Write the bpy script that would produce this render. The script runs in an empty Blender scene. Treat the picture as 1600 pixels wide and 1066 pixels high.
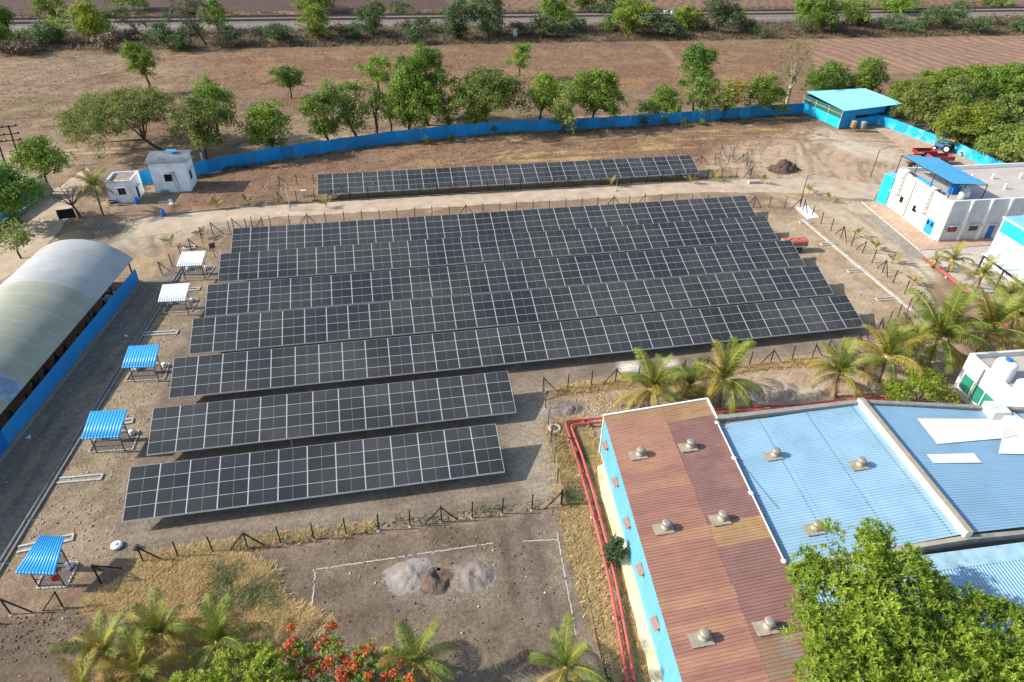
import bpy, math, random
import numpy as np
from mathutils import Vector, Matrix
R = math.radians
scene = bpy.context.scene
COL = scene.collection
# ------------------------------------------------------------------ camera, sky, sun, exposure
# site frame: x along the solar rows (east), y north, z up; the camera hovers above the origin
CAM_H, PITCH, ROLL, YAW, FPX = 42.957, R(35.174), R(1.5204), R(12.201), 1067.0
cam = bpy.data.cameras.new('camera')
cam.sensor_width = 36.0
cam.lens = FPX / 1600 * 36.0
cam.clip_end = 6000
camo = bpy.data.objects.new('camera', cam)
COL.objects.link(camo)
fw = Vector((math.sin(YAW) * math.cos(PITCH), math.cos(YAW) * math.cos(PITCH), -math.sin(PITCH)))
rt = Vector((math.cos(YAW), -math.sin(YAW), 0))
up = rt.cross(fw)
cr, sr = math.cos(ROLL), math.sin(ROLL)
r2 = rt * cr + up * sr
u2 = up * cr - rt * sr
mw = Matrix((( r2.x, u2.x, -fw.x, 0), (r2.y, u2.y, -fw.y, 0), (r2.z, u2.z, -fw.z, CAM_H), (0, 0, 0, 1)))
camo.matrix_world = mw
scene.camera = camo

SUN_EL, SHADOW_DIR = R(32), R(-8)      # shadows run to the east, a little south
world = bpy.data.worlds.new('World')
scene.world = world
world.use_nodes = True
wn = world.node_tree.nodes
wn.clear()
wo = wn.new('ShaderNodeOutputWorld'); wb = wn.new('ShaderNodeBackground'); ws = wn.new('ShaderNodeTexSky')
ws.sky_type = 'NISHITA'; ws.sun_disc = False
ws.sun_elevation = SUN_EL; ws.sun_rotation = R(90) - (SHADOW_DIR + math.pi)
ws.air_density = 1.0; ws.dust_density = 1.2; ws.ozone_density = 1.0
wb.inputs['Strength'].default_value = 0.15
world.node_tree.links.new(ws.outputs[0], wb.inputs[0]); world.node_tree.links.new(wb.outputs[0], wo.inputs[0])
sun = bpy.data.lights.new('sun', 'SUN'); sun.energy = 4.4; sun.angle = R(0.6); sun.color = (1.0, 0.945, 0.86)
suno = bpy.data.objects.new('sun', sun); COL.objects.link(suno)
ld = Vector((math.cos(SUN_EL) * math.cos(SHADOW_DIR), math.cos(SUN_EL) * math.sin(SHADOW_DIR), -math.sin(SUN_EL)))
suno.rotation_euler = ld.to_track_quat('-Z', 'Y').to_euler()
suno.location = (-60, 10, 60)
vs = scene.view_settings
vs.view_transform = 'Standard'; vs.look = 'None'; vs.exposure = 0.66; vs.gamma = 1.0; vs.use_curve_mapping = False

# ------------------------------------------------------------------ helpers
rng = np.random.default_rng(7)
random.seed(7)

def G(u, v, z=0.0):
    """site point at height z seen at photograph pixel (u, v): how surveyed positions were read off"""
    a, b = u - 800, v - 533
    x = (cr * a + sr * b) / FPX; y = -(-sr * a + cr * b) / FPX
    d = rt * x + up * y + fw
    t = (z - CAM_H) / d.z
    return np.array((d.x * t, d.y * t, z))

def depth(u, v):
    p = G(u, v)
    return float((Vector(p) - Vector((0, 0, CAM_H))).dot(fw))

def srgb(h, k=1.0):
    h = h.lstrip('#')
    c = [int(h[i:i + 2], 16) / 255 for i in (0, 2, 4)]
    return tuple(min(1, k * (x / 12.92 if x <= 0.04045 else ((x + 0.055) / 1.055) ** 2.4)) for x in c)

def mat(name, col, rough=0.7, metal=0.0, var=0.15, scale=3.0, bump=0.0, bscale=30.0, col2=None, spec=0.3,
        stretch=(1, 1, 1), detail=4, dirt=None, dirt_amt=0.0, dirt_scale=0.6, rand=0.0):
    m = bpy.data.materials.new(name); m.use_nodes = True
    n, l = m.node_tree.nodes, m.node_tree.links
    b = n['Principled BSDF']
    b.inputs['Roughness'].default_value = rough; b.inputs['Metallic'].default_value = metal
    b.inputs['Specular IOR Level'].default_value = spec
    g = n.new('ShaderNodeNewGeometry')
    mp = n.new('ShaderNodeMapping'); mp.inputs['Scale'].default_value = stretch
    l.new(g.outputs['Position'], mp.inputs['Vector'])
    t = n.new('ShaderNodeTexNoise'); t.inputs['Scale'].default_value = scale; t.inputs['Detail'].default_value = detail
    l.new(mp.outputs[0], t.inputs['Vector'])
    r = n.new('ShaderNodeValToRGB')
    c2 = col2 or tuple(x * (1 - 1.6 * var) for x in col)
    c1 = tuple(min(1, x * (1 + var)) for x in col)
    r.color_ramp.elements[0].position = 0.3; r.color_ramp.elements[1].position = 0.7
    r.color_ramp.elements[0].color = (*c2, 1); r.color_ramp.elements[1].color = (*c1, 1)
    l.new(t.outputs['Fac'], r.inputs['Fac'])
    out = r.outputs['Color']
    if dirt:
        t2 = n.new('ShaderNodeTexNoise'); t2.inputs['Scale'].default_value = dirt_scale; t2.inputs['Detail'].default_value = 6
        t2.inputs['Roughness'].default_value = 0.65
        l.new(g.outputs['Position'], t2.inputs['Vector'])
        rr = n.new('ShaderNodeMapRange'); rr.inputs[1].default_value = 0.5; rr.inputs[2].default_value = 0.72
        rr.inputs[3].default_value = 0; rr.inputs[4].default_value = dirt_amt
        l.new(t2.outputs['Fac'], rr.inputs[0])
        mx = n.new('ShaderNodeMixRGB'); mx.inputs[2].default_value = (*dirt, 1)
        l.new(rr.outputs[0], mx.inputs[0]); l.new(out, mx.inputs[1]); out = mx.outputs[0]
    if rand:
        oi = n.new('ShaderNodeObjectInfo')
        hs = n.new('ShaderNodeHueSaturation')
        mr = n.new('ShaderNodeMapRange'); mr.inputs[3].default_value = 1 - rand; mr.inputs[4].default_value = 1 + rand
        l.new(oi.outputs['Random'], mr.inputs[0]); l.new(mr.outputs[0], hs.inputs['Value']); l.new(out, hs.inputs['Color'])
        out = hs.outputs[0]
    l.new(out, b.inputs['Base Color'])
    if bump:
        t3 = n.new('ShaderNodeTexNoise'); t3.inputs['Scale'].default_value = bscale; t3.inputs['Detail'].default_value = 5
        l.new(g.outputs['Position'], t3.inputs['Vector'])
        bp = n.new('ShaderNodeBump'); bp.inputs['Strength'].default_value = bump; bp.inputs['Distance'].default_value = 0.1
        l.new(t3.outputs['Fac'], bp.inputs['Height']); l.new(bp.outputs[0], b.inputs['Normal'])
    return m

def leafmat(name, col, col2, trans=0.38, scale=0.8, rand=0.2):
    m = bpy.data.materials.new(name); m.use_nodes = True
    n, l = m.node_tree.nodes, m.node_tree.links
    n.clear()
    o = n.new('ShaderNodeOutputMaterial'); mx = n.new('ShaderNodeMixShader'); mx.inputs[0].default_value = trans
    b = n.new('ShaderNodeBsdfPrincipled'); b.inputs['Roughness'].default_value = 0.55; b.inputs['Specular IOR Level'].default_value = 0.25
    tr = n.new('ShaderNodeBsdfTranslucent')
    g = n.new('ShaderNodeNewGeometry')
    t = n.new('ShaderNodeTexNoise'); t.inputs['Scale'].default_value = scale; t.inputs['Detail'].default_value = 3
    l.new(g.outputs['Position'], t.inputs['Vector'])
    at = n.new('ShaderNodeAttribute'); at.attribute_name = 'tint'
    ad = n.new('ShaderNodeMath'); ad.operation = 'MULTIPLY_ADD'; ad.inputs[1].default_value = 0.7; 
    l.new(at.outputs['Fac'], ad.inputs[0])
    sb = n.new('ShaderNodeMath'); sb.operation = 'SUBTRACT'; sb.inputs[1].default_value = 0.35
    l.new(t.outputs['Fac'], sb.inputs[0]); l.new(sb.outputs[0], ad.inputs[2])
    r = n.new('ShaderNodeValToRGB'); r.color_ramp.elements[0].position = 0.1; r.color_ramp.elements[1].position = 0.9
    r.color_ramp.elements[0].color = (*col, 1); r.color_ramp.elements[1].color = (*col2, 1)
    l.new(ad.outputs[0], r.inputs['Fac'])
    oi = n.new('ShaderNodeObjectInfo'); hs = n.new('ShaderNodeHueSaturation')
    mr = n.new('ShaderNodeMapRange'); mr.inputs[3].default_value = 1 - rand; mr.inputs[4].default_value = 1 + rand
    mh = n.new('ShaderNodeMapRange'); mh.inputs[3].default_value = 0.5 - 0.05 * rand; mh.inputs[4].default_value = 0.5 + 0.09 * rand
    fr_ = n.new('ShaderNodeMath'); fr_.operation = 'FRACT'; ml_ = n.new('ShaderNodeMath'); ml_.operation = 'MULTIPLY'; ml_.inputs[1].default_value = 7.31
    l.new(oi.outputs['Random'], ml_.inputs[0]); l.new(ml_.outputs[0], fr_.inputs[0]); l.new(fr_.outputs[0], mh.inputs[0]); l.new(mh.outputs[0], hs.inputs['Hue'])
    l.new(oi.outputs['Random'], mr.inputs[0]); l.new(mr.outputs[0], hs.inputs['Value']); l.new(r.outputs[0], hs.inputs['Color'])
    l.new(hs.outputs[0], b.inputs['Base Color']); l.new(hs.outputs[0], tr.inputs['Color'])
    l.new(b.outputs[0], mx.inputs[1]); l.new(tr.outputs[0], mx.inputs[2]); l.new(mx.outputs[0], o.inputs[0])
    return m

def tag(o, label=None, cat=None, group=None, kind=None):
    if label: o['label'] = label
    if cat: o['category'] = cat
    if group: o['group'] = group
    if kind: o['kind'] = kind
    return o

def thing(name, label, cat, loc=(0, 0, 0), group=None, rz=0.0):
    o = bpy.data.objects.new(name, None); COL.objects.link(o)
    o.empty_display_size = 0.5
    o.location = [float(c) for c in loc]; o.rotation_euler = (0, 0, rz)
    return tag(o, label, cat, group)

def link(name, me, parent=None, loc=(0, 0, 0), rot=(0, 0, 0), scale=(1, 1, 1)):
    o = bpy.data.objects.new(name, me); COL.objects.link(o)
    o.parent = parent
    o.location = [float(c) for c in loc]; o.rotation_euler = rot; o.scale = scale
    return o

def copy_tree(o, parent=None):
    c = o.copy(); COL.objects.link(c); c.parent = parent
    for ch in o.children: copy_tree(ch, c)
    return c

def arr_mesh(name, V, F, mats, tint=None, smooth=False):
    """mesh from numpy arrays; F is (n,3) or (n,4)"""
    V = np.asarray(V, np.float32); F = np.asarray(F, np.int32)
    me = bpy.data.meshes.new(name)
    k = F.shape[1]
    me.vertices.add(len(V)); me.vertices.foreach_set('co', V.ravel())
    me.loops.add(F.size); me.loops.foreach_set('vertex_index', F.ravel())
    me.polygons.add(len(F)); me.polygons.foreach_set('loop_start', np.arange(0, F.size, k, dtype=np.int32))
    if smooth: me.polygons.foreach_set('use_smooth', np.ones(len(F), bool))
    me.update(calc_edges=True)
    if tint is not None:
        a = me.attributes.new('tint', 'FLOAT', 'POINT'); a.data.foreach_set('value', np.asarray(tint, np.float32))
    for m in mats: me.materials.append(m)
    return me

class MB:
    def __init__(s): s.v = []; s.f = []; s.mi = []; s.sm = []
    def add(s, vs, fs, mi=0, sm=False):
        o = len(s.v); s.v += [tuple(float(c) for c in p) for p in vs]
        for f in fs: s.f.append(tuple(i + o for i in f)); s.mi.append(mi); s.sm.append(sm)
        return s
    def box(s, c, size, rz=0.0, mi=0, M=None):
        hx, hy, hz = size[0] / 2, size[1] / 2, size[2] / 2
        p = [Vector((x, y, z)) for z in (-hz, hz) for x, y in ((-hx, -hy), (hx, -hy), (hx, hy), (-hx, hy))]
        if M is None: M = Matrix.Rotation(rz, 3, 'Z')
        p = [M @ q + Vector([float(t) for t in c]) for q in p]
        return s.add(p, [(3, 2, 1, 0), (4, 5, 6, 7), (0, 1, 5, 4), (1, 2, 6, 5), (2, 3, 7, 6), (3, 0, 4, 7)], mi)
    def bar(s, a, b, w=0.06, h=None, mi=0):
        a, b = Vector([float(t) for t in a]), Vector([float(t) for t in b]); d = b - a; L = d.length
        if L < 1e-6: return s
        q = d.to_track_quat('X', 'Z').to_matrix()
        return s.box((a + b) / 2, (L, w, h or w), mi=mi, M=q)
    def tube(s, pts, r, n=7, mi=0, sm=True, cap=True):
        pts = [Vector([float(t) for t in p]) for p in pts]
        rs = r if isinstance(r, (list, tuple)) else [r] * len(pts)
        vs = []
        ref = Vector((0.13, 0.27, 1)).normalized()
        for i, p in enumerate(pts):
            d = (pts[min(i + 1, len(pts) - 1)] - pts[max(i - 1, 0)]).normalized()
            rf = ref if abs(d.dot(ref)) < 0.95 else Vector((1, 0.2, 0.1))
            a = d.cross(rf).normalized(); b = d.cross(a)
            for k in range(n):
                t = 2 * math.pi * k / n
                vs.append(p + (a * math.cos(t) + b * math.sin(t)) * rs[i])
        fs = [(i * n + k, i * n + (k + 1) % n, (i + 1) * n + (k + 1) % n, (i + 1) * n + k) for i in range(len(pts) - 1) for k in range(n)]
        s.add(vs, fs, mi, sm)
        if cap:
            o = len(s.v) - len(vs); e = (len(pts) - 1) * n
            s.f.append(tuple(o + k for k in range(n))); s.mi.append(mi); s.sm.append(False)
            s.f.append(tuple(o + e + n - 1 - k for k in range(n))); s.mi.append(mi); s.sm.append(False)
        return s
    def lathe(s, prof, c, n=14, mi=0, sm=True):
        c = [float(t) for t in c]; vs = []
        for r, z in prof:
            for k in range(n):
                t = 2 * math.pi * k / n; vs.append((c[0] + r * math.cos(t), c[1] + r * math.sin(t), c[2] + z))
        m = len(prof)
        s.add(vs, [(i * n + k, i * n + (k + 1) % n, (i + 1) * n + (k + 1) % n, (i + 1) * n + k) for i in range(m - 1) for k in range(n)], mi, sm)
        o = len(s.v) - len(vs)
        s.f.append(tuple(o + n - 1 - k for k in range(n))); s.mi.append(mi); s.sm.append(False)
        s.f.append(tuple(o + (m - 1) * n + k for k in range(n))); s.mi.append(mi); s.sm.append(False)
        return s
    def prism(s, poly, z0, z1, mi=0):
        n = len(poly)
        a = sum(poly[i][0] * poly[(i + 1) % n][1] - poly[(i + 1) % n][0] * poly[i][1] for i in range(n))
        if a < 0: poly = poly[::-1]
        vs = [(p[0], p[1], z0) for p in poly] + [(p[0], p[1], z1) for p in poly]
        return s.add(vs, [tuple(range(n - 1, -1, -1)), tuple(range(n, 2 * n))] + [(i, (i + 1) % n, n + (i + 1) % n, n + i) for i in range(n)], mi)
    def slab(s, q, th, mi=0):
        """four corners of the top face, extruded down by th"""
        q = [Vector([float(t) for t in p]) for p in q]
        nrm = (q[1] - q[0]).cross(q[3] - q[0]).normalized()
        if nrm.z < 0: nrm = -nrm; q = [q[0], q[3], q[2], q[1]]
        p = [a - nrm * th for a in q] + q
        return s.add(p, [(3, 2, 1, 0), (4, 5, 6, 7), (0, 1, 5, 4), (1, 2, 6, 5), (2, 3, 7, 6), (3, 0, 4, 7)], mi)
    def sheet(s, a, b, c, d, n, amp, mi=0, th=0.012, trap=True):
        """ribbed metal sheet: n ribs across a->b, ribs run a->d; real ribs, real thickness"""
        a, b, c, d = [Vector([float(t) for t in p]) for p in (a, b, c, d)]
        nrm = (b - a).cross(d - a).normalized()
        prof = ((0, 0), (0.55, 0), (0.68, 1), (0.87, 1)) if trap else tuple((k / 6, 0.5 - 0.5 * math.cos(2 * math.pi * k / 6)) for k in range(6))
        us = [(i + t, h) for i in range(n) for t, h in prof] + [(n, 0)]
        vs = []
        for off in (0, -th):
            for t, h in us:
                w = t / n
                vs += [a.lerp(b, w) + nrm * (h * amp + off), d.lerp(c, w) + nrm * (h * amp + off)]
        m = len(us)
        fs = [(2 * i, 2 * i + 2, 2 * i + 3, 2 * i + 1) for i in range(m - 1)]
        fs += [(2 * m + 2 * i, 2 * m + 2 * i + 1, 2 * m + 2 * i + 3, 2 * m + 2 * i + 2) for i in range(m - 1)]
        fs += [(2 * i, 2 * m + 2 * i, 2 * m + 2 * i + 2, 2 * i + 2) for i in range(m - 1)]
        fs += [(2 * i + 1, 2 * i + 3, 2 * m + 2 * i + 3, 2 * m + 2 * i + 1) for i in range(m - 1)]
        fs += [(0, 1, 2 * m + 1, 2 * m), (2 * m - 2, 4 * m - 2, 4 * m - 1, 2 * m - 1)]
        return s.add(vs, fs, mi, not trap)
    def mesh(s, name, mats, org=(0, 0, 0)):
        me = bpy.data.meshes.new(name)
        o = [float(t) for t in org]
        me.from_pydata([(x - o[0], y - o[1], z - o[2]) for x, y, z in s.v], [], s.f)
        for m in (mats if isinstance(mats, (list, tuple)) else [mats]): me.materials.append(m)
        me.polygons.foreach_set('material_index', s.mi); me.polygons.foreach_set('use_smooth', s.sm)
        me.update()
        return me
    def build(s, name, mats, parent=None, org=None):
        """links one mesh object; coordinates are site coordinates unless org is given"""
        if org is None:
            p = parent; o = Vector((0, 0, 0))
            while p is not None: o += p.location; p = p.parent
            org = o
        return link(name, s.mesh(name, mats, org), parent)

ORD = ['first', 'second', 'third', 'fourth', 'fifth', 'sixth', 'seventh', 'eighth', 'ninth', 'tenth', 'eleventh', 'twelfth', 'thirteenth',
       'fourteenth', 'fifteenth', 'sixteenth', 'seventeenth', 'eighteenth', 'nineteenth', 'twentieth']
def ordn(i):
    return ORD[i] if i < 20 else ('twenty-' + ORD[i - 20] if i < 29 else ('thirtieth' if i == 29 else ('thirty-' + ORD[i - 30] if i < 39 else ('fortieth' if i == 39 else 'forty-' + ORD[i - 40]))))

def vnoise(x, y, s, seed=0):
    """smooth value noise, 0..1"""
    r = np.random.default_rng(1000 + seed); T = r.random((128, 128))
    x = x / s; y = y / s
    xi = np.floor(x).astype(int); yi = np.floor(y).astype(int); fx = x - xi; fy = y - yi
    fx = fx * fx * (3 - 2 * fx); fy = fy * fy * (3 - 2 * fy)
    a = T[xi % 128, yi % 128]; b = T[(xi + 1) % 128, yi % 128]; c = T[xi % 128, (yi + 1) % 128]; d = T[(xi + 1) % 128, (yi + 1) % 128]
    return (a * (1 - fx) + b * fx) * (1 - fy) + (c * (1 - fx) + d * fx) * fy
def fbm(x, y, s, seed=0, o=4):
    v = 0; w = 0.5; t = 0
    for k in range(o): v = v + w * vnoise(x, y, s / 2 ** k, seed + 17 * k); t += w; w *= 0.55
    return v / t
def sdist(x, y, poly):
    """signed distance to polygon, positive inside"""
    d = np.full(x.shape, 1e9); ins = np.zeros(x.shape, bool)
    n = len(poly)
    for i in range(n):
        x0, y0 = poly[i][:2]; x1, y1 = poly[(i + 1) % n][:2]
        ex, ey = x1 - x0, y1 - y0
        t = np.clip(((x - x0) * ex + (y - y0) * ey) / (ex * ex + ey * ey + 1e-12), 0, 1)
        d = np.minimum(d, np.hypot(x - x0 - t * ex, y - y0 - t * ey))
        c = ((y0 > y) != (y1 > y))
        with np.errstate(divide='ignore', invalid='ignore'):
            c &= x < (x1 - x0) * (y - y0) / ((y1 - y0) if y1 != y0 else 1e-9) + x0
        ins ^= c
    return np.where(ins, d, -d)
def sstep(a, b, x):
    t = np.clip((x - a) / (b - a), 0, 1); return t * t * (3 - 2 * t)
def PX(*pts): return [tuple(G(u, v)[:2]) for u, v in pts]
def inpoly(poly, n, seed=1, dens=None):
    r = np.random.default_rng(seed); P = np.array(poly)[:, :2]
    lo, hi = P.min(0), P.max(0); out = []
    tot = 0
    while tot < n:
        q = r.uniform(lo, hi, (n * 2, 2)); q = q[sdist(q[:, 0], q[:, 1], poly) > 0]
        if dens is not None: q = q[r.random(len(q)) < dens(q[:, 0], q[:, 1])]
        out.append(q); tot += len(q)
        if len(q) == 0: break
    return np.concatenate(out)[:n]
# ------------------------------------------------------------------ ground
def axis(segs):
    out = []
    for a, b, st in segs: out += list(np.arange(a, b, st))
    return np.array(out + [segs[-1][1]])
gx = axis([(-3000, -400, 260), (-400, -130, 15), (-130, -62, 2.0), (-62, 112, 0.45), (112, 180, 1.6), (180, 420, 8), (420, 3000, 260)])
gy = axis([(-600, -20, 60), (-20, 12, 2.0), (12, 134, 0.45), (134, 215, 0.9), (215, 320, 2.2), (320, 600, 20), (600, 4000, 300)])
X, Y = np.meshgrid(gx, gy, indexing='ij')
zone = np.zeros(X.shape + (3,)); zone[:] = srgb('87705c')          # dry field with stubble
n1 = fbm(X, Y, 9, 1); n2 = fbm(X, Y, 2.4, 2); n3 = fbm(X, Y, 30, 3)
def paint(poly, col, edge=0.6, wob=1.2, amt=1.0, mask=None):
    global zone
    if isinstance(poly, float): w = np.ones(X.shape)
    else:
        d = sdist(X, Y, poly) + (n2 - 0.5) * 2 * wob
        w = sstep(-edge, edge, d)
    w = w * amt
    if mask is not None: w = w * mask
    zone = zone * (1 - w[..., None]) + np.array(srgb(col) if isinstance(col, str) else col) * w[..., None]
ALL = 1.0
# field tones
paint(ALL, '94806b', mask=sstep(0.42, 0.62, n3) * 0.8)
paint(ALL, '66564a', mask=sstep(0.5, 0.75, fbm(X * .5, Y, 2.6, 91)) * 0.6)
paint(ALL, '7c5c48', mask=sstep(0.5, 0.7, n1) * 0.6)
paint(ALL, '7d7a4e', mask=sstep(0.6, 0.75, fbm(X, Y, 14, 9)) * 0.45)
redf = PX((330, 80), (1300, 70), (1230, 150), (700, 135), (330, 150), (300, 110))
paint(redf, '85644f', edge=8, wob=6, amt=0.75)
paint(redf, 'a07f58', edge=8, wob=6, mask=sstep(0.52, 0.7, fbm(X, Y, 6, 44)) * 0.6)
paint(PX((0, 85), (330, 70), (300, 150), (130, 230), (0, 230)), 'a08a70', edge=8, wob=6, mask=sstep(0.45, 0.65, fbm(X, Y, 5, 45)) * 0.8)
# strip of bare earth and track along the outside of the boundary fence
fence_base = PX((196, 290), (232, 287), (300, 277), (400, 256), (500, 240), (600, 226), (712, 214), (800, 206.5), (900, 203), (1000, 197), (1125, 187), (1200, 181), (1254, 178))
paint([(p[0], p[1] + 0.5) for p in fence_base] + [(p[0], p[1] + 7) for p in fence_base[::-1]], 'ad8d69', edge=1.2, wob=1.5)
paint(PX((1015, 60), (1040, 70), (1062, 95), (1075, 125), (1066, 125), (1050, 95), (1030, 75), (1005, 62)), 'a98a6a', edge=1.0, wob=0.6, amt=0.7)
# whole works site
site = [(-75, 20), (-75, 104), (-47, 106), (-40, 110)] + fence_base + [(106, 133), (108, 96), (112, 20)]
paint(site, '8c7460', edge=0.8, wob=0.8)
paint(site, '7f6450', mask=sstep(0.48, 0.66, n1) * 0.8)
paint(site, 'b09674', mask=sstep(0.55, 0.7, fbm(X, Y, 4, 12)) * 0.5)
# north strip: rust red earth with yellow dead grass
nst = [(-30, 100.5)] + [(p[0], p[1] - 0.3) for p in fence_base[2:]] + [(91, 118), (70, 112), (60, 100.2)]
paint(nst, '846450', edge=1.0)
strk = fbm(X * 0.25, Y * 1.6, 2.2, 21)
paint(nst, 'b4925a', mask=sstep(0.48, 0.66, strk) * sstep(-5, 20, X) * 0.75)
paint(nst, '6f4f3d', mask=sstep(0.5, 0.68, fbm(X, Y, 3, 22)) * 0.6)
paint([(-14, 100.5), (62, 100.5), (60, 108), (-14, 108)], '937456', edge=1, wob=0.8, amt=0.8)
# north-east yard: pale trodden earth with wheel tracks
yard = PX((1090, 275), (1120, 235), (1255, 200), (1310, 208), (1370, 205), (1440, 240), (1400, 300), (1250, 310), (1180, 285))
paint(yard, 'ab9078', edge=2.5, wob=1.5)
rad = np.hypot(X - 98, Y - 92)
paint(yard, '856c57', edge=2, mask=sstep(0.5, 0.62, fbm(rad * 2.2, np.arctan2(Y - 92, X - 98) * 6, 2.0, 31)) * 0.7)
paint(PX((1290, 200), (1400, 235), (1420, 260), (1340, 245), (1260, 215)), 'b9ab9b', edge=2, wob=1.5, amt=0.8)
# gravel under and south of the arrays
grav = [(-22.8, 36.8), (13.2, 36.6), (15, 51.6), (48, 52.0), (58, 56), (59, 84), (55, 92.5), (-20, 93), (-23.5, 60)]
paint(grav, '79695d', edge=0.5, wob=0.5)
paint(grav, '8a7a6b', mask=sstep(0.45, 0.65, n2) * 0.6)
paint([(10, 48), (14.3, 50), (13, 37), (9.5, 37), (9, 44)], '9a8a7a', edge=1.2, wob=1.6, amt=0.8)
paint([(53, 56), (61.5, 56), (62, 84), (56, 88), (54, 70)], '9c8468', edge=1.2, wob=0.9)
paint([(53, 56), (61.5, 56), (62, 84), (56, 88), (54, 70)], 'ab947c', mask=sstep(0.45, 0.6, n2) * 0.8)
paint([(61.8, 55), (72.5, 70), (74.5, 88), (63, 90), (62, 70)], 'ae9a84', edge=0.8, wob=0.6)
paint([(61.8, 55), (65, 56), (66.5, 86), (62, 86)], 'a3866a', edge=0.8, wob=1.2, amt=0.6)
paint(PX((1345, 335), (1365, 335), (1460, 400), (1480, 420), (1430, 405)), '8f857b', edge=0.6, wob=0.5)
paint(PX((1420, 405), (1450, 410), (1465, 440), (1440, 440)), 'c2b6a6', edge=1, wob=1.0, amt=0.8)
# strip between arrays and factory roofs: trodden, sandy, rubble
paint([(14, 41), (56, 41), (62, 55), (46, 51.5), (15, 51)], 'a58c74', edge=0.6, wob=0.8)
paint([(15, 46), (30, 46), (30, 51), (15, 51)], '9b7c5c', edge=0.8, wob=1.4, mask=sstep(0.4, 0.6, n2))
paint(PX((865, 640), (905, 630), (920, 645), (885, 655)), 'c3b5a5', edge=0.8, wob=0.6, amt=0.9)
paint(PX((1150, 605), (1290, 598), (1290, 625), (1150, 630)), 'c0ae9a', edge=1, wob=1.0, amt=0.8)
paint(PX((965, 565), (1000, 560), (1005, 580), (968, 582)), 'd5cdc2', edge=0.6, wob=0.8, amt=0.9)
paint(PX((1030, 560), (1062, 558), (1060, 572), (1035, 576)), 'd5cdc2', edge=0.5, wob=0.8, amt=0.9)
# sandy bank west of the arrays
bank = [(-29, 37.2), (-22.3, 37), (-23, 60), (-20.8, 86), (-24, 88), (-26, 70)]
paint(bank, '938069', edge=0.6, wob=0.6)
paint(bank, '7b6956', mask=sstep(0.5, 0.65, fbm(X, Y, 1.8, 41)) * 0.8)
# dark lane between barrel shed and kerb
lane = [(-29.6, 79.5), (-24.3, 87), (-29.4, 38), (-29.6, 20), (-48, 20), (-34.5, 49)]
paint(lane, '8a7a68', edge=0.5, wob=0.4)
paint(lane, '7c7369', mask=sstep(0.5, 0.62, fbm(X * 1.6, Y * 0.35, 3, 51)) * 0.9)
paint(PX((215, 440), (330, 395), (250, 385), (190, 400)), 'a58a6d', edge=1, wob=1)
# gate area and forecourt by the huts
paint(PX((0, 440), (100, 400), (180, 360), (380, 330), (380, 350), (250, 375), (200, 395), (110, 390), (40, 440)), 'aa9a85', edge=1.5, wob=1.5)
paint(PX((170, 350), (260, 340), (300, 372), (215, 395), (160, 385)), 'a89783', edge=2, wob=2)
paint(PX((95, 390), (160, 345), (200, 350), (170, 385)), '7a6d5f', edge=0.6, wob=0.6)
# dark plot in front
plot = [(-60, 8), (-60, 33), (-23, 33.2), (-19.5, 36), (12.6, 35.6), (13.4, 8)]
paint(plot, '776657', edge=0.35, wob=0.5)
paint(plot, '655447', mask=sstep(0.45, 0.65, n2) * 0.8)
paint([(9, 8), (9.6, 34), (12.6, 35), (13.2, 8)], '84705c', edge=1.2, wob=1.2, mask=sstep(0.35, 0.6, fbm(X * 2, Y * .6, 1.6, 61)))
paint(PX((600, 895), (640, 868), (700, 880), (760, 868), (785, 900), (760, 930), (690, 945), (620, 935)), '84786d', edge=1.0, wob=1.2, amt=0.8)
dry1 = PX((225, 885), (345, 862), (380, 870), (420, 890), (445, 940), (520, 970), (480, 1010), (330, 1000), (230, 970), (130, 945), (200, 905))
paint(dry1, 'bd9c60', edge=0.6, wob=0.9)
paint(dry1, '8d7650', mask=sstep(0.5, 0.62, fbm(X, Y, 1.2, 62)) * 0.8)
paint(PX((185, 905), (300, 880), (330, 900), (240, 930), (190, 935)), '6f6055', edge=0.5, wob=0.7)
# between pipes and brown-roofed hall
pst = [(12.9, 8), (13.4, 36), (14.6, 46), (17.2, 46), (17.2, 41), (14.9, 20), (13.8, 8)]
paint(pst, 'a58d66', edge=0.3, wob=0.4)
paint(pst, '7c6852', mask=sstep(0.5, 0.62, fbm(X, Y, 1.4, 71)) * 0.8)
paint([(15.3, 46), (17, 46), (17, 40), (15.6, 39)], 'b79a62', edge=0.5, wob=0.4)
# railway scrub belt and dark ploughland beyond
paint([(-3000, 206), (3000, 198), (3000, 236), (-3000, 236)], '7d6a52', edge=4, wob=3, amt=0.85)
paint([(-3000, 250), (3000, 244), (3000, 4000), (-3000, 4000)], '6b5348', edge=4, wob=3)
paint([(-3000, 250), (3000, 244), (3000, 256), (-3000, 260)], '9a7a58', edge=2, wob=3, amt=0.8)
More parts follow.
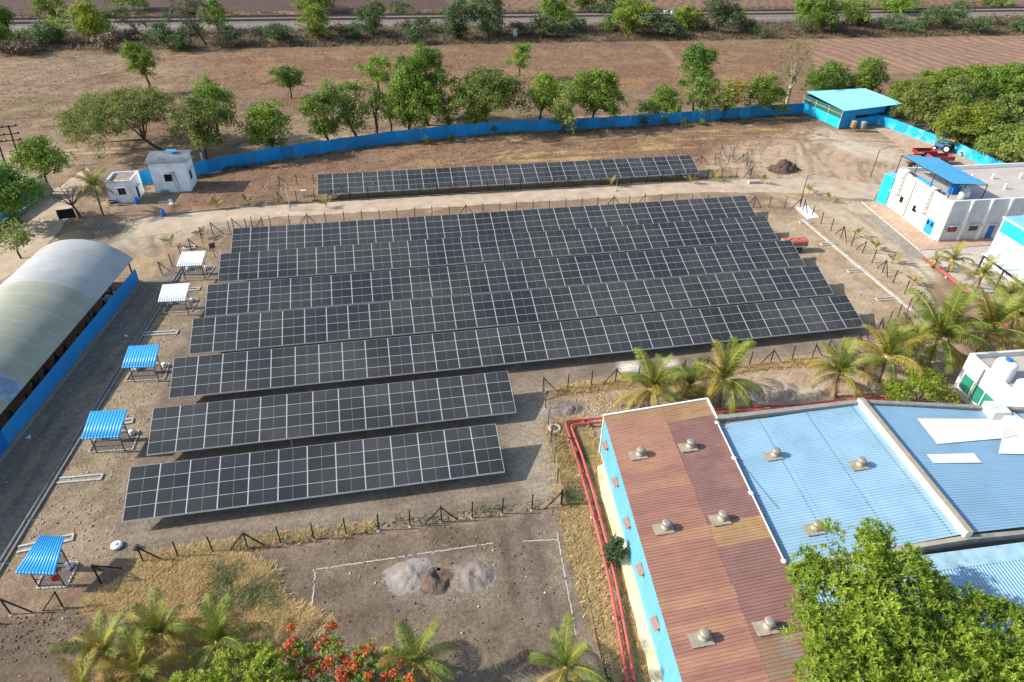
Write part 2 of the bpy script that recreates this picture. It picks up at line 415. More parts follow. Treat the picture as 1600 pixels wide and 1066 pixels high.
# wheel ruts and footpaths
def ruts(pts, col, gauge=0.85, wdt=0.32, amt=0.55, single=False, soft=0.35):
    p = np.array(pts); i0, i1 = np.searchsorted(gx, (p[:, 0].min() - 3, p[:, 0].max() + 3)); j0, j1 = np.searchsorted(gy, (p[:, 1].min() - 3, p[:, 1].max() + 3))
    x, y = X[i0:i1, j0:j1], Y[i0:i1, j0:j1]; d = np.full(x.shape, 1e9)
    for a, b in zip(pts[:-1], pts[1:]):
        ex, ey = b[0] - a[0], b[1] - a[1]
        t = np.clip(((x - a[0]) * ex + (y - a[1]) * ey) / (ex * ex + ey * ey), 0, 1); d = np.minimum(d, np.hypot(x - a[0] - t * ex, y - a[1] - t * ey))
    w = sstep(wdt + soft, wdt * .4, d if single else np.abs(d - gauge)) * amt * sstep(.3, .55, fbm(x, y, 3.0, 77))
    zone[i0:i1, j0:j1] = zone[i0:i1, j0:j1] * (1 - w[..., None]) + np.array(srgb(col)) * w[..., None]
def curve(*p):
    P = [np.array(q, float) for q in (p[0],) + p + (p[-1],)]; out = []
    for i in range(1, len(P) - 2):
        for t in np.linspace(0, 1, 5)[:-1]:
            a, b, c, d = P[i - 1:i + 3]; out.append(.5 * (2 * b + (c - a) * t + (2 * a - 5 * b + 4 * c - d) * t * t + (3 * b - a - 3 * c + d) * t ** 3))
    return out + [P[-1]]
ruts(curve((-31, 22), (-31.5, 45), (-28.5, 65), (-26.5, 80), (-30, 92)), '5f564d'); ruts(curve((-34, 22), (-33, 44), (-30, 62), (-28, 80), (-34, 91)), '857666')
ruts(curve((66, 58), (69, 70), (70, 84), (66, 95)), '7d6b59'); ruts(curve((63.5, 57), (67.5, 70), (68.4, 84), (62, 94.5)), 'b5a289')
for k in range(5): ruts(curve((68 + k * 2, 99), (74 + k * 1.5, 108 + k), (84, 115 + k * .8), (99, 114 - k * 1.5)), ('75604f', 'b9a68e')[k % 2], amt=.5)
for k in range(4): ruts(curve((-5 + k * 9, 111.5 + k * .8), (30, 116 + k * 1.7), (60, 119 + k * 1.4), (88, 118 - k)), ('6b5140', 'a98b61')[k % 2], amt=.5)
for k in range(4): ruts(curve((6.2 + k * 1.25, 10), (7 + k * 1.2, 22), (7.6 + k * .9, 35)), ('52453b', '82746a')[k % 2], gauge=.5, amt=.6, wdt=.2)
ruts(curve((-55, 18), (-20, 24), (0, 25), (8, 20)), '7c6e62', amt=.5); ruts(curve((15, 43.5), (30, 44.5), (52, 46), (62, 52)), 'b9a78f', single=True, wdt=.7, amt=.6)
ruts(curve((-22.4, 38), (8, 37.7), (13.4, 42), (14, 50), (46, 52), (57, 58)), '90806f', gauge=.8, amt=.5); ruts(curve((-23, 40), (-22.6, 60), (-21, 80)), '9c8a74', single=True, wdt=.4, amt=.5)
ruts(curve((-120, 190), (-40, 168), (40, 176), (140, 190)), 'a58a6c', amt=.4, wdt=.5); ruts(curve((-60, 128), (-10, 128), (30, 133), (85, 139)), 'b89b78', gauge=.9, amt=.7, wdt=.5)
far = sstep(120, 150, Y) * sstep(225, 205, Y); zone = zone * (1 - far[..., None] * np.array((.14, .22, .27)))
lum = zone.mean(-1, keepdims=True); zone = np.clip((lum + (zone - lum) * .84) * 1.08 * np.array((1.0, 1.0, .92)), 0, 1)
nv = X.size
V = np.stack([X, Y, np.zeros_like(X)], -1).reshape(-1, 3)
ni, nj = X.shape
I = np.arange(nv).reshape(ni, nj)
F = np.stack([I[:-1, :-1], I[1:, :-1], I[1:, 1:], I[:-1, 1:]], -1).reshape(-1, 4)
m = bpy.data.materials.new('earth'); m.use_nodes = True
n, l = m.node_tree.nodes, m.node_tree.links
b = n['Principled BSDF']; b.inputs['Roughness'].default_value = 0.95; b.inputs['Specular IOR Level'].default_value = 0.1
at = n.new('ShaderNodeAttribute'); at.attribute_name = 'zone'
g = n.new('ShaderNodeNewGeometry')
prev = at.outputs['Color']
hsum = None
for sc_, amt, det in ((0.5, 0.24, 4), (2.6, 0.36, 6), (9.0, 0.46, 4)):
    t = n.new('ShaderNodeTexNoise'); t.inputs['Scale'].default_value = sc_; t.inputs['Detail'].default_value = det; t.inputs['Roughness'].default_value = 0.65
    l.new(g.outputs['Position'], t.inputs['Vector'])
    mr = n.new('ShaderNodeMapRange'); mr.inputs[1].default_value = 0.25; mr.inputs[2].default_value = 0.75
    mr.inputs[3].default_value = 1 - amt; mr.inputs[4].default_value = 1 + amt
    l.new(t.outputs['Fac'], mr.inputs[0])
    mm = n.new('ShaderNodeVectorMath'); mm.operation = 'SCALE'
    l.new(prev, mm.inputs[0]); l.new(mr.outputs[0], mm.inputs['Scale']); prev = mm.outputs[0]
# scattered pale straw and stone flecks
vo = n.new('ShaderNodeTexNoise'); vo.inputs['Scale'].default_value = 5.5; vo.inputs['Detail'].default_value = 6; vo.inputs['Roughness'].default_value = 0.8
l.new(g.outputs['Position'], vo.inputs['Vector'])
fr = n.new('ShaderNodeMapRange'); fr.inputs[1].default_value = 0.63; fr.inputs[2].default_value = 0.70; fr.inputs[4].default_value = 0.45
l.new(vo.outputs['Fac'], fr.inputs[0])
fm = n.new('ShaderNodeMixRGB'); fm.inputs[2].default_value = (*srgb('cbb18a'), 1)
l.new(fr.outputs[0], fm.inputs[0]); l.new(prev, fm.inputs[1]); prev = fm.outputs[0]
l.new(prev, b.inputs['Base Color'])
t = n.new('ShaderNodeTexNoise'); t.inputs['Scale'].default_value = 4.0; t.inputs['Detail'].default_value = 8; t.inputs['Roughness'].default_value = 0.75
l.new(g.outputs['Position'], t.inputs['Vector'])
bp = n.new('ShaderNodeBump'); bp.inputs['Strength'].default_value = 0.8; bp.inputs['Distance'].default_value = 0.16
l.new(t.outputs['Fac'], bp.inputs['Height']); l.new(bp.outputs[0], b.inputs['Normal'])
EARTH = m
me = arr_mesh('ground', V, F, [m])
a = me.attributes.new('zone', 'FLOAT_COLOR', 'POINT')
a.data.foreach_set('color', np.concatenate([zone.reshape(-1, 3), np.ones((nv, 1))], 1).astype(np.float32).ravel())
tag(link('ground', me), kind='structure')

# ------------------------------------------------------------------ roads and paved areas
M_road = mat('dusty_concrete', srgb('b5a28b'), 0.9, var=0.12, scale=0.5, bump=0.15, bscale=8, dirt=srgb('8f7a63'), dirt_amt=0.75, dirt_scale=0.35, detail=8)
M_conc = mat('concrete', srgb('b9b2a6'), 0.9, var=0.12, scale=2.5, bump=0.2, bscale=25, dirt=srgb('8d8478'), dirt_amt=0.6, dirt_scale=1.5)
M_conc_dark = mat('weathered_concrete', srgb('8b8880'), 0.9, var=0.15, scale=2.5, bump=0.2, bscale=25)
M_white = mat('limewash_white', srgb('e2e0da'), 0.8, var=0.05, scale=2, dirt=srgb('bdb4a4'), dirt_amt=0.5, dirt_scale=1.2)
def ragged(poly, step=0.8, amp=0.18, seed=0):
    out = []; r = random.Random(seed)
    for i in range(len(poly)):
        a = np.array(poly[i][:2]); b = np.array(poly[(i + 1) % len(poly)][:2]); L = np.hypot(*(b - a)); k = max(1, int(L / step))
        nrm = np.array((-(b - a)[1], (b - a)[0])) / (L + 1e-9)
        for j in range(k): out.append(tuple(a + (b - a) * j / k + nrm * r.uniform(-amp, amp)))
    return out
def strip_mesh(left, right, z, wob=0.15, step=1.0, seed=0):
    """road ribbon as a quad strip between two polylines with a slightly ragged edge"""
    def rs(p, n):
        p = np.array(p)[:, :2]; s = np.r_[0, np.cumsum(np.hypot(*np.diff(p, axis=0).T))]
        t = np.linspace(0, s[-1], n); return np.stack([np.interp(t, s, p[:, 0]), np.interp(t, s, p[:, 1])], 1)
    n = int(sum(np.hypot(*(np.array(left[i + 1][:2]) - left[i][:2])) for i in range(len(left) - 1)) / step) + 2
    A, B = rs(left, n), rs(right, n)
    r = np.random.default_rng(seed)
    A = A + r.uniform(-wob, wob, A.shape); B = B + r.uniform(-wob, wob, B.shape)
    V = []; F = []
    for i in range(n): V += [(*A[i], z), (*B[i], z), (*A[i], z - 0.06), (*B[i], z - 0.06)]
    for i in range(n - 1):
        o = 4 * i
        F += [(o, o + 1, o + 5, o + 4), (o, o + 4, o + 6, o + 2), (o + 1, o + 3, o + 7, o + 5)]
    mb = MB(); mb.add(V, F); return mb
rl = [(-33, 91.6), (-24, 94.0), (-14, 95.6), (20, 95.4), (52, 95.0), (66, 92.6), (73.5, 89.6), (77.3, 88.2)]
rr_ = [(-33, 98.0), (-24, 99.2), (-14, 99.9), (20, 99.6), (53, 99.3), (66, 98.6), (76, 97.2), (82.5, 93.6)]
tag(strip_mesh(rr_, rl, 0.03, 0.22, 1.2, 1).build('service_road', M_road), kind='structure')
gl = PX((0, 440), (60, 400), (105, 345), (120, 305), (150, 280)); gr = PX((-60, 400), (10, 362), (60, 315), (95, 290), (135, 262))
tag(strip_mesh(gr, gl, 0.022, 0.2, 1.2, 2).build('entrance_road', M_road), kind='structure')
M_concgrey = mat('grey_concrete_apron', srgb('b8afa4'), 0.85, var=0.08, scale=1.2, bump=0.1, bscale=12, dirt=srgb('9a8d7c'), dirt_amt=0.6, dirt_scale=0.5)
ap = MB(); ap.prism([(72.2, 69.2), (72.6, 71.4), (100, 70.8), (100, 52), (70.5, 56)], -0.05, 0.02)
tag(ap.build('concrete_apron', M_concgrey), kind='structure')

def paver_mat():
    m = mat('terracotta_pavers', srgb('ae9078'), 0.9, var=0.12, scale=1.0, dirt=srgb('a48a70'), dirt_amt=0.6, dirt_scale=0.4)
    n, l = m.node_tree.nodes, m.node_tree.links; b = n['Principled BSDF']
    src = b.inputs['Base Color'].links[0].from_socket
    g = n.new('ShaderNodeNewGeometry'); br = n.new('ShaderNodeTexBrick')
    br.inputs['Scale'].default_value = 1.0; br.inputs['Brick Width'].default_value = 0.9; br.inputs['Row Height'].default_value = 0.9
    br.offset = 0.5
    br.inputs['Color1'].default_value = (*srgb('b68e78'), 1); br.inputs['Color2'].default_value = (*srgb('c2b39c'), 1)
    br.inputs['Mortar'].default_value = (*srgb('9a8468'), 1); br.inputs['Mortar Size'].default_value = 0.05
    mp = n.new('ShaderNodeMapping'); mp.inputs['Rotation'].default_value = (0, 0, R(30))
    l.new(g.outputs['Position'], mp.inputs[0]); l.new(mp.outputs[0], br.inputs['Vector'])
    mx = n.new('ShaderNodeMixRGB'); mx.inputs[0].default_value = 0.55
    l.new(src, mx.inputs[1]); l.new(br.outputs['Color'], mx.inputs[2]); l.new(mx.outputs[0], b.inputs['Base Color'])
    return m
M_paver = paver_mat()
pv = MB(); pv.prism(ragged([(100.2, 121.5), (107, 118), (107.4, 90), (100, 90), (96, 97), (97.5, 107), (99, 114)], 1.2, 0.3, 4), -0.05, 0.026)
tag(pv.build('paved_yard', M_paver), kind='structure')
pv = MB(); pv.prism([(72.9, 71.6), (74.9, 87.6), (77.6, 87.6), (76.8, 73.6), (100, 72.9), (100, 71.0), (73, 71.5)], -0.05, 0.05)
tag(pv.build('factory_pavement', M_paver), kind='structure')
# broad kerb of the factory pavement
kb = MB()
for a, b_ in (((72.75, 71.4), (74.75, 87.7)),):
    nseg = 16
    for i in range(nseg):
        p = np.array(a) + (np.array(b_) - a) * i / nseg; q = np.array(a) + (np.array(b_) - a) * (i + 0.985) / nseg
        kb.bar((*p, 0.06), (*q, 0.06), 0.18, 0.12)
tag(kb.build('pavement_kerb', M_conc), kind='structure')

# ploughed fields: furrow relief is only light and dark bands in the soil colour
def furrow_field(name, poly, ang, col, colb, z0, period=2.6, amp=0.12):
    m = mat(name + '_soil', srgb(col), 0.95, var=0.18, scale=0.5, bump=0.6, bscale=3.0, detail=8, dirt=srgb(colb), dirt_amt=0.8, dirt_scale=0.08)
    n, l = m.node_tree.nodes, m.node_tree.links; b = n['Principled BSDF']
    src = b.inputs['Base Color'].links[0].from_socket
    g = n.new('ShaderNodeNewGeometry'); mp = n.new('ShaderNodeMapping'); mp.inputs['Rotation'].default_value = (0, 0, -ang)
    l.new(g.outputs['Position'], mp.inputs[0])
    w = n.new('ShaderNodeTexWave'); w.bands_direction = 'Y'; w.inputs['Scale'].default_value = 0.314 / period; w.inputs['Distortion'].default_value = 7; w.inputs['Detail'].default_value = 4; w.inputs['Detail Scale'].default_value = 0.6
    l.new(mp.outputs[0], w.inputs['Vector'])
    mx = n.new('ShaderNodeMixRGB'); mx.blend_type = 'MULTIPLY'; mx.inputs[0].default_value = 0.75
    r = n.new('ShaderNodeValToRGB'); r.color_ramp.elements[0].color = (0.72, 0.69, 0.66, 1); r.color_ramp.elements[1].color = (1.15, 1.1, 1.05, 1)
    l.new(w.outputs['Fac'], r.inputs[0]); l.new(src, mx.inputs[1]); l.new(r.outputs[0], mx.inputs[2]); l.new(mx.outputs[0], b.inputs['Base Color'])
    mb = MB(); mb.prism(ragged(poly, 6, 1.0, 3), -0.1, z0); return tag(mb.build(name, m), kind='structure')
furrow_field('ploughed_field', PX((1262, 62), (1600, 57), (1750, 60), (1750, 120), (1600, 100), (1480, 112), (1385, 116), (1330, 130), (1275, 118)), R(96), '8c6f5b', '9a7e66', 0.05, 4.2)
furrow_field('far_ploughland', [(-420, 262), (30, 259), (44, 420), (-420, 420)], R(5), '574239', '4a3831', 0.05, 3.5)
furrow_field('far_stubble_field', [(36, 259), (420, 252), (420, 420), (52, 420)], R(65), '7c604e', '6a5042', 0.05, 3.5)
# ------------------------------------------------------------------ solar arrays
M_alu = mat('anodised_aluminium', srgb('b9bfc0'), 0.5, 0.0, var=0.05, scale=1.0, spec=0.4)
M_galv = mat('galvanised_steel', srgb('8f8a7e'), 0.55, 0.3, var=0.15, scale=4)
def cell_mat():
    m = bpy.data.materials.new('dusty_cells_under_glass'); m.use_nodes = True
    n, l = m.node_tree.nodes, m.node_tree.links; b = n['Principled BSDF']
    b.inputs['Roughness'].default_value = 0.2; b.inputs['IOR'].default_value = 1.4; b.inputs['Specular IOR Level'].default_value = 0.3
    tc = n.new('ShaderNodeTexCoord'); g = n.new('ShaderNodeNewGeometry'); oi = n.new('ShaderNodeObjectInfo')
    br = n.new('ShaderNodeTexBrick'); br.offset = 0.0
    br.inputs['Scale'].default_value = 1.0; br.inputs['Brick Width'].default_value = 0.0925; br.inputs['Row Height'].default_value = 0.185
    br.inputs['Mortar Size'].default_value = 0.006; br.inputs['Mortar Smooth'].default_value = 0.0
    br.inputs['Color1'].default_value = (0.024, 0.025, 0.027, 1); br.inputs['Color2'].default_value = (0.019, 0.020, 0.023, 1)
    br.inputs['Mortar'].default_value = (0.065, 0.067, 0.07, 1)
    l.new(tc.outputs['Object'], br.inputs['Vector'])
    t = n.new('ShaderNodeTexNoise'); t.inputs['Scale'].default_value = 0.12; t.inputs['Detail'].default_value = 5
    l.new(g.outputs['Position'], t.inputs['Vector'])
    mx = n.new('ShaderNodeMixRGB'); mx.inputs[2].default_value = (0.14, 0.135, 0.125, 1)
    mr = n.new('ShaderNodeMapRange'); mr.inputs[1].default_value = 0.35; mr.inputs[2].default_value = 0.7; mr.inputs[3].default_value = 0.05; mr.inputs[4].default_value = 0.32
    l.new(t.outputs['Fac'], mr.inputs[0]); l.new(mr.outputs[0], mx.inputs[0]); l.new(br.outputs['Color'], mx.inputs[1])
    hs = n.new('ShaderNodeHueSaturation'); mv = n.new('ShaderNodeMapRange'); mv.inputs[3].default_value = 0.84; mv.inputs[4].default_value = 1.16
    l.new(oi.outputs['Random'], mv.inputs[0]); l.new(mv.outputs[0], hs.inputs['Value']); l.new(mx.outputs[0], hs.inputs['Color'])
    l.new(hs.outputs[0], b.inputs['Base Color'])
    return m
M_cell = cell_mat()
PXM, PYM, TILT = 2.282, 1.141, R(19.07)
def module_mesh():
    w, h, t = 2.270, 1.132, 0.04; fx, fy = 0.034, 0.015
    mb = MB(); x, y = w / 2, h / 2; xi, yi = x - fx, y - fy
    o = [(-x, -y), (x, -y), (x, y), (-x, y)]; i = [(-xi, -yi), (xi, -yi), (xi, yi), (-xi, yi)]
    vs = [(a, b, t) for a, b in o] + [(a, b, t) for a, b in i] + [(a, b, 0) for a, b in o]
    mb.add(vs, [(k, (k + 1) % 4, 4 + (k + 1) % 4, 4 + k) for k in range(4)] + [(8 + k, 8 + (k + 1) % 4, (k + 1) % 4, k) for k in range(4)] + [(11, 10, 9, 8)], 0)
    g = t - 0.004; c = 0.009
    for x0, x1 in ((-xi, -c), (c, xi)): mb.add([(x0, -yi, g), (x1, -yi, g), (x1, yi, g), (x0, yi, g)], [(0, 1, 2, 3)], 1)
    mb.add([(-c, -yi, g), (c, -yi, g), (c, yi, g), (-c, yi, g)], [(0, 1, 2, 3)], 2)
    return mb.mesh('solar_module', [M_alu, M_cell, M_ribbon])
M_ribbon = mat('pale_busbar_gap', srgb('8e979b'), 0.5, var=0.03)
MODULE = module_mesh()
LZ, SP, KP = 1.1, 4 * PYM, 0.99288
ct, st_ = math.cos(TILT), math.sin(TILT)
postm = {}
def solar_array(x0, y0, ncol, label):
    x0, y0 = x0 * KP, y0 * KP
    root = thing('solar_array', label, 'solar array', (x0, y0, 0), 'rows of solar arrays')
    rj = random.Random(int(x0 * 10 + y0 * 7))
    for c in range(ncol):
        for r in range(4):
            yy = (r + 0.5) * PYM
            link('solar_module', MODULE, root, ((c + 0.5) * PXM, yy * ct, LZ + yy * st_), (TILT + R(rj.uniform(-.3, .3)), R(rj.uniform(-.15, .15)), 0))
    L = ncol * PXM
    for k, yy in enumerate((0.28, 1.45, 3.05, 4.3)):
        mb = MB(); mb.bar((0, yy * ct, LZ + yy * st_ - 0.07), (L, yy * ct, LZ + yy * st_ - 0.07), 0.06, 0.1)
        mb.build('purlin', M_galv, root, org=(0, 0, 0))
    for yy, dz in ((-.015, .05), (4 * PYM + .015, .05)):
        mb = MB(); mb.bar((0, yy * ct, LZ + yy * st_ - dz), (L, yy * ct, LZ + yy * st_ - dz), 0.05, 0.07); mb.build('edge_rail', M_alu, root, org=(0, 0, 0))
    nb = max(2, round(L / 6.6)); 
    if 'post' not in postm:
        ym = 2.3 * ct; zm = LZ + 2.3 * st_ - 0.2
        mb = MB(); mb.box((0, ym, zm / 2 - 0.1), (0.12, 0.1, zm + 0.2)); postm['post'] = mb.mesh('post', M_galv)
        mb = MB(); mb.bar((0, 0.1 * ct, LZ + 0.1 * st_ - 0.16), (0, 4.45 * ct, LZ + 4.45 * st_ - 0.16), 0.06, 0.1); postm['rafter'] = mb.mesh('rafter', M_galv)
        mb = MB(); mb.bar((0.07, ym, 0.35), (0.07, 0.6 * ct, LZ + 0.6 * st_ - 0.2), 0.06); postm['b1'] = mb.mesh('brace', M_galv)
        mb = MB(); mb.bar((0.07, ym, 0.6), (0.07, 4.0 * ct, LZ + 4.0 * st_ - 0.2), 0.06); postm['b2'] = mb.mesh('brace', M_galv)
    for i in range(nb):
        x = 1.6 + (L - 3.2) * i / (nb - 1)
        for nm, k in (('post', 'post'), ('rafter', 'rafter'), ('brace', 'b1'), ('brace', 'b2')): link(nm, postm[k], root, (x, 0, 0))
    return root
solar_array(-21.59, 39.85, 13, 'nearest solar array, short row of dark panels beside the dark plot')
solar_array(-21.40, 47.12, 14, 'second nearest solar array, short row ending by the east mesh fence')
solar_array(-21.08, 54.65, 32, 'long solar array, frontmost of the five long rows')
solar_array(-20.49, 61.68, 32, 'long solar array, second of the five long rows from the front')
solar_array(-20.08, 68.77, 32, 'long solar array in the middle of the five long rows')
solar_array(-19.74, 76.37, 32, 'long solar array, fourth long row, with the red tanker at its end')
solar_array(-19.17, 83.44, 32, 'long solar array nearest the south side of the concrete road')
solar_array(-8.87, 101.07, 27, 'separate solar array alone on the far side of the road')
# ------------------------------------------------------------------ wire fences round the solar field
M_black = mat('black_painted_steel', srgb('2b2927'), 0.6, var=0.2, scale=5)
M_wire = mat('galvanised_wire', srgb('9b978e'), 0.5, 0.2, var=0.1)
FP = {}
def fence_parts(h):
    if h in FP: return FP[h]
    mb = MB(); mb.box((0, 0, h / 2), (0.1, 0.03, h)); mb.box((0, 0.04, h / 2), (0.03, 0.08, h)); a = mb.mesh('post', M_black)
    mb = MB(); r = random.Random(3)
    mb.lathe([(0.19, -0.03), (0.17, 0.03), (0.10, 0.06), (0.04, 0.07)], (0, 0, 0), 7, sm=False); f = mb.mesh('footing', mat('dusty_footing', srgb('a09485'), .9, var=.2, scale=4))
    mb = MB(); mb.bar((0, 0, h - 0.15), (1.3, 0, 0.02), 0.08); c = mb.mesh('brace', M_black)
    FP[h] = (a, f, c); return FP[h]
def wire_fence(label, pts, spacing=2.43, every=6, h=1.9, mesh=True, foot=True, lean=2.0, seed=1, braceends=True, wire=.005):
    pts = [np.array(p[:2], float) for p in pts]
    root = thing('wire_fence', label, 'fence', (*pts[0], 0), 'wire fences round the solar field')
    r = random.Random(seed); P, Fm, Bm = fence_parts(h)
    cnt = 0
    mb = MB()
    for i in range(len(pts) - 1):
        a, b = pts[i], pts[i + 1]; L = np.hypot(*(b - a)); k = max(1, round(L / spacing)); d = (b - a) / L; ang = math.atan2(d[1], d[0])
        for j in range(k + (i == len(pts) - 2)):
            p = a + (b - a) * j / k - pts[0]
            link('post', P, root, (p[0], p[1], 0), (R(r.uniform(-lean, lean)), R(r.uniform(-lean, lean)), ang))
            if foot: link('footing', Fm, root, (p[0], p[1], 0), (0, 0, r.uniform(0, 6)), (r.uniform(.8, 1.2), r.uniform(.8, 1.2), 1))
            end = (j == 0) or (i == len(pts) - 2 and j == k)
            if cnt % every == 3 or (end and braceends):
                for sgn in (0, math.pi):
                    if end and ((sgn == 0) == (j != 0)): continue
                    link('brace', Bm, root, (p[0], p[1], 0), (0, 0, ang + sgn))
            cnt += 1
        if mesh:
            o = a - pts[0]; n = np.array((-d[1], d[0])) * 0.03
            def at(s, z): return (o[0] + d[0] * s + n[0], o[1] + d[1] * s + n[1], z)
            s = -h
            st = 0.22
            while s < L:
                for sg in (1, -1):
                    s0, s1 = s, s + h - 0.2; z0, z1 = (0.05, h - 0.15) if sg > 0 else (h - 0.15, 0.05)
                    c0, c1 = max(s0, 0), min(s1, L)
                    if c1 > c0 + 0.02:
                        f0, f1 = (c0 - s0) / (s1 - s0), (c1 - s0) / (s1 - s0)
                        A, B = at(c0, z0 + (z1 - z0) * f0), at(c1, z0 + (z1 - z0) * f1)
                        w = wire
                        mb.add([(A[0], A[1], A[2] - w), (B[0], B[1], B[2] - w), (B[0], B[1], B[2] + w), (A[0], A[1], A[2] + w)], [(0, 1, 2, 3)])
                s += st
            for z in (0.06, 0.9, h - 0.14): mb.bar(at(0, z), at(L, z), 0.012)
    if mesh: mb.build('chain_link', M_wire, root, org=(0, 0, 0))
    return root
wire_fence('wire fence with black posts between the nearest array and the dark plot', [(-19.5, 36.3), G(877, 791)], seed=2, every=6)
wire_fence('short wire fence with pale mesh climbing beside the red pipes', [G(877, 791), G(849, 613)], 2.5, 99, seed=3, lean=1, wire=.016)
wire_fence('wire fence with black posts running behind the coconut palms', [G(849, 613), (44, 51.1), (50, 52.2), (62.6, 58.8)], seed=4, every=7)
wire_fence('wire fence with leaning black posts beside the long concrete channel', [(62.6, 58.8), (64.2, 72), (63.6, 86.2)], seed=5, every=4, mesh=False, foot=False)
wire_fence('wire fence behind the five long arrays along the south edge of the road', [(63.6, 87.0), (40, 91.6), (-20, 92.2)], 2.45, 9, seed=6, mesh=False, foot=False)
wire_fence('pale mesh fence corner beside the two white-roofed shelters', [(-27.0, 80.6), (-24.6, 86.6), (-22.6, 91.2), (-16, 91.8)], 2.4, 3, seed=7, wire=.012)
wire_fence('wire fence with saplings between the road and the far array', [(-14.6, 100.3), (62.0, 99.9)], 2.62, 7, seed=8, foot=False)
wire_fence('low wire fence along the back of the far array', [(-15, 107.6), (64, 106.8)], 2.62, 8, h=1.6, seed=9, mesh=False, foot=False)
wire_fence('broken wire fence with tilted posts at the east end of the far array', [(62.0, 99.9), (64.5, 106.6), (61.5, 110.5)], 2.4, 2, seed=10, mesh=True, lean=5)
wire_fence('wire fence with thick black corner braces in front of the nearest blue shelter', [(-30, 33.0), (-27.3, 33.4), (-24.0, 33.3)], 2.7, 99, seed=12, mesh=False, lean=6)
cs = thing('fence_corner_post', 'black braced fence corner post standing in the shelter shadow', 'fence post', (*G(158, 912)[:2], 0))
mb = MB(); A = np.array(cs.location)
mb.bar(A, A + (0, 0.05, 2.1), 0.1); mb.build('post', M_black, cs)
for e in ((190, 888), (160, 892)):
    mb = MB(); mb.bar(A + (0, 0.05, 2.0), G(*e), 0.08); mb.build('brace', M_black, cs)

# ------------------------------------------------------------------ blue sheet boundary fences
M_blue = mat('blue_painted_sheet', (0.010, 0.26, 0.56), 0.5, var=0.06, scale=0.8, dirt=(0.10, 0.27, 0.42), dirt_amt=0.6, dirt_scale=0.35, rand=0.2)
M_bluew = mat('blue_painted_patched_sheet', (0.01, 0.38, 0.68), 0.55, var=0.08, scale=0.8, dirt=(0.55, 0.70, 0.78), dirt_amt=0.55, dirt_scale=0.35, rand=0.08)
def panel_mesh(w, h, ribs, name, m, amp=0.035):
    mb = MB(); mb.sheet((0, 0, 0), (w, 0, 0), (w, 0, h), (0, 0, h), ribs, amp, th=0.015); return mb.mesh(name, m)
def sheet_fence(label, pts, h, m, pw=2.4, posts=True, seed=0):
    pts = [np.array(p[:2], float) for p in pts]
    root = thing('sheet_fence', label, 'fence', (*pts[0], 0))
    me = panel_mesh(pw, h, 10, 'sheet_panel', m)
    pmb = MB(); pmb.box((0, 0.1, h / 2), (0.08, 0.08, h - 0.06)); pme = pmb.mesh('fence_post', M_galv)
    r = random.Random(seed)
    for i in range(len(pts) - 1):
        a, b = pts[i], pts[i + 1]; L = np.hypot(*(b - a)); k = max(1, round(L / pw)); ang = math.atan2(*(b - a)[::-1])
        for j in range(k):
            p = a + (b - a) * j / k - pts[0]
            link('sheet_panel', me, root, (p[0], p[1], r.uniform(-0.09, 0.07)), (0, R(r.uniform(-.8, .8)), ang), (L / k / pw * .988, 1, 1))
            if posts: link('fence_post', pme, root, (p[0] - 0.1 * math.sin(ang), p[1] + 0.1 * math.cos(ang), 0), (0, 0, ang))
    return root
sheet_fence('long blue corrugated sheet fence separating the site from the brown field', fence_base, 2.25, M_blue, seed=1)
sheet_fence('bright blue patched sheet fence beside the parked tractor', [(101.5, 125.5), (103.6, 119.0), (104.9, 112.4), (106.2, 107.6), (106.7, 101.3), (107.1, 95.6), (107.5, 88.5), (107.8, 80)], 1.9, M_bluew, seed=2)
sheet_fence('blue sheet fence by the gate under the left trees', PX((-60, 395), (0, 352), (30, 330), (72, 303)), 2.2, M_blue, seed=3)
gp = thing('gate_pillar', 'pale gate pillar at the end of the left blue fence', 'pillar', G(74, 305))
mb = MB(); q = G(74, 305); mb.box((q[0], q[1], 1.2), (0.6, 0.6, 2.4)); mb.box((q[0], q[1], 2.45), (0.75, 0.75, 0.1)); mb.build('pillar', M_white, gp)
mb = MB(); mb.box((q[0] + .5, q[1] - .8, 1.1), (0.08, 1.6, 2.1), R(-25)); mb.build('gate_leaf', M_galv, gp)
# ------------------------------------------------------------------ barrel-roofed shed on the left
M_sil = mat('silver_sheet', srgb('a5a6a2'), 0.5, 0.05, var=0.08, scale=0.6, stretch=(1, 1, 1), dirt=srgb('b4b5b1'), dirt_amt=0.5, dirt_scale=0.5)
M_olive = mat('olive_translucent_sheet', srgb('9a9987'), 0.5, 0.05, var=0.08, scale=0.5, dirt=srgb('a9a893'), dirt_amt=0.5, dirt_scale=0.4)
M_bsheet = mat('blue_grey_sheet', srgb('7f8ea3'), 0.4, 0.3, var=0.12, scale=0.8, dirt=srgb('b9c4cf'), dirt_amt=0.8, dirt_scale=1.2)
M_seam = mat('pale_seam_strip', srgb('c9c7b8'), 0.6, var=0.05)
M_shedblue = mat('shed_blue_cladding', (0.03, 0.29, 0.62), 0.45, var=0.05, scale=0.7, dirt=(0.05, 0.22, 0.45), dirt_amt=0.4, dirt_scale=0.3)
M_shedblue2 = mat('shed_darker_blue_cladding', (0.015, 0.17, 0.50), 0.45, var=0.05, scale=0.7)
B0 = np.array((-29.45, 79.0)); dS = np.array((-4.52, -29.2)); dS = dS / np.hypot(*dS); dW = np.array((dS[1], -dS[0]))   # dW points west
SPAN, HE, RISE = 11.2, 3.25, 2.55
shed = thing('barrel_shed', 'barrel-roofed open shed with grey sheets and blue side wall', 'shed', (*B0, 0))
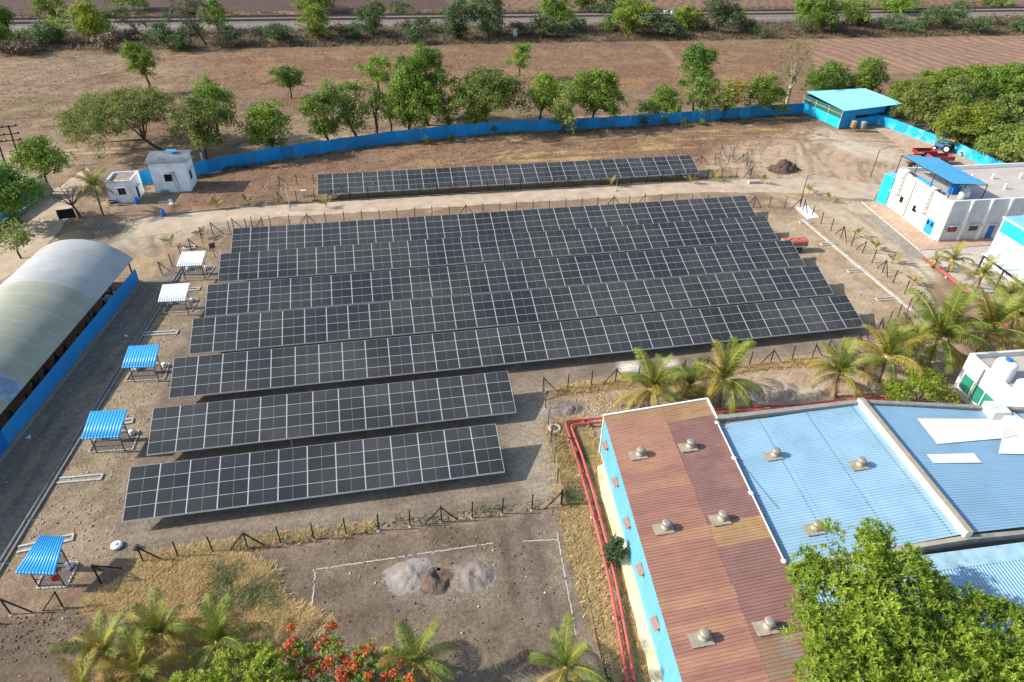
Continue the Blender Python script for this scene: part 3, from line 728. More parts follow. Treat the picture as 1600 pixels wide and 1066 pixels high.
def arc(t):   # t 0 (east eave) .. 1 (west eave): circular arc
    half = SPAN / 2 + 0.25; rad = (half ** 2 + RISE ** 2) / (2 * RISE); am = math.asin(half / rad)
    a = am * (1 - 2 * t); return SPAN / 2 - rad * math.sin(a), HE + RISE - rad * (1 - math.cos(a))
def sp(s, w, z): p = B0 + dS * s + dW * w; return (p[0], p[1], z)
bands = [2.4] * 18
pal = [M_sil, M_sil, M_sil, M_sil, M_olive, M_olive, M_olive, M_olive, M_olive, M_olive, M_bsheet, M_olive, M_sil, M_olive, M_olive, M_olive, M_sil, M_olive]
s = -0.3; NA = 28
for i, wd in enumerate(bands):
    mb = MB(); vs = []
    zl = 0.0
    for k in range(NA + 1):
        w, z = arc(k / NA)
        for ss, dz in ((s, 0), (s + wd - .002, 0), (s, -0.03), (s + wd - .002, -0.03)): vs.append(sp(ss, w, z + dz + zl))
    fs = []
    for k in range(NA):
        o = 4 * k; fs += [(o, o + 4, o + 5, o + 1), (o + 2, o + 3, o + 7, o + 6)]
    mb.add(vs, fs, 0, True); mb.add(vs, [g_ for k in range(NA) for g_ in ((4 * k, 4 * k + 2, 4 * k + 6, 4 * k + 4), (4 * k + 1, 4 * k + 5, 4 * k + 7, 4 * k + 3))]); o = mb.build('roof_sheet', pal[i], shed)
    mb = MB(); mb.tube([sp(s + wd, arc(k / NA)[0], arc(k / NA)[1] + 0.005) for k in range(NA + 1)], 0.022, 4); mb.build('seam', M_seam, o)
    s += wd
SL = s
for i in range(9):
    ss = 0.1 + i * (SL - 0.8) / 8
    for w in (0.25, SPAN - 0.1):
        mb = MB(); mb.bar(sp(ss, w, 0), sp(ss, w, HE + 0.05), 0.14); mb.build('post', M_black, shed)
    mb = MB(); mb.tube([sp(ss, arc(k / 14)[0], arc(k / 14)[1] - 0.12) for k in range(15)], 0.06, 5); mb.bar(sp(ss, 0.2, HE - 0.05), sp(ss, SPAN - .1, HE - 0.05), 0.08); mb.build('truss', M_black, shed)
mb = MB(); mb.bar(sp(-0.2, 0.12, HE - 0.02), sp(SL, 0.12, HE - 0.02), 0.1); mb.build('eave_beam', M_black, shed)
k = 0; s = -0.2
while s < SL:
    mb = MB(); a, b_ = sp(s, -0.1, 0.05), sp(s + 1.04, -0.1, 0.05)
    mb.sheet(b_, a, (a[0], a[1], 1.95), (b_[0], b_[1], 1.95), 5, 0.035); mb.build('wall_sheet', M_shedblue if s < 27.5 else M_shedblue2, shed); s += 1.05
mb = MB(); mb.bar(sp(-0.3, -0.25, 0.1), sp(SL, -0.25, 0.1), 0.35, 0.3); mb.build('plinth', M_conc_dark, shed)
M_floor = mat('shed_dirt_floor', srgb('6b5b4c'), 0.95, var=0.2, scale=1)
mb = MB(); mb.slab([sp(-0.1, 0.05, 0.03), sp(SL, 0.05, 0.03), sp(SL, SPAN, 0.03), sp(-0.1, SPAN, 0.03)], 0.05); mb.build('floor', M_floor, shed)
# west lean-to roof glimpsed beyond
lt = thing('grey_lean_to', 'grey-green lean-to roof beyond the barrel shed at the left edge', 'shed', sp(9, SPAN + 2.5, 0))
mb = MB(); mb.sheet(sp(4.5, SPAN + 1.2, 2.7), sp(22, SPAN + 1.2, 2.7), sp(22, SPAN + 8, 3.4), sp(4.5, SPAN + 8, 3.4), 40, 0.03); mb.build('roof', mat('grey_green_sheet', srgb('6f7d7a'), 0.5, 0.2, var=0.1), lt)
for ss in (5, 13, 21.5):
    for w, z in ((SPAN + 1.5, 2.7), (SPAN + 7.7, 3.3)):
        mb = MB(); mb.bar(sp(ss, w, 0), sp(ss, w, z), 0.12); mb.build('post', M_black, lt)
# black bundles standing inside along the wall
M_sack = mat('black_sack', srgb('1d1c1b'), 0.6, var=0.3, scale=6)
def sack_mesh(seed):
    r = random.Random(seed); mb = MB()
    pr = [(0.30, 0), (0.42 + r.uniform(-.05, .05), 0.2), (0.44, 0.5), (0.36, 0.85), (0.18, 1.05), (0.1, 1.18), (0.16, 1.3)]
    mb.lathe(pr, (0, 0, 0), 9)
    mb.v = [(x * (1 + r.uniform(-.12, .12)), y * (1 + r.uniform(-.12, .12)), z) for x, y, z in mb.v]
    return mb.mesh('black_sack', M_sack)
SK = [sack_mesh(i) for i in range(3)]
for i in range(12):
    p = sp(6.5 + i * 2.05 + random.uniform(-.3, .3), 0.95 + random.uniform(-.1, .5), 0.04)
    o = link('black_sack', SK[i % 3], None, p, (0, 0, i), (1, 1, random.uniform(.9, 1.25)))
    tag(o, 'dark sack inside the barrel shed, %s along the blue wall from the far end' % ordn(i), 'sack', 'dark sacks inside the shed')
mc = thing('shed_machine', 'grey machine with curved cover inside the far end of the barrel shed', 'machine', sp(4.2, 1.5, 0.03))
q = np.array(sp(4.2, 1.5, 0.03))
mb = MB(); mb.box(q + (0, 0, .45), (1.2, 2.0, .5), 0.15); mb.build('body', M_galv, mc)
mb = MB(); mb.tube([q + (math.cos(a) * .55, 0.0, .7 + math.sin(a) * .45) for a in np.linspace(0, math.pi, 9)], 0.12, 6); mb.build('cover', M_black, mc)
mb = MB(); [mb.bar(q + (x, y, 0), q + (x, y, .3), .1) for x in (-.5, .5) for y in (-.8, .8)]; mb.build('legs', M_black, mc)

# ------------------------------------------------------------------ inverter shelters
M_rb = mat('shelter_blue_sheet', (0.05, 0.36, 0.72), 0.4, var=0.05, scale=1.2)
M_rw = mat('shelter_white_sheet', srgb('e6e4e0'), 0.5, var=0.04, scale=1.2)
M_inv = mat('inverter_casing', srgb('d4d6d6'), 0.45, var=0.04)
M_steel = mat('brown_primed_steel', srgb('5f5349'), 0.6, var=0.15)
M_pot = mat('white_plastic', srgb('dddde2'), 0.45, var=0.04)
M_redsw = mat('red_plastic', srgb('b3202a'), 0.4, var=0.05)
M_grav2 = mat('grey_chippings', srgb('73685f'), 0.95, var=0.3, scale=9, bump=0.8, bscale=18)
M_kerb = mat('dusty_white_kerb', srgb('c4beb2'), .9, var=.15, scale=6)
def shelter(roofpx, kerbpx, m, label, variant):
    # roof corners far-right, far-left, near-left, near-right (pixels); the sheet falls towards the south
    z = (2.75, 2.75, 2.4, 2.4)
    fr, fl, nl, nr = [G(*p, zz) for p, zz in zip(roofpx, z)]
    c = (fr + fl + nl + nr) / 4
    root = thing('inverter_shelter', label, 'shelter', (c[0], c[1], 0), 'inverter shelters west of the arrays')
    nrib = 12
    mb = MB(); mb.sheet(nl, nr, fr, fl, nrib, 0.045, trap=False)
    dn = np.array((0, -0.10, -0.13)); mb.sheet(nl + dn, nr + dn, nr + (0, 0, .003), nl + (0, 0, .003), nrib, 0.045, trap=False)
    mb.build('roof', m, root)
    ps = []
    for a, b_, zz in ((0.12, 0.25, 2.68), (0.88, 0.25, 2.68), (0.12, 0.8, 2.46), (0.88, 0.8, 2.46)):
        t = fl + (fr - fl) * a; s_ = nl + (nr - nl) * a; p = t + (s_ - t) * b_; ps.append(p)
        mb = MB(); mb.bar((p[0], p[1], 0), (p[0], p[1], zz - 0.02), 0.07); mb.build('post', M_steel, root)
    for i, j in ((0, 1), (2, 3)):
        for zz in (0.75, 1.35, 1.9):
            mb = MB(); mb.bar((ps[i][0], ps[i][1], zz), (ps[j][0], ps[j][1], zz), 0.05); mb.build('rail', M_steel, root)
    for i, j in ((0, 2), (1, 3)):
        mb = MB(); mb.bar((*ps[i][:2], 2.6), (*ps[j][:2], 2.38), 0.06); mb.build('rafter', M_steel, root)
    for k, a in enumerate((0.3, 0.68)[: 1 + (variant != 1)]):
        p = ps[0] + (ps[1] - ps[0]) * a
        o = MB().box((p[0], p[1] - 0.2, 1.3), (0.75, 0.28, 0.85)).build('inverter', M_inv, root)
        MB().box((p[0], p[1] - 0.35, 1.0), (0.5, 0.02, 0.12)).build('cooling_grille', M_black, o)
    p = ps[2] + (ps[3] - ps[2]) * 0.8
    if variant == 0: MB().box((p[0], p[1], 1.0), (0.35, 0.2, 0.5)).build('isolator', M_redsw, root)
    # low whitewashed kerb of bricks round a bed of chippings
    kp = [G(*q) for q in kerbpx]
    bed = thing('kerb_bed', 'low white brick kerb under the ' + label, 'kerb', (*kp[0][:2], 0), 'kerbed beds under the shelters')
    MB().slab([(q[0], q[1], 0.03) for q in kp], 0.06).build('chippings', M_grav2, bed)
    r = random.Random(variant + int(c[1]))
    brick = MB().box((0, 0, 0.07), (0.22, 0.085, 0.12)).mesh('kerb_brick', M_kerb)
    for i in range(4):
        a, b_ = kp[i], kp[(i + 1) % 4]; L = np.hypot(*(b_ - a)[:2]); k = int(L / 0.27); ang = math.atan2((b_ - a)[1], (b_ - a)[0])
        for j in range(k):
            q = a + (b_ - a) * (j + 0.5) / k - kp[0]
            link('kerb_brick', brick, bed, (q[0] + r.uniform(-.02, .02), q[1] + r.uniform(-.02, .02), r.uniform(-.03, 0)), (0, 0, ang + r.uniform(-.1, .1)))
    for k, (a, b_) in enumerate(((0.12, 0.72), (0.82, 0.78))):
        q = kp[0] + (kp[1] - kp[0]) * a + (kp[3] - kp[0]) * b_
        t = thing('earth_pit', 'white pot, %s one beneath the %s' % (('west', 'east')[k], label), 'earth pit', (q[0], q[1], 0.03))
        mb = MB(); mb.lathe([(0.2, 0), (0.24, 0.05), (0.22, 0.34)], (q[0], q[1], 0.03), 12); mb.build('pot', M_pot, t)
        mb = MB(); mb.lathe([(0.25, 0.34), (0.25, 0.4), (0.1, 0.44), (0.02, 0.45)], (q[0], q[1], 0.03), 12); mb.build('lid', M_pot, t)
    return root
shelter([(101, 838), (62, 837), (24, 893), (86, 895)], [(57, 921), (105, 918), (123, 879), (76, 880)], M_rb, 'blue-roofed inverter shelter nearest the camera', 0)
shelter([(199, 640), (141, 643), (127, 684), (187, 681)], [(139, 708), (208, 703), (218, 673), (155, 676)], M_rb, 'blue-roofed inverter shelter, middle one of three', 1)
shelter([(250, 538), (201, 541), (190, 573), (242, 571)], [(196, 597), (257, 593), (265, 569), (212, 571)], M_rb, 'blue-roofed inverter shelter farthest of the blue ones', 2)
shelter([(297, 442), (254, 445), (247, 470), (290, 468)], [(255, 490), (300, 487), (310, 468), (266, 470)], M_rw, 'white-roofed inverter shelter nearer the camera', 1)
shelter([(322, 392), (284, 394), (276, 415), (316, 413)], [(284, 434), (325, 433), (336, 417), (292, 418)], M_rw, 'white-roofed inverter shelter farther away by the fence corner', 2)

# drain kerb line and cable channels
def channel(label, a, b, w=0.55, group='cable channels'):
    a, b = np.array(a[:2]), np.array(b[:2]); d = (b - a) / np.hypot(*(b - a)); n = np.array((-d[1], d[0]))
    t = thing('cable_channel', label, 'cable channel', (*a, 0), group)
    for sgn in (-1, 1):
        p, q = a + n * sgn * w / 2, b + n * sgn * w / 2
        MB().bar((*p, 0.05), (*q, 0.05), 0.17, 0.16).build('channel_wall', M_conc, t)
    MB().bar((*a, 0.0), (*b, 0.0), w - 0.17, 0.03).build('channel_floor', M_conc_dark, t)
    MB().bar((*(b - d * .1), 0.05), (*(b + d * .03), 0.05), w + 0.15, 0.15).build('end_block', M_conc, t)
    return t
channel('concrete cable channel poking out from under the nearest blue shelter', G(28, 860), G(115, 840))
channel('long concrete cable channel between the two nearest blue shelters', G(92, 752), G(160, 746))
channel('short concrete cable channel just behind the middle blue shelter', G(150, 667), G(208, 658))
channel('concrete cable channel between the blue and white shelters', G(226, 523), G(278, 520))
channel('concrete cable channel behind the nearer white shelter', G(262, 456), G(312, 452))
for i, (p, q) in enumerate((((1272, 348), (1254, 348)), ((1307, 381), (1288, 382)), ((1350, 423), (1330, 424)), ((1398, 467), (1375, 468)))):
    a, b_ = G(*p), G(*q)
    channel('short concrete cable channel, %s from the far end of the long east channel' % ordn(i), a, (b_[0] - 0.5, b_[1]), 0.5)
kt = thing('drain_channel', 'narrow concrete drain kerb running past the shelters', 'drain', (-24.3, 87.1, 0))
a, b_ = np.array((-24.5, 86.0)), np.array((-31.2, 22.0)); 
for i in range(16):
    p, q = a + (b_ - a) * i / 16, a + (b_ - a) * (i + .985) / 16
    for off in (-0.2, 0.2): MB().bar((p[0] + off, p[1], 0.07), (q[0] + off, q[1], 0.07), 0.1, 0.2).build('kerb_stone', M_conc_dark, kt)
MB().bar((*a, 0.01), (*b_, 0.01), 0.3, 0.04).build('channel_floor', M_conc_dark, kt)
kt = thing('long_channel', 'long pale concrete channel east of the long arrays', 'drain', (61.7, 83, 0))
a, b_ = np.array((61.75, 83.0)), np.array((61.1, 54.5))
for i in range(12):
    p, q = a + (b_ - a) * i / 12, a + (b_ - a) * (i + .985) / 12
    MB().bar((*p, 0.07), (*q, 0.07), 0.42, 0.18).build('channel_cover', M_conc, kt)
kt = thing('concrete_pad', 'small pale concrete pad at the head of the long channel', 'slab', (*G(1258, 334)[:2], 0))
MB().prism(PX((1243, 325), (1262, 323), (1280, 341), (1262, 343)), -0.02, 0.12).build('pad', M_white, kt)
# ------------------------------------------------------------------ buildings
M_wall = mat('painted_white_wall', srgb('e6e5e2'), 0.75, var=0.04, scale=0.7, dirt=srgb('cfc8bc'), dirt_amt=0.35, dirt_scale=0.5)
M_wallg = mat('weathered_and_shaded_render', srgb('cfcfcb'), 0.8, var=0.06, scale=0.8, dirt=srgb('a9a8a2'), dirt_amt=0.6, dirt_scale=0.7)
M_hut = mat('pale_blue_white_wash', srgb('eef2f4'), 0.85, var=0.05, scale=1, dirt=srgb('a49a8b'), dirt_amt=0.4, dirt_scale=0.9)
M_glass = mat('dark_window', srgb('2a3238'), 0.15, var=0.1, spec=0.5)
M_void = mat('unlit_opening', srgb('1b1917'), 0.8, var=0.1)
M_door = mat('blue_door_paint', (0.01, 0.14, 0.5), 0.45, var=0.05)
M_door2 = mat('bright_blue_door_paint', (0.02, 0.28, 0.72), 0.45, var=0.05)
M_cyan = mat('cyan_sheet', (0.02, 0.52, 0.72), 0.45, var=0.05, scale=0.8)
M_ltblue = mat('pale_blue_roof_sheet', (0.20, 0.52, 0.68), 0.5, var=0.06, scale=0.5, dirt=srgb('8ba0a5'), dirt_amt=0.4, dirt_scale=0.3)
M_canopy = mat('canopy_blue_sheet', (0.08, 0.34, 0.55), 0.45, var=0.05, scale=0.6)
M_wood = mat('grey_wood', srgb('80705f'), 0.8, var=0.2, scale=5)
M_red = mat('red_paint', srgb('b5262c'), 0.45, var=0.12, scale=1.5)
M_pipe = mat('sun_faded_red_pipe', srgb('c65a58'), 0.5, var=0.1, scale=0.8, dirt=srgb('9b2f30'), dirt_amt=0.5, dirt_scale=0.6)
M_roofslab = mat('roof_screed', srgb('b5aca2'), 0.9, var=0.08, scale=0.5, dirt=srgb('a09486'), dirt_amt=0.5, dirt_scale=0.4)
M_tyre = mat('tyre_rubber', srgb('24221f'), 0.85, var=0.2)
M_tank = mat('white_tank_plastic', srgb('e4e2de'), 0.45, var=0.04)
M_duct = mat('aluminium_duct', srgb('d0cfca'), 0.45, 0.15, var=0.1, scale=2)

def wall_frame(a, b):
    """returns f(s, z, out): point on vertical wall a->b at s metres along, z up, out metres to the right-hand (outer) side"""
    a, b = np.array(a[:2], float), np.array(b[:2], float); d = (b - a) / np.hypot(*(b - a)); n = np.array((d[1], -d[0]))
    return (lambda s, z, o=0.0: np.array((*(a + d * s + n * o), z))), float(np.hypot(*(b - a)))
def wall_box(f, s0, s1, z0, z1, o0, o1, mi=0, mb=None):
    mb = mb or MB()
    p = [f(s, z, o) for z in (z0, z1) for s, o in ((s0, o0), (s1, o0), (s1, o1), (s0, o1))]
    if o1 > o0: idx = [(0, 1, 2, 3), (7, 6, 5, 4), (4, 5, 1, 0), (5, 6, 2, 1), (6, 7, 3, 2), (7, 4, 0, 3)]
    else: idx = [(3, 2, 1, 0), (4, 5, 6, 7), (0, 1, 5, 4), (1, 2, 6, 5), (2, 3, 7, 6), (3, 0, 4, 7)]
    return mb.add(p, idx, mi)
def window(root, f, s0, s1, z0, z1, glass=M_glass, frame=M_galv, hood=None, bars=0, name='window'):
    w = wall_box(f, s0, s1, z0, z1, -0.05, 0.012).build(name, frame, root)
    k = bars + 1
    for i in range(k):
        a = s0 + 0.06 + (s1 - s0 - 0.06) * i / k; b_ = s0 + (s1 - s0 - 0.0) * (i + 1) / k - 0.06
        wall_box(f, a, b_, z0 + 0.06, z1 - 0.06, -0.03, 0.018).build('pane', glass, w)
    if hood: wall_box(f, s0 - 0.25, s1 + 0.25, z1 + 0.08, z1 + 0.16, 0, hood).build('sunshade', M_wallg, w)
    return w

M_soilroof = mat('dirty_roof_screed', srgb('9b8a78'), .9, var=.2, scale=1.5, dirt=srgb('6f5a48'), dirt_amt=.8, dirt_scale=.9)
# --- the two gate huts
def hut(label, cs, h, roof):
    cs = [np.array(c[:2]) for c in cs]      # SW, SE, NE, NW
    root = thing('gate_hut', label, 'hut', (*cs[0], 0))
    MB().prism([tuple(c) for c in cs], -0.05, h).build('wall', M_hut, root)
    c = sum(cs) / 4
    return root, c, cs
hr, c, cs = hut('taller white hut with weathered sheet roof beside the blue fence', [(-33.2, 107.2), (-28.1, 107.2), (-27.9, 111.2), (-33.1, 111.0)], 4.6, 0)
M_oldroof = mat('weathered_asbestos_sheet', srgb('75808a'), 0.85, var=0.2, scale=1.5, dirt=srgb('6d5948'), dirt_amt=0.9, dirt_scale=0.9)
for i in range(5):
    x0 = -33.7 + i * 1.2
    MB().sheet((x0, 106.9, 4.68 + .02 * (i % 2)), (x0 + 1.25, 106.9, 4.68 + .02 * (i % 2)), (x0 + 1.25, 111.5, 5.05), (x0, 111.5, 5.05), 5, 0.05, trap=False).build('roof_sheet', M_oldroof, hr)
f, L = wall_frame((-33.2, 107.2), (-28.1, 107.2))
window(hr, f, 1.75, 2.85, 1.75, 2.95, M_void, M_wood, 0.45)
f2, L = wall_frame((-28.1, 107.2), (-27.9, 111.2))
window(hr, f2, 1.2, 2.2, 1.4, 2.9, M_void, M_wood, 0.4)
MB().slab([(-31, 110, 5.5), (-29.7, 110.1, 5.35), (-29.7, 111, 5.35), (-31, 110.9, 5.5)], .03).build('loose_roof_sheet', M_rb, hr)
hr2, c, cs = hut('lower white hut with flat roof beside the entrance road', [(-38.65, 103.95), (-35.25, 104.1), (-35.0, 107.9), (-38.5, 107.8)], 3.1, 0)
for a, b_ in (((-38.65, 103.95), (-35.25, 104.1)), ((-35.25, 104.1), (-35.0, 107.9)), ((-35.0, 107.9), (-38.5, 107.8)), ((-38.5, 107.8), (-38.65, 103.95))):
    ff, LL = wall_frame(a, b_); wall_box(ff, 0.004, LL - 0.15, 3.1, 3.45, -0.15, 0.004).build('parapet', M_hut, hr2)
MB().prism([(-38.45, 104.15), (-35.45, 104.3), (-35.2, 107.7), (-38.3, 107.6)], 3.08, 3.13).build('roof_deck', M_soilroof, hr2)
f, L = wall_frame((-38.65, 103.95), (-35.25, 104.1)); window(hr2, f, 1.35, 2.35, 1.3, 2.4, M_glass, M_wood, 0.45, 1)
f2, L = wall_frame((-35.25, 104.1), (-35.0, 107.9)); window(hr2, f2, 1.1, 1.9, 0.1, 2.0, M_void, M_wood, 0.5, name='door')
lad = thing('ladder', 'dark ladder leaning on the front of the taller hut', 'ladder', (-29.9, 106.4, 0))
for dx in (-0.22, 0.22): MB().bar((-29.5 + dx, 106.2, 0), (-30.1 + dx, 107.1, 3.35), 0.06).build('stile', M_wood, lad)
for i in range(10):
    t = (i + .5) / 10; x, y, z = -29.5 - .6 * t, 106.2 + .9 * t, 3.35 * t; MB().bar((x - .22, y, z), (x + .22, y, z), 0.04).build('rung', M_wood, lad)
bx = thing('cement_tank', 'grey concrete trough on the ground against the taller hut', 'trough', (-31.8, 106.6, 0))
MB().prism([(-32.3, 106.3), (-31.2, 106.3), (-31.2, 106.9), (-32.3, 106.9)], 0, .55).build('trough', M_conc_dark, bx); MB().box((-31.75, 106.6, .56), (.9, .42, .06)).build('rim_shadow_lid', M_galv, bx)
M_drum = mat('blue_drum_plastic', (0.015, 0.14, 0.5), 0.4, var=0.05)
def drum(label, p, m=M_drum, r_=0.29, h=0.9):
    t = thing('drum', label, 'drum', p)
    q = np.array(p)
    mb = MB(); mb.lathe([(r_ * .93, 0), (r_, .03), (r_, h * .32), (r_ * 1.05, h * .34), (r_, h * .37), (r_, h * .66), (r_ * 1.05, h * .68), (r_, h * .71), (r_, h - .04), (r_ * .95, h)], q, 14); mb.build('barrel', m, t)
    mb = MB(); mb.lathe([(r_ * .97, h), (r_ * .97, h + .03), (r_ * .8, h + .035)], q, 14); mb.build('rim', m, t)
    return t
drum('blue plastic drum standing alone beside the road below the huts', (*G(256, 338)[:2], 0))
drum('blue drum at the east corner of the lower hut', (-35.0, 103.5, 0))
# blue motorcycle parked by the lower hut
mc = thing('motorcycle', 'dark blue motorcycle parked against the lower hut', 'motorcycle', (-38.0, 103.3, 0))
q = np.array((-38.0, 103.3, 0.0))
for dx in (-0.65, 0.65):
    w = MB().tube([q + (dx + .28 * math.cos(a), 0, .3 + .28 * math.sin(a)) for a in np.linspace(0, 2 * math.pi, 13)], .05, 5, cap=False).build('wheel', M_tyre, mc)
MB().bar(q + (-.65, 0, .35), q + (.5, 0, .55), .16, .22).build('engine_frame', M_black, mc)
MB().tube([q + (-.1, 0, .75), q + (.15, 0, .85), q + (.4, 0, .8)], [.1, .17, .1], 7).build('fuel_tank', M_door, mc)
MB().box(q + (-.4, 0, .8), (.6, .24, .1)).build('seat', M_black, mc)
MB().bar(q + (.65, 0, .35), q + (.45, 0, 1.0), .07).build('fork', M_galv, mc); MB().bar(q + (.45, -.32, 1.02), q + (.45, .32, 1.02), .04).build('handlebar', M_black, mc)
# dark board
bd = thing('notice_board', 'black board on legs beside the bare tree', 'board', (*G(108, 347)[:2], 0))
q = G(108, 347); d = np.array((math.cos(.2), math.sin(.2), 0))
MB().box(q + (0, 0, 1.25), (2.1, 0.06, 1.35), .2).build('board', M_void, bd)
for sgn in (-.8, .8): MB().bar(q + d * sgn + (0, .05, 0), q + d * sgn + (0, .05, 1.9), .07).build('leg', M_galv, bd)

# --- white factory block on the right
W0, W1 = np.array((76.9, 73.7)), np.array((77.9, 86.0)); E0 = np.array((101.0, 72.7)); E1 = np.array((102, 85.2)); FH = 5.45
fac = thing('factory_block', 'white two-storey factory block with parapet and blue rooftop canopy', 'building', (*W0, 0))
MB().prism([tuple(p) for p in (W0, E0, E1, W1)], -0.1, FH).build('wall', M_wall, fac)
ct_ = [W0, E0, E1, W1]
MB().prism([tuple(W0 + (.2, .2)), tuple(E0 + (-.2, .2)), tuple(E1 + (-.2, -.2)), tuple(W1 + (.2, -.2))], FH - .02, FH + .03).build('roof_deck', M_roofslab, fac)
for i in range(4):
    a, b_ = ct_[i], ct_[(i + 1) % 4]; f, L = wall_frame(a, b_)
    wall_box(f, 0.003, L - 0.22, FH, FH + 0.62, -0.22, 0.003).build('parapet', M_wall, fac)
fs, LS = wall_frame(W0, E0)          # south face
wall_box(fs, 0.02, LS, 0.0, FH + .5, 0.004, 0.03).build('south_render', M_wallg, fac)
for i in range(8):
    s = 0.15 + i * 3.05
    wall_box(fs, s, s + 0.32, 0, FH + 0.62, 0.03, 0.30).build('pilaster', M_wall, fac)
window(fac, lambda s, z, o=0: fs(s, z, o + .03), 1.3, 2.7, 1.35, 2.3, M_glass, M_galv, .5)
window(fac, lambda s, z, o=0: fs(s, z, o + .03), 4.6, 6.0, 1.35, 2.3, M_glass, M_galv, .5)
window(fac, lambda s, z, o=0: fs(s, z, o + .03), 7.75, 8.75, 0.05, 2.2, M_door, M_door, .5, name='door')
window(fac, lambda s, z, o=0: fs(s, z, o + .03), 10.6, 12.0, 1.35, 2.3, M_glass, M_galv, .5)
fw_, LW = wall_frame(W1, W0)          # west face, s from the north end
wall_box(fw_, 0, LW, 0, .25, 0.003, .12).build('plinth', M_conc, fac)
window(fac, fw_, LW - 3.0, LW - 1.2, 0.05, 2.35, M_door2, M_door2, None, 1, name='double_door')
for k in (0, 1): wall_box(fw_, LW - 2.8 + k * .85, LW - 2.35 + k * .85, 1.45, 2.05, 0, .03).build('door_light', M_void, fac)
window(fac, fw_, 2.4, 3.3, 1.7, 2.7, M_void, M_galv); window(fac, fw_, 5.7, 6.7, 1.7, 2.7, M_void, M_galv)
MB().bar(fw_(4.55, .3, .06), fw_(4.55, FH + .4, .06), .09).build('rainwater_pipe', M_black, fac)
MB().bar(fw_(.6, .55, .06), fw_(3.4, .55, .06), .06).build('conduit', M_steel, fac)
MB().tube([fs(0.55, .1, .2), fs(.55, 3.4, .2)], .05, 6).build('fire_riser', M_red, fac)
MB().tube([fs(0.55, 1.9, .2), fs(1.5, 1.9, .35)], .05, 6).build('hydrant_branch', M_red, fac)
mb = MB(); mb.tube([fs(1.6, 2.0, .3), fs(1.6, 2.0, .5)], .25, 12); mb.build('hose_reel', M_red, fac)
for s in (1.6, 8.2):                    # two duct bends rising over the parapet
    oz = [(.42, 3.0), (.42, FH + .1), (.30, FH + .5), (.0, FH + .8), (-.5, FH + .95), (-1.0, FH + .85), (-1.4, FH + .5), (-1.5, FH + .05)]
    iz = [(.02, 3.0), (.02, FH + .1), (-.02, FH + .22), (-.15, FH + .36), (-.45, FH + .42), (-.75, FH + .36), (-.95, FH + .2), (-1.0, FH + .05)]
    oz = [(a + .18, b) for a, b in oz]; iz = [(a + .05 if b < FH + .62 and a > -.1 else a, b if k < 2 else b + .35) for k, (a, b) in enumerate(iz)]
    mb = MB(); m_ = len(oz); vs_ = [fw_(s + e, z, o) for e in (-.55, .55) for (o, z) in oz] + [fw_(s + e, z, o) for e in (-.55, .55) for (o, z) in iz]
    fs_ = [f_ for k in range(m_ - 1) for f_ in ((k, k + 1, m_ + k + 1, m_ + k), (2 * m_ + k, 3 * m_ + k, 3 * m_ + k + 1, 2 * m_ + k + 1), (k, 2 * m_ + k, 2 * m_ + k + 1, k + 1), (m_ + k, m_ + k + 1, 3 * m_ + k + 1, 3 * m_ + k))]
    mb.add(vs_, fs_ + [(0, m_, 3 * m_, 2 * m_)]); dct = mb.build('air_duct', M_duct, fac)
    for zz in (3.5, 4.1, 4.7, 5.3): wall_box(fw_, s - .58, s + .58, zz, zz + .05, .03, .63).build('duct_flange', M_galv, dct)
    wall_box(fw_, s - .62, s + .62, 2.8, 3.05, 0.01, 1.0).build('duct_base', M_wall, fac)
for i in range(5): wall_box(fw_, 4.0 + i * .85, 4.75 + i * .85, FH + .62, FH + 1.0, -.45, -.3).build('blue_screen', M_door2, fac)
# rooftop canopy
cz = (8.5, 8.5, 7.6, 7.6)
C = [(77.2, 85.6, 8.25), (82.2, 84.2, 8.05), (82.0, 74.0, 8.05), (77.0, 74.6, 8.25)]
for i in range(10):
    t0, t1 = i / 10, (i + 1.01) / 10; l_ = lambda p, q, t: np.array(p) + (np.array(q) - p) * t
    MB().sheet(l_(C[3], C[0], t0), l_(C[3], C[0], t1), l_(C[2], C[1], t1), l_(C[2], C[1], t0), 3, -.04).build('canopy_sheet', M_canopy, fac)
for p in C:
    MB().bar((p[0] * .995 + .39, p[1], FH), (p[0] * .995 + .39, p[1], p[2] - .05), .09).build('canopy_post', M_black, fac)
for i in range(1, 3):
    for a, b_ in ((0, 3), (1, 2)):
        p = np.array(C[a]) + (np.array(C[b_]) - C[a]) * i / 3; MB().bar((p[0], p[1], FH), (p[0], p[1], p[2] - .05), .08).build('canopy_post', M_black, fac)
for a, b_ in ((0, 3), (1, 2), (0, 1), (3, 2)): MB().bar(np.array(C[a]) - (0, 0, .1), np.array(C[b_]) - (0, 0, .1), .08).build('canopy_beam', M_black, fac)
for (x, y) in ((87, 81.6), (90.4, 81.3), (89.2, 77.6), (86.0, 84.0), (93.6, 77.2), (95, 81)): MB().bar((x, y, FH), (x - .0, y, FH + .8), .28).build('roof_vent', M_wall, fac)
for (x, y) in ((80.0, 75.4), (80.9, 75.6), (81.6, 76.5)):
    mb = MB(); mb.lathe([(.45, 0), (.45, .9), (.3, 1.05), (.1, 1.1)], (x, y, FH + .03), 12); mb.build('chiller_drum', M_inv, fac)
MB().box((80.3, 77.3, FH + .65), (1.2, .9, 1.25)).build('cabinet', M_door, fac)
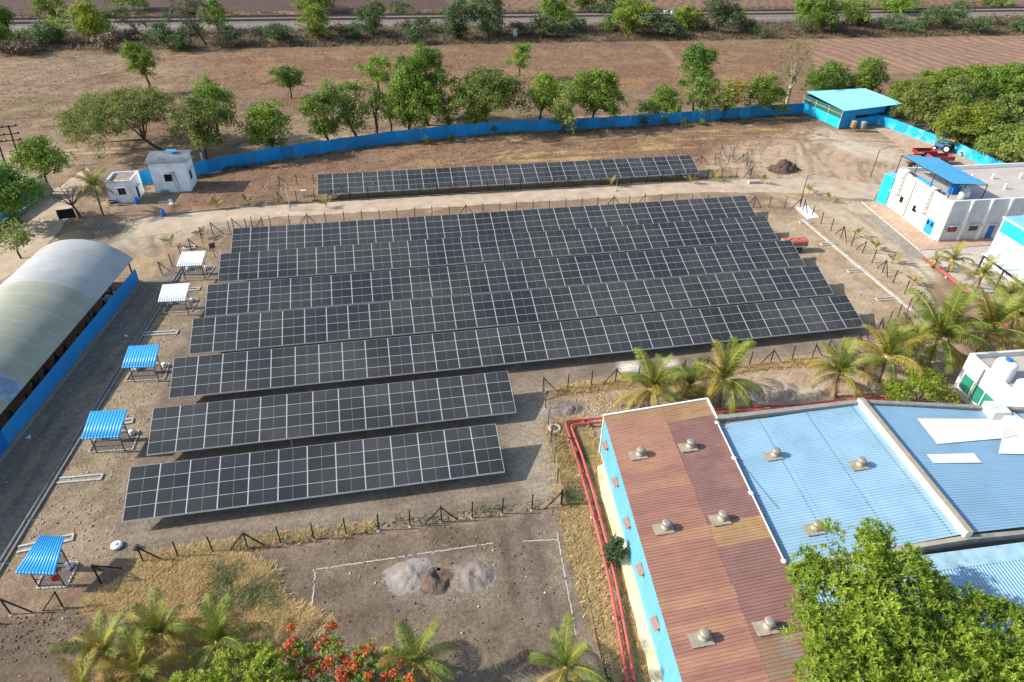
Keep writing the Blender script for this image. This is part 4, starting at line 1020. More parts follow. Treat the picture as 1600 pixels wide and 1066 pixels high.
# cyan annex
an = thing('cyan_annex', 'cyan sheet-clad lean-to at the far corner of the factory', 'shed', (77.45, 87.3, 0))
aw = [np.array(p) for p in ((77.75, 86.02), (77.4, 87.9), (82.2, 89.0), (82.2, 86.02))]
for i in range(2):
    a = aw[0] + (aw[1] - aw[0]) * i / 2; b_ = aw[0] + (aw[1] - aw[0]) * (i + 1) / 2
    MB().sheet((*b_, 0), (*a, 0), (*a, 4.5), (*b_, 4.5), 4, .03).build('wall_sheet', M_cyan, an)
MB().sheet((*aw[2], 0), (*aw[1], 0), (*aw[1], 4.5), (*aw[2], 4.5), 18, .03).build('back_wall_sheet', M_cyan, an)
MB().slab([(*aw[0], 4.55), (*aw[1], 4.55), (*aw[2], 4.35), (*aw[3], 4.35)], .06).build('roof', M_ltblue, an)

# --- white and cyan block at the right edge
c0 = np.array((79.3, 67.0)); 
cb = thing('cyan_topped_block', 'white block with cyan upper band at the right edge', 'building', (*c0, 0))
CB = [c0, np.array((78.3, 52.5)), np.array((96, 51.5)), np.array((97, 66.2))]
MB().prism([tuple(p) for p in CB], -.1, 4.6).build('wall', M_wall, cb)
f, L = wall_frame(CB[0], CB[1])
for i in range(12): 
    p, q = f(L * i / 12, 0), f(L * (i + 1) / 12, 0); MB().sheet((*p[:2], 4.6), (*q[:2], 4.6), (*q[:2], 6.5), (*p[:2], 6.5), 5, .03).build('band_sheet', M_cyan, cb)
f2, L2 = wall_frame(CB[3], CB[0]); p, q = f2(0, 0), f2(L2, 0)
MB().sheet((*p[:2], 4.6), (*q[:2], 4.6), (*q[:2], 6.5), (*p[:2], 6.5), 60, .03).build('band_sheet', M_cyan, cb)
MB().slab([(*(CB[0] + (-.2, .2)), 6.6), (*(CB[1] + (-.2, 0)), 6.6), (*CB[2], 7.1), (*(CB[3] + (0, .2)), 7.1)], .08).build('roof', M_ltblue, cb)
MB().bar((*(CB[0] + (-.21, .2)), 6.55), (*(CB[1] + (-.21, 0)), 6.55), .12, .2).build('fascia', M_wall, cb)
MB().bar((*(CB[0] + (-.05, .05)), 0), (*(CB[0] + (-.05, .05)), 6.5), .15).build('corner_trim', M_wall, cb)
MB().bar(f(4, 0.2, .05), f(4, 6.2, .05), .07).build('downpipe', M_galv, cb)
mb = MB(); wall_box(f, 2.2, 3.1, 2.9, 3.5, .05, .4, mb=mb); mb.build('air_conditioner', M_inv, cb)
# truss canopy in front of it
tc = thing('truss_canopy', 'low white sheet canopy on black posts at the right edge', 'canopy', (76.2, 63.5, 0))
MB().sheet((75.2, 64.5, 3.0), (74.2, 53, 3.0), (77.9, 53, 3.25), (78.9, 64.5, 3.25), 30, .04).build('roof', M_rw, tc)
for y in (64.2, 60.5, 57, 53.4):
    x = 75.4 - (64.2 - y) * .09; MB().bar((x, y, 0), (x, y, 2.95), .16).build('post', M_black, tc)
    MB().bar((x, y, 2.9), (x + 3.4, y, 3.1), .12).build('rafter', M_black, tc)
MB().bar((75.35, 64.2, 2.8), (74.3, 53.4, 2.8), .2).build('beam', M_black, tc)

# --- low white building with roof tanks (right, behind hall roofs)
T0 = np.array((55.35, 43.9)); T = [T0, np.array((54.0, 28)), np.array((75, 27)), np.array((76, 42.6))]; TH = 3.95
tb = thing('tank_house', 'low white building with green windows and two roof tanks', 'building', (*T0, 0))
MB().prism([tuple(p) for p in T], -.1, TH).build('wall', M_wall, tb)
MB().prism([tuple(T[0] + (.3, -.3)), tuple(T[1] + (.3, .3)), tuple(T[2] + (-.3, .3)), tuple(T[3] + (-.3, -.3))], TH - .02, TH + .03).build('roof_deck', M_roofslab, tb)
for i in range(4):
    f, L = wall_frame(T[i], T[(i + 1) % 4]); wall_box(f, 0.003, L - .3, TH, TH + .55, -.3, .003).build('parapet', M_wall if i == 0 else M_wallg, tb)  # west parapet whiter, the rest greyer: sun and shade put into the colour
f, L = wall_frame(T[0], T[1])
M_green = mat('green_glass', srgb('2f8570'), 0.15, var=0.15, scale=1, spec=0.6)
window(tb, f, .5, 5.0, .7, 2.5, M_green, M_wall, None, 2)
wall_box(f, 0.1, 5.6, .35, .55, 0.003, .35).build('sill', M_conc, tb)
for s in (5.4, 5.9): MB().tube([f(s, .1, .3), f(s, 2.6, .3), f(s, 2.9, .1), f(s, 2.9, -.2)], .04, 6).build('bent_pipe', M_pipe, tb)
MB().bar(f(2.4, .3, .15), f(2.4, 4.3, .15), .14).build('downpipe', M_conc_dark, tb)
def tank(label, p, r_, h):
    t = thing('water_tank', label, 'water tank', p)
    prof = [(r_ * .96, 0)]
    for k in range(9): z = h * .8 * k / 9; prof += [(r_, z + .02), (r_, z + h * .06), (r_ * .975, z + h * .075)]
    prof += [(r_, h * .8), (r_ * .8, h * .9), (r_ * .35, h * .96)]
    MB().lathe(prof, p, 22).build('shell', M_tank, t)
    MB().lathe([(r_ * .33, h * .95), (r_ * .33, h * 1.02), (r_ * .28, h * 1.05)], p, 14).build('lid', M_drum, t)
    return t
p1 = G(1562, 590, TH + .03); tank('white ribbed roof tank with blue lid by the far parapet', p1, .95, 2.1)
p2 = G(1596, 620, TH + .03); tank('white ribbed roof tank cut off by the right edge', p2, .95, 1.7)

# --- blue shed with pale roof in the far corner
S = [np.array(p) for p in ((92.2, 121.3), (107.2, 124.2), (105.5, 134.0), (91.0, 133.2))]; SHH = 3.7
bs = thing('blue_shed', 'blue shed with pale roof and green mesh band in far corner', 'shed', (*S[0], 0))
M_mesh = mat('dark_green_shade_net', srgb('2f5a4e'), 0.85, var=0.12, scale=1.5)
M_bshade = mat('shed_blue_sheet_shaded', (0.01, 0.30, 0.60), 0.5, var=0.06, scale=0.7)  # same blue kept darker for walls turned from the sun: shade in the colour
M_bsunlit = mat('shed_blue_sheet_sunlit', (0.015, 0.45, 0.75), 0.5, var=0.06, scale=0.7)  # lighter copy for the sunlit west wall, sunlight put into the colour
def rows_of_sheets(root, a, b, z0, z1, m, n, holes=()):
    f, L = wall_frame(a, b)
    for i in range(n):
        p, q = f(L * i / n, 0), f(L * (i + 1) / n, 0)
        for (za, zb) in ([(z0, z1)] if i not in holes else [(z0, 1.75), (2.35, z1)] if i < 9 else [(z0, 1.75)]):
            MB().sheet((*p[:2], za), (*q[:2], za), (*q[:2], zb), (*p[:2], zb), 4, .03).build('wall_sheet', m, root)
rows_of_sheets(bs, S[3], S[0], 0.15, 2.05, M_bsunlit, 10)
f, L = wall_frame(S[3], S[0])
for i in range(3): wall_box(f, L * i / 3 + .06, L * (i + 1) / 3 - .06, 2.05, SHH - .1, -.02, .02).build('shade_net', M_mesh, bs)
for i in range(4): wall_box(f, L * i / 3 - .05, L * i / 3 + .05, 0, SHH - .1, 0, .07).build('post', M_conc, bs)
wall_box(f, 0, L, 2.85, 2.92, 0.02, .05).build('net_rail', M_conc, bs)
rows_of_sheets(bs, S[0], S[1], 0.1, SHH - .15, M_bshade, 12, (3, 4, 5, 6, 7, 8, 9))
rows_of_sheets(bs, S[1], S[2], 0.1, SHH - .15, M_bshade, 8); rows_of_sheets(bs, S[2], S[3], 0.1, SHH - .15, M_bshade, 12)
for i in range(13):
    a = S[0] + (S[1] + (.8, .2) - S[0]) * i / 13; b_ = S[0] + (S[1] + (.8, .2) - S[0]) * (i + 1.02) / 13; c_ = S[3] + (S[2] - S[3]) * (i + 1.02) / 13; d_ = S[3] + (S[2] - S[3]) * i / 13
    z_ = SHH + .015 * (i % 2); MB().sheet((a[0], a[1] - .35, z_), (b_[0], b_[1] - .35, z_), (*c_, z_ + .5), (*d_, z_ + .5), 4, .04).build('roof_sheet', M_ltblue, bs)
MB().prism([(92.6, 121.7), (106.8, 124.5), (105.2, 133.6), (91.4, 132.8)], 0, .06).build('floor', M_conc_dark, bs)
def stand_tank(label, p, m, r_=.55):
    t = thing('stand_tank', label, 'tank', p); q = np.array(p)
    MB().lathe([(r_ * .5, .55), (r_, .85), (r_, 1.9), (r_ * 1.05, 1.95), (r_ * .9, 2.0), (r_ * .4, 2.06)], q, 14).build('vessel', m, t)
    for k in range(4): 
        a = math.pi / 4 + k * math.pi / 2; MB().bar(q + (r_ * math.cos(a) * 1.05, r_ * math.sin(a) * 1.05, 0), q + (r_ * math.cos(a) * .98, r_ * math.sin(a) * .98, 1.3), .07).build('leg', M_steel, t)
stand_tank('tan vessel on legs in front of the blue shed', (*G(1331, 205)[:2], 0), mat('tan_paint', srgb('ad8d65'), .6, var=.1)); stand_tank('grey vessel on legs in front of the blue shed', (*G(1346, 206)[:2], 0), mat('grey_paint', srgb('8e9190'), .6, var=.1))
# ------------------------------------------------------------------ foreground halls
def trs(*c): return [np.array(p, float) for p in c]
M_br = [mat('brown_sheet_tan', srgb('a07762'), .6, var=.06, scale=.6, dirt=srgb('b39263'), dirt_amt=.35, dirt_scale=.35, rand=.03),
        mat('brown_sheet_pink', srgb('966d5e'), .6, var=.06, scale=.6, dirt=srgb('a67c66'), dirt_amt=.4, dirt_scale=.35, rand=.03),
        mat('brown_sheet_dark', srgb('84625b'), .6, var=.06, scale=.6, dirt=srgb('a08070'), dirt_amt=.4, dirt_scale=.3, rand=.03),
        mat('brown_sheet_rusty', srgb('866c5a'), .7, var=.08, scale=.9, dirt=srgb('7d867c'), dirt_amt=.8, dirt_scale=.5, rand=.03),
        mat('brown_sheet_bleached', srgb('9c7b5c'), .6, var=.07, scale=.6, dirt=srgb('b89a63'), dirt_amt=.5, dirt_scale=.4, rand=.03)]
for _m in M_br:
    n_, l_ = _m.node_tree.nodes, _m.node_tree.links; b_ = n_['Principled BSDF']; src = b_.inputs['Base Color'].links[0].from_socket
    g_ = n_.new('ShaderNodeNewGeometry'); mp = n_.new('ShaderNodeMapping'); mp.inputs['Scale'].default_value = (.35, 3.2, 1); l_.new(g_.outputs['Position'], mp.inputs[0])
    t_ = n_.new('ShaderNodeTexNoise'); t_.inputs['Scale'].default_value = 1.3; t_.inputs['Detail'].default_value = 7; t_.inputs['Roughness'].default_value = .7; l_.new(mp.outputs[0], t_.inputs['Vector'])
    mr = n_.new('ShaderNodeMapRange'); mr.inputs[1].default_value = .48; mr.inputs[2].default_value = .72; mr.inputs[4].default_value = .55; l_.new(t_.outputs['Fac'], mr.inputs[0])
    mx = n_.new('ShaderNodeMixRGB'); mx.inputs[2].default_value = (*srgb('6a4a3c' if _m.name != 'brown_sheet_rusty' else '9a5a38'), 1); l_.new(mr.outputs[0], mx.inputs[0]); l_.new(src, mx.inputs[1]); l_.new(mx.outputs[0], b_.inputs['Base Color'])
M_hall = mat('hall_cyan_cladding', (0.14, 0.40, 0.54), .55, var=.06, scale=1.0, stretch=(1, 1, .15))
M_cream = mat('cream_stained_plinth', srgb('d9c8a4'), .85, var=.08, scale=1.2, dirt=srgb('b98a4e'), dirt_amt=.8, dirt_scale=1.0)
M_trim = mat('white_trim', srgb('e3ded2'), .6, var=.05, dirt=srgb('b6a585'), dirt_amt=.5, dirt_scale=1.5)
M_bl1 = mat('blue_roof_sheet', srgb('8fb0c3'), .5, var=.05, scale=.4, dirt=srgb('7093a8'), dirt_amt=.5, dirt_scale=.25, rand=.03, spec=.35)
M_bl2 = mat('blue_roof_sheet_east', srgb('82a5bb'), .5, var=.05, scale=.4, dirt=srgb('86a6b8'), dirt_amt=.5, dirt_scale=.25, rand=.03, spec=.35)
M_skyl = mat('white_skylight_sheet', srgb('dedbd2'), .55, var=.03, scale=1, rand=.02)
M_plate = mat('galvanised_flashing', srgb('a39a88'), .55, .1, var=.12, scale=2.5, rand=.05)
M_vent = mat('spun_metal_vent', srgb('9c9488'), .5, .3, var=.1, scale=4)
# brown hall: west wall line runs (14.2, 14) .. (17.2, 41.5)
HW = lambda y: 17.2 - (41.5 - y) * 0.1106
HEv = lambda y: HW(y) - .12                              # eave line
VX = lambda y: 25.75 - (38.9 - y) * 0.118                # valley between brown and blue roofs
hall = thing('brown_roof_hall', 'long hall with brown ribbed roof and cyan west wall', 'building', (17.2, 41.5, 0))
Y0, Y1 = 11.0, 41.2; ZE, ZV = 4.45, 4.95
ns = 31; xs_split = .58
pat_w = {0: 4, 1: 0, 2: 0, 3: 0, 4: 0, 5: 0, 6: 0, 7: 1, 8: 0, 9: 1, 10: 1, 11: 1, 12: 1, 13: 0, 14: 1, 15: 1, 16: 1}
for i in range(ns):
    ya, yb = Y1 - (Y1 - Y0) * i / ns, Y1 - (Y1 - Y0) * (i + 1.0) / ns
    spl = .55 if i % 9 else .56
    for k, (t0, t1) in enumerate(((0, spl), (spl - .012, 1))):
        def pt(y, t): x = HEv(y) + (VX(y) + .35 - HEv(y)) * t; return (x, y, ZE + (ZV - ZE) * t + (.012 if k == 0 else 0))
        if k == 0: mi = pat_w.get(i, (0, 1, 0, 1)[i % 4])
        else: mi = 4 if i in (0, 1, 13, 14) else (2 if i < 22 else 3)
        if i in (13, 14) and k == 1: mi = 4
        MB().sheet(pt(yb, t0), pt(ya, t0), pt(ya, t1), pt(yb, t1), 4, .036).build('roof_sheet', M_br[mi], hall)
MB().prism([(HW(Y1 - .15), Y1 - .15), (HW(Y0), Y0), (VX(Y0), Y0), (VX(Y1 - .15), Y1 - .15)], -.1, 4.38).build('wall_core', M_cream, hall)
y = Y1 - .1
while y > Y0 + 1:
    MB().sheet((HW(y) - .02, y, .55), (HW(y - 1) - .02, y - 1, .55), (HW(y - 1) - .02, y - 1, 4.42), (HW(y) - .02, y, 4.42), 5, .03).build('wall_sheet', M_hall, hall); y -= 1.0
MB().sheet((VX(Y1) + .3, Y1 - .1, .3), (HW(Y1), Y1 - .1, .3), (HW(Y1), Y1 - .1, 4.4), (VX(Y1) + .3, Y1 - .1, 4.9), 38, .03).build('gable_sheet', M_hall, hall)
MB().bar((HEv(Y1) - .05, Y1 + .06, ZE + .02), (VX(Y1) + .42, Y1 + .06, ZV + .04), .16, .2).build('gable_trim', M_trim, hall)
MB().bar((HW(Y1) - .06, Y1 - .02, 0.1), (HW(Y1) - .06, Y1 - .02, 4.4), .14).build('corner_trim', M_trim, hall)
MB().bar((VX(Y1) + .42, Y1 + .1, ZV + .06), (VX(38.6) + .45, 38.7, ZV + .06), .14, .12).build('edge_trim', M_trim, hall)
# plinth apron
r = random.Random(5)
pl = ragged([(HW(40) + .1, 39.6), (HW(40) - .75, 39.4), (HW(36) - .8, 36), (HW(30) - .75, 30), (HW(20) - .7, 20), (HW(11) - .7, 11), (HW(11), 11)], 1.0, .08, 6)
MB().prism(pl, -.05, .5).build('plinth', M_cream, hall)
# hooded louvres on the west wall
M_hood = mat('brown_hood_paint', srgb('84655c'), .55, var=.08)
for py in (944, 699), (961, 756), (979, 820), (1000, 893), (1023, 977):
    # position on wall plane at z = 3.0
    q = G(*py, 2.7); y = q[1]; x = HW(y) - .03
    h = MB().box((x - .02, y, 2.72), (.10, .85, .6)).build('louvre', M_plate, hall)
    mb = MB(); mb.add([(x - .05, y - .45, 3.1), (x - .05, y + .45, 3.1), (x - .38, y + .45, 2.82), (x - .38, y - .45, 2.82), (x - .05, y - .45, 2.95), (x - .05, y + .45, 2.95), (x - .38, y + .45, 2.76), (x - .38, y - .45, 2.76)],
        [(0, 1, 2, 3), (7, 6, 5, 4), (0, 3, 7, 4), (1, 5, 6, 2), (3, 2, 6, 7)]); mb.build('hood', M_hood, h)
# roof vents with flashing plates
def roof_vent(label, p):
    t = thing('roof_vent', label, 'roof vent', p, 'spinning roof vents'); q = np.array(p)
    for j in range(2): MB().box(q + (-.55 + .7 * j, -.05, .06 + .008 * j), (.74, .95, .03), R(-3)).build('flashing_plate', M_plate, t)
    MB().lathe([(.37, .05), (.28, .16), (.22, .38), (.22, .42)], q, 14).build('neck', M_plate, t)
    hd = MB().lathe([(.22, .40), (.29, .43), (.32, .48), (.32, .61), (.28, .67), (.15, .70), (.05, .71)], q, 18).build('turbine_head', M_vent, t)
    fin = MB()
    for k in range(18):
        a = 2 * math.pi * k / 18; c_, s_ = math.cos(a), math.sin(a)
        fin.bar(q + (c_ * .32, s_ * .32, .46), q + (c_ * .33, s_ * .33, .60), .02, .05)
    fin.build('fins', M_plate, hd)
    return t
def onbrown(u, v):
    z = 4.7
    for _ in range(4): g_ = G(u, v, z); t = (g_[0] - HEv(g_[1])) / (VX(g_[1]) + .35 - HEv(g_[1])); z = ZE + (ZV - ZE) * t
    return (g_[0], g_[1], z + .03)
for lab, u, v in (('roof vent on the brown roof, far west one', 1000, 711), ('roof vent on the brown roof, far east one', 1078, 699), ('roof vent on the brown roof, middle west one', 1040, 826),
                  ('roof vent on the brown roof, middle east one', 1128, 812), ('roof vent on the brown roof, near west one', 1099, 998), ('roof vent on the brown roof, near east one by the big tree', 1200, 980)):
    roof_vent(lab, onbrown(u, v))
# blue hall: two bays either side of a raised beam
bh = thing('blue_roof_hall', 'wide hall with blue ribbed roof in two bays', 'building', (26, 38.7, 0))
RX = lambda y: 39.35 - (38.3 - y) * .09
NYv = lambda x: 38.85 - (x - 26) * .03 if x < 39.5 else 38.45 - (x - 39.5) * .16
SY = 24.35
def zb(x, y):
    v, r_ = VX(y), RX(y)
    return 4.55 + .45 * (x - v) / (r_ - v) if x <= r_ else 5.0 - .075 * (x - r_)
XE = 57.0
nb1 = 14
for i in range(nb1):
    for k in range(3):
        def pt(t, s_):
            xa = VX(38) ; y = NYv(32) - .35 + (SY - NYv(32) + .35) * t; x = VX(y) + .12 + (RX(y) - .1 - VX(y) - .12) * s_; return (x, y, zb(x, y) + .012 * (2 - k))
        s0, s1 = k / 3, (k + 1.02) / 3 if k < 2 else 1
        MB().sheet(pt((i + 1) / nb1, s0), pt(i / nb1, s0), pt(i / nb1, s1), pt((i + 1) / nb1, s1), 4, .036).build('roof_sheet', M_bl1, bh)
    for k in range(4):
        def pt(t, s_):
            x0 = RX(31) + .15; 
            xx = x0 + (XE - x0) * s_; yn = NYv(xx) - .35; y = yn + (SY - yn) * t; xr = RX(y) + .15; x = xr + (XE - xr) * s_; return (x, y, zb(x, y) + .012 * (3 - k))
        s0, s1 = k / 4, (k + 1.02) / 4 if k < 3 else 1
        white = (k == 1 and i in (3, 4)) or (k == 2 and i in (3, 4, 5)) or (k == 3 and i in (3, 4, 5)) or (k == 1 and i == 7) 
        white = False
        MB().sheet(pt((i + 1) / nb1, s0), pt(i / nb1, s0), pt(i / nb1, s1), pt((i + 1) / nb1, s1), 4, .036).build('roof_sheet', M_bl2, bh)
# white repair sheets laid over the east bay
def onblue(u, v):
    z = 4.5
    for _ in range(5): g_ = G(u, v, z); z = zb(g_[0], g_[1]) + .10
    return np.array((g_[0], g_[1], z))
for q4, n in ((((1433, 654), (1572, 655), (1600, 682), (1465, 694)), 4), (((1572, 655), (1640, 657), (1690, 712), (1560, 709)), 4), (((1448, 710), (1522, 708), (1534, 723), (1459, 724)), 2)):
    a, b_, c_, d_ = [onblue(*p) for p in q4]
    for j in range(n):
        t0, t1 = j / n, (j + 1.01) / n
        MB().sheet(d_ + (a - d_) * t0, d_ + (a - d_) * t1, c_ + (b_ - c_) * t1, c_ + (b_ - c_) * t0, 4, .03).build('white_roof_sheet', M_skyl, bh)
M_screw = mat('dull_screw_line', srgb('6a8296'), .7, var=.3, scale=6)
for s_ in (.3, .62, .93):
    P0, P1 = [(VX(y) + (RX(y) - VX(y)) * s_, y) for y in (NYv(32) - .4, SY + .1)]
    mb = MB(); k = 56
    for i in range(k):
        t = (i + .5) / k; x, y = P0[0] + (P1[0] - P0[0]) * t, P0[1] + (P1[1] - P0[1]) * t; mb.box((x, y, zb(x, y) + .055), (.07, .09, .03))
    mb.build('screw_row', M_screw, bh)
# raised beam between the bays
mb = MB(); yN = NYv(39.4) + .1
a0, a1 = (RX(yN), yN), (RX(SY - .3), SY - .3)
mb.bar((*a0, 5.2), (*a1, 5.2), .5, .55); mb.build('ridge_beam', M_trim, bh)
MB().bar((a0[0] + .08, a0[1], 5.49), (a1[0] + .08, a1[1], 5.49), .42, .05).build('beam_capping', mat('brown_capping', srgb('a0937f'), .8, var=.1), bh)
# concrete parapets
for (p, q) in (((VX(38.9) + .3, 38.85), (39.3, 38.45)), ((39.3, 38.45), (XE, NYv(XE)))):
    MB().bar((*p, 4.75 if p[0] < 30 else 5.0), (*q, 5.0 if q[0] < 45 else 3.75), .45, .5).build('parapet', M_conc_dark, bh)
mb = MB(); mb.prism([(VX(38.4) + .3, 38.5), (VX(SY) + .2, SY), (XE, SY), (XE, NYv(XE) - .2), (39.3, 38.2)], -.1, 3.6); mb.build('wall_core', M_wallg, bh)
mb = MB(); mb.prism([(VX(38.4) + .5, 38.3), (VX(SY) + .4, SY + .1), (39, SY + .1), (39, 38.1)], 3.6, 4.5); mb.build('wall_core_upper', M_wallg, bh)
# valley gutter with white fixings
MB().bar((VX(38.6) + .18, 38.6, 4.7), (VX(24.2) + .18, 24.2, 4.7), .28, .25).build('valley_gutter', mat('weathered_gutter', srgb('b8b7a0'), .7, var=.12, scale=2, dirt=srgb('8fae9f'), dirt_amt=.6, dirt_scale=1.2), bh)
MB().tube([(VX(y) + .3, y, 4.98) for y in np.linspace(38, 24.4, 12)], .06, 6).build('gutter_pipe', M_trim, bh)
for y in (38.3, 34.2, 30.6, 24.6): MB().lathe([(.2, 0), (.22, .1), (.12, .18), (.04, .2)], (VX(y) + .3, y, 4.85), 10).build('pipe_fixing', M_trim, bh)
def rv(lab, u, v): p = onblue(u, v); roof_vent(lab, (p[0], p[1], p[2] - .06))
rv('roof vent on the blue roof nearest the brown roof', 1211, 711); rv('roof vent on the blue roof nearest the raised beam', 1344, 726); rv('roof vent on the blue roof behind the big tree crown', 1275, 826)
MB().tube([onblue(*p) + (0, 0, .05) for p in ((1140, 668), (1128, 672), (1130, 690), (1150, 715), (1190, 765), (1215, 795))], .016, 4).build('black_cable', M_black, bh)
M_grit = mat('scattered_bird_lime', srgb('e8e6e0'), .8, var=.05)
# south annex: lower roof with ribs running north-south
sa = thing('south_annex', 'lower blue-roofed annex partly hidden under the big tree', 'building', (24.2, 24, 0))
MB().bar((VX(24) + .5, 24.1, 4.75), (38, 24.05, 4.75), .35, .5).build('parapet', mat('pale_parapet', srgb('a39a8b'), .85, var=.1, scale=1.5), sa)
MB().bar((38, 24.05, 4.75), (XE, 22.9, 4.45), .35, .5).build('parapet', M_conc_dark, sa)
MB().slab([(VX(24) + .4, 23.85, 4.72), (VX(22.8) + .4, 22.7, 4.45), (XE, 21.6, 4.2), (XE, 22.7, 4.5)], .1).build('gutter_slope', mat('pale_blue_render', srgb('9dbfca'), .7, var=.1, scale=1.5, dirt=srgb('7d8f93'), dirt_amt=.6, dirt_scale=1), sa)
n = 33
for i in range(n):
    x0, x1 = 24.6 + i, 25.6 + i
    yt = lambda x: 22.8 - (x - 24.6) * .033
    MB().sheet((x0 - 1.2, 8, 3.6), (x1 - 1.2, 8, 3.6), (x1, yt(x1), 4.3), (x0, yt(x0), 4.3), 4, .045).build('roof_sheet', M_bl2, sa)
MB().prism([(23.6, 8.2), (24.2, 22.5), (XE, 21.4), (XE, 8.2)], -.1, 3.4).build('wall_core', M_wallg, sa)
# grey duct box at the north-east corner of the blue hall
db = thing('roof_duct_box', 'grey sloping duct box at the far east end of the blue roof', 'duct', (53, 35.8, 4))
p = G(1555, 650, 4.3); MB().box((p[0] + .2, p[1] + .3, 4.5), (1.5, 1.6, 1.1), R(-10)).build('box', M_wallg, db); MB().bar((p[0] + .8, p[1] - .4, 4.45), (p[0] + 1.6, p[1] - 6, 4.3), 1.1, .7).build('duct_run', M_wallg, db)

# ------------------------------------------------------------------ red pipelines
def pipeline(label, pts, r_=.11, mat_=M_pipe, group=None, sup=True):
    t = thing('red_pipe', label, 'pipe', (pts[0][0], pts[0][1], 0), group)
    P = []
    for i, p in enumerate(pts):
        p = np.array(p, float)
        if 0 < i < len(pts) - 1:
            a, b_ = np.array(pts[i - 1], float), np.array(pts[i + 1], float)
            da = (a - p) / np.linalg.norm(a - p); dd = (b_ - p) / np.linalg.norm(b_ - p)
            if da @ dd > -.9:
                P += [p + da * .4, p + da * .12 + dd * .12, p + dd * .4]; continue
        P.append(p)
    MB().tube(P, r_, 9).build('pipe', mat_, t)
    for i in range(len(pts) - 1):
        a, b_ = np.array(pts[i], float), np.array(pts[i + 1], float); L = np.linalg.norm(b_ - a); k = int(L / 3)
        for j in range(k):
            q = a + (b_ - a) * (j + .5) / max(k, 1); ang = math.atan2((b_ - a)[1], (b_ - a)[0])
            if sup: MB().box((q[0], q[1], (q[2] - .1) / 2), (.25, .4, q[2] - .1), ang).build('support_block', M_conc, t)
            dv = (b_ - a) / L; MB().tube([q - dv * .05, q + dv * .05], r_ * 1.5, 9).build('flange', mat_, t)
    return t
zp = .45
w1 = [G(u, v, zp) for u, v in ((985, 1085), (971, 1010), (955, 920), (938, 845), (917, 770), (900, 712), (882, 658))] + [G(1108, 640, zp), G(1250, 632, zp), G(1385, 619, zp)]
w2 = [G(u, v, zp) for u, v in ((995, 1085), (982, 1010), (966, 925), (949, 850), (928, 772), (909, 710), (891, 664))] + [G(1110, 645, zp), G(1250, 637, zp), G(1385, 624, zp)]
pipeline('outer one of two parallel red pipes bending round the brown-roofed hall', w1, group='twin red pipes'); pipeline('inner one of two parallel red pipes bending round the brown-roofed hall', w2, group='twin red pipes')
pipeline('single faded red pipe running past the small palms on the right', [G(u, v, .4) for u, v in ((1443, 404), (1463, 416), (1500, 446), (1545, 485), (1600, 531), (1640, 565))], .17)
# drain trench in the plot
dt = thing('drain_trench', 'narrow dark drain trench beside the red pipes', 'drain', (12.9, 35.3, 0))
tp = [G(893, 808)[:2], G(903, 850)[:2], G(915, 895)[:2], G(927, 945)[:2], G(936, 992)[:2], (11.6, 20), (11.2, 12)]
for i in range(len(tp) - 1):
    a, b_ = tp[i], tp[i + 1]
    for off in (-.32, .32): MB().bar((a[0] + off, a[1], .05), (b_[0] + off, b_[1], .05), .09, .22).build('trench_wall', mat('mossy_brick', srgb('8d7762'), .9, var=.25, scale=5) if i == 0 and off < 0 else bpy.data.materials['mossy_brick'], dt)
    MB().bar((*a, .012), (*b_, .012), .54, .02).build('trench_floor', mat('dark_trench_soil', srgb('3b332b'), .7, var=.25, scale=4) if i == 0 else bpy.data.materials['dark_trench_soil'], dt)  # dark flat strip forms the trench bottom, no depth is dug
mh = thing('manhole_ring', 'round white concrete manhole ring beside the red pipe bend', 'manhole', (*G(867, 671)[:2], 0))
q = G(867, 671); MB().tube([q + (.5 * math.cos(a), .5 * math.sin(a), .12) for a in np.linspace(0, 2 * math.pi, 17)], .14, 6, cap=False).build('ring', M_conc, mh); MB().lathe([(.4, 0), (.4, .02)], q, 12).build('pit_dark_disc', M_void, mh)  # flat dark disc fills the ring in place of a pit
# ------------------------------------------------------------------ vegetation
L_bright = leafmat('leaf_bright_green', (0.10, 0.165, 0.020), (0.30, 0.385, 0.055))
L_pale = leafmat('leaf_pale_olive', (0.12, 0.165, 0.034), (0.31, 0.37, 0.085))
L_dark = leafmat('leaf_deep_green', (0.065, 0.125, 0.018), (0.20, 0.305, 0.045))
L_blue = leafmat('leaf_grey_green', (0.07, 0.11, 0.04), (0.18, 0.24, 0.09))
L_acacia = leafmat('leaf_acacia_olive', (0.14, 0.165, 0.038), (0.30, 0.33, 0.085))
L_smoke = leafmat('leaf_smoky_acacia', (0.085, 0.10, 0.045), (0.18, 0.20, 0.10))
L_dry = leafmat('dry_twig', (0.11, 0.075, 0.045), (0.24, 0.175, 0.11), 0.1)
L_lime = leafmat('leaf_lime', (0.12, 0.185, 0.016), (0.42, 0.48, 0.06))
L_big = leafmat('leaf_big_tree', (0.10, 0.18, 0.016), (0.42, 0.52, 0.06), rand=0.0)
L_red = leafmat('petal_scarlet', (0.42, 0.06, 0.02), (0.62, 0.17, 0.06), 0.25, rand=0.0)
L_orange = leafmat('petal_orange', (0.50, 0.13, 0.02), (0.62, 0.22, 0.05), 0.25)
L_palm = leafmat('palm_leaflet', (0.085, 0.13, 0.02), (0.28, 0.31, 0.045), 0.25, 0.5, 0.1)
L_palmy = leafmat('palm_leaflet_yellow', (0.22, 0.19, 0.03), (0.42, 0.31, 0.06), 0.25, 0.5, 0.1)
L_palmd = leafmat('palm_leaflet_dry', (0.20, 0.13, 0.06), (0.36, 0.25, 0.12), 0.15, 0.5, 0.1)
L_straw = leafmat('straw', (0.46, 0.335, 0.145), (0.78, 0.60, 0.31), 0.4, 1.5, 0.0)
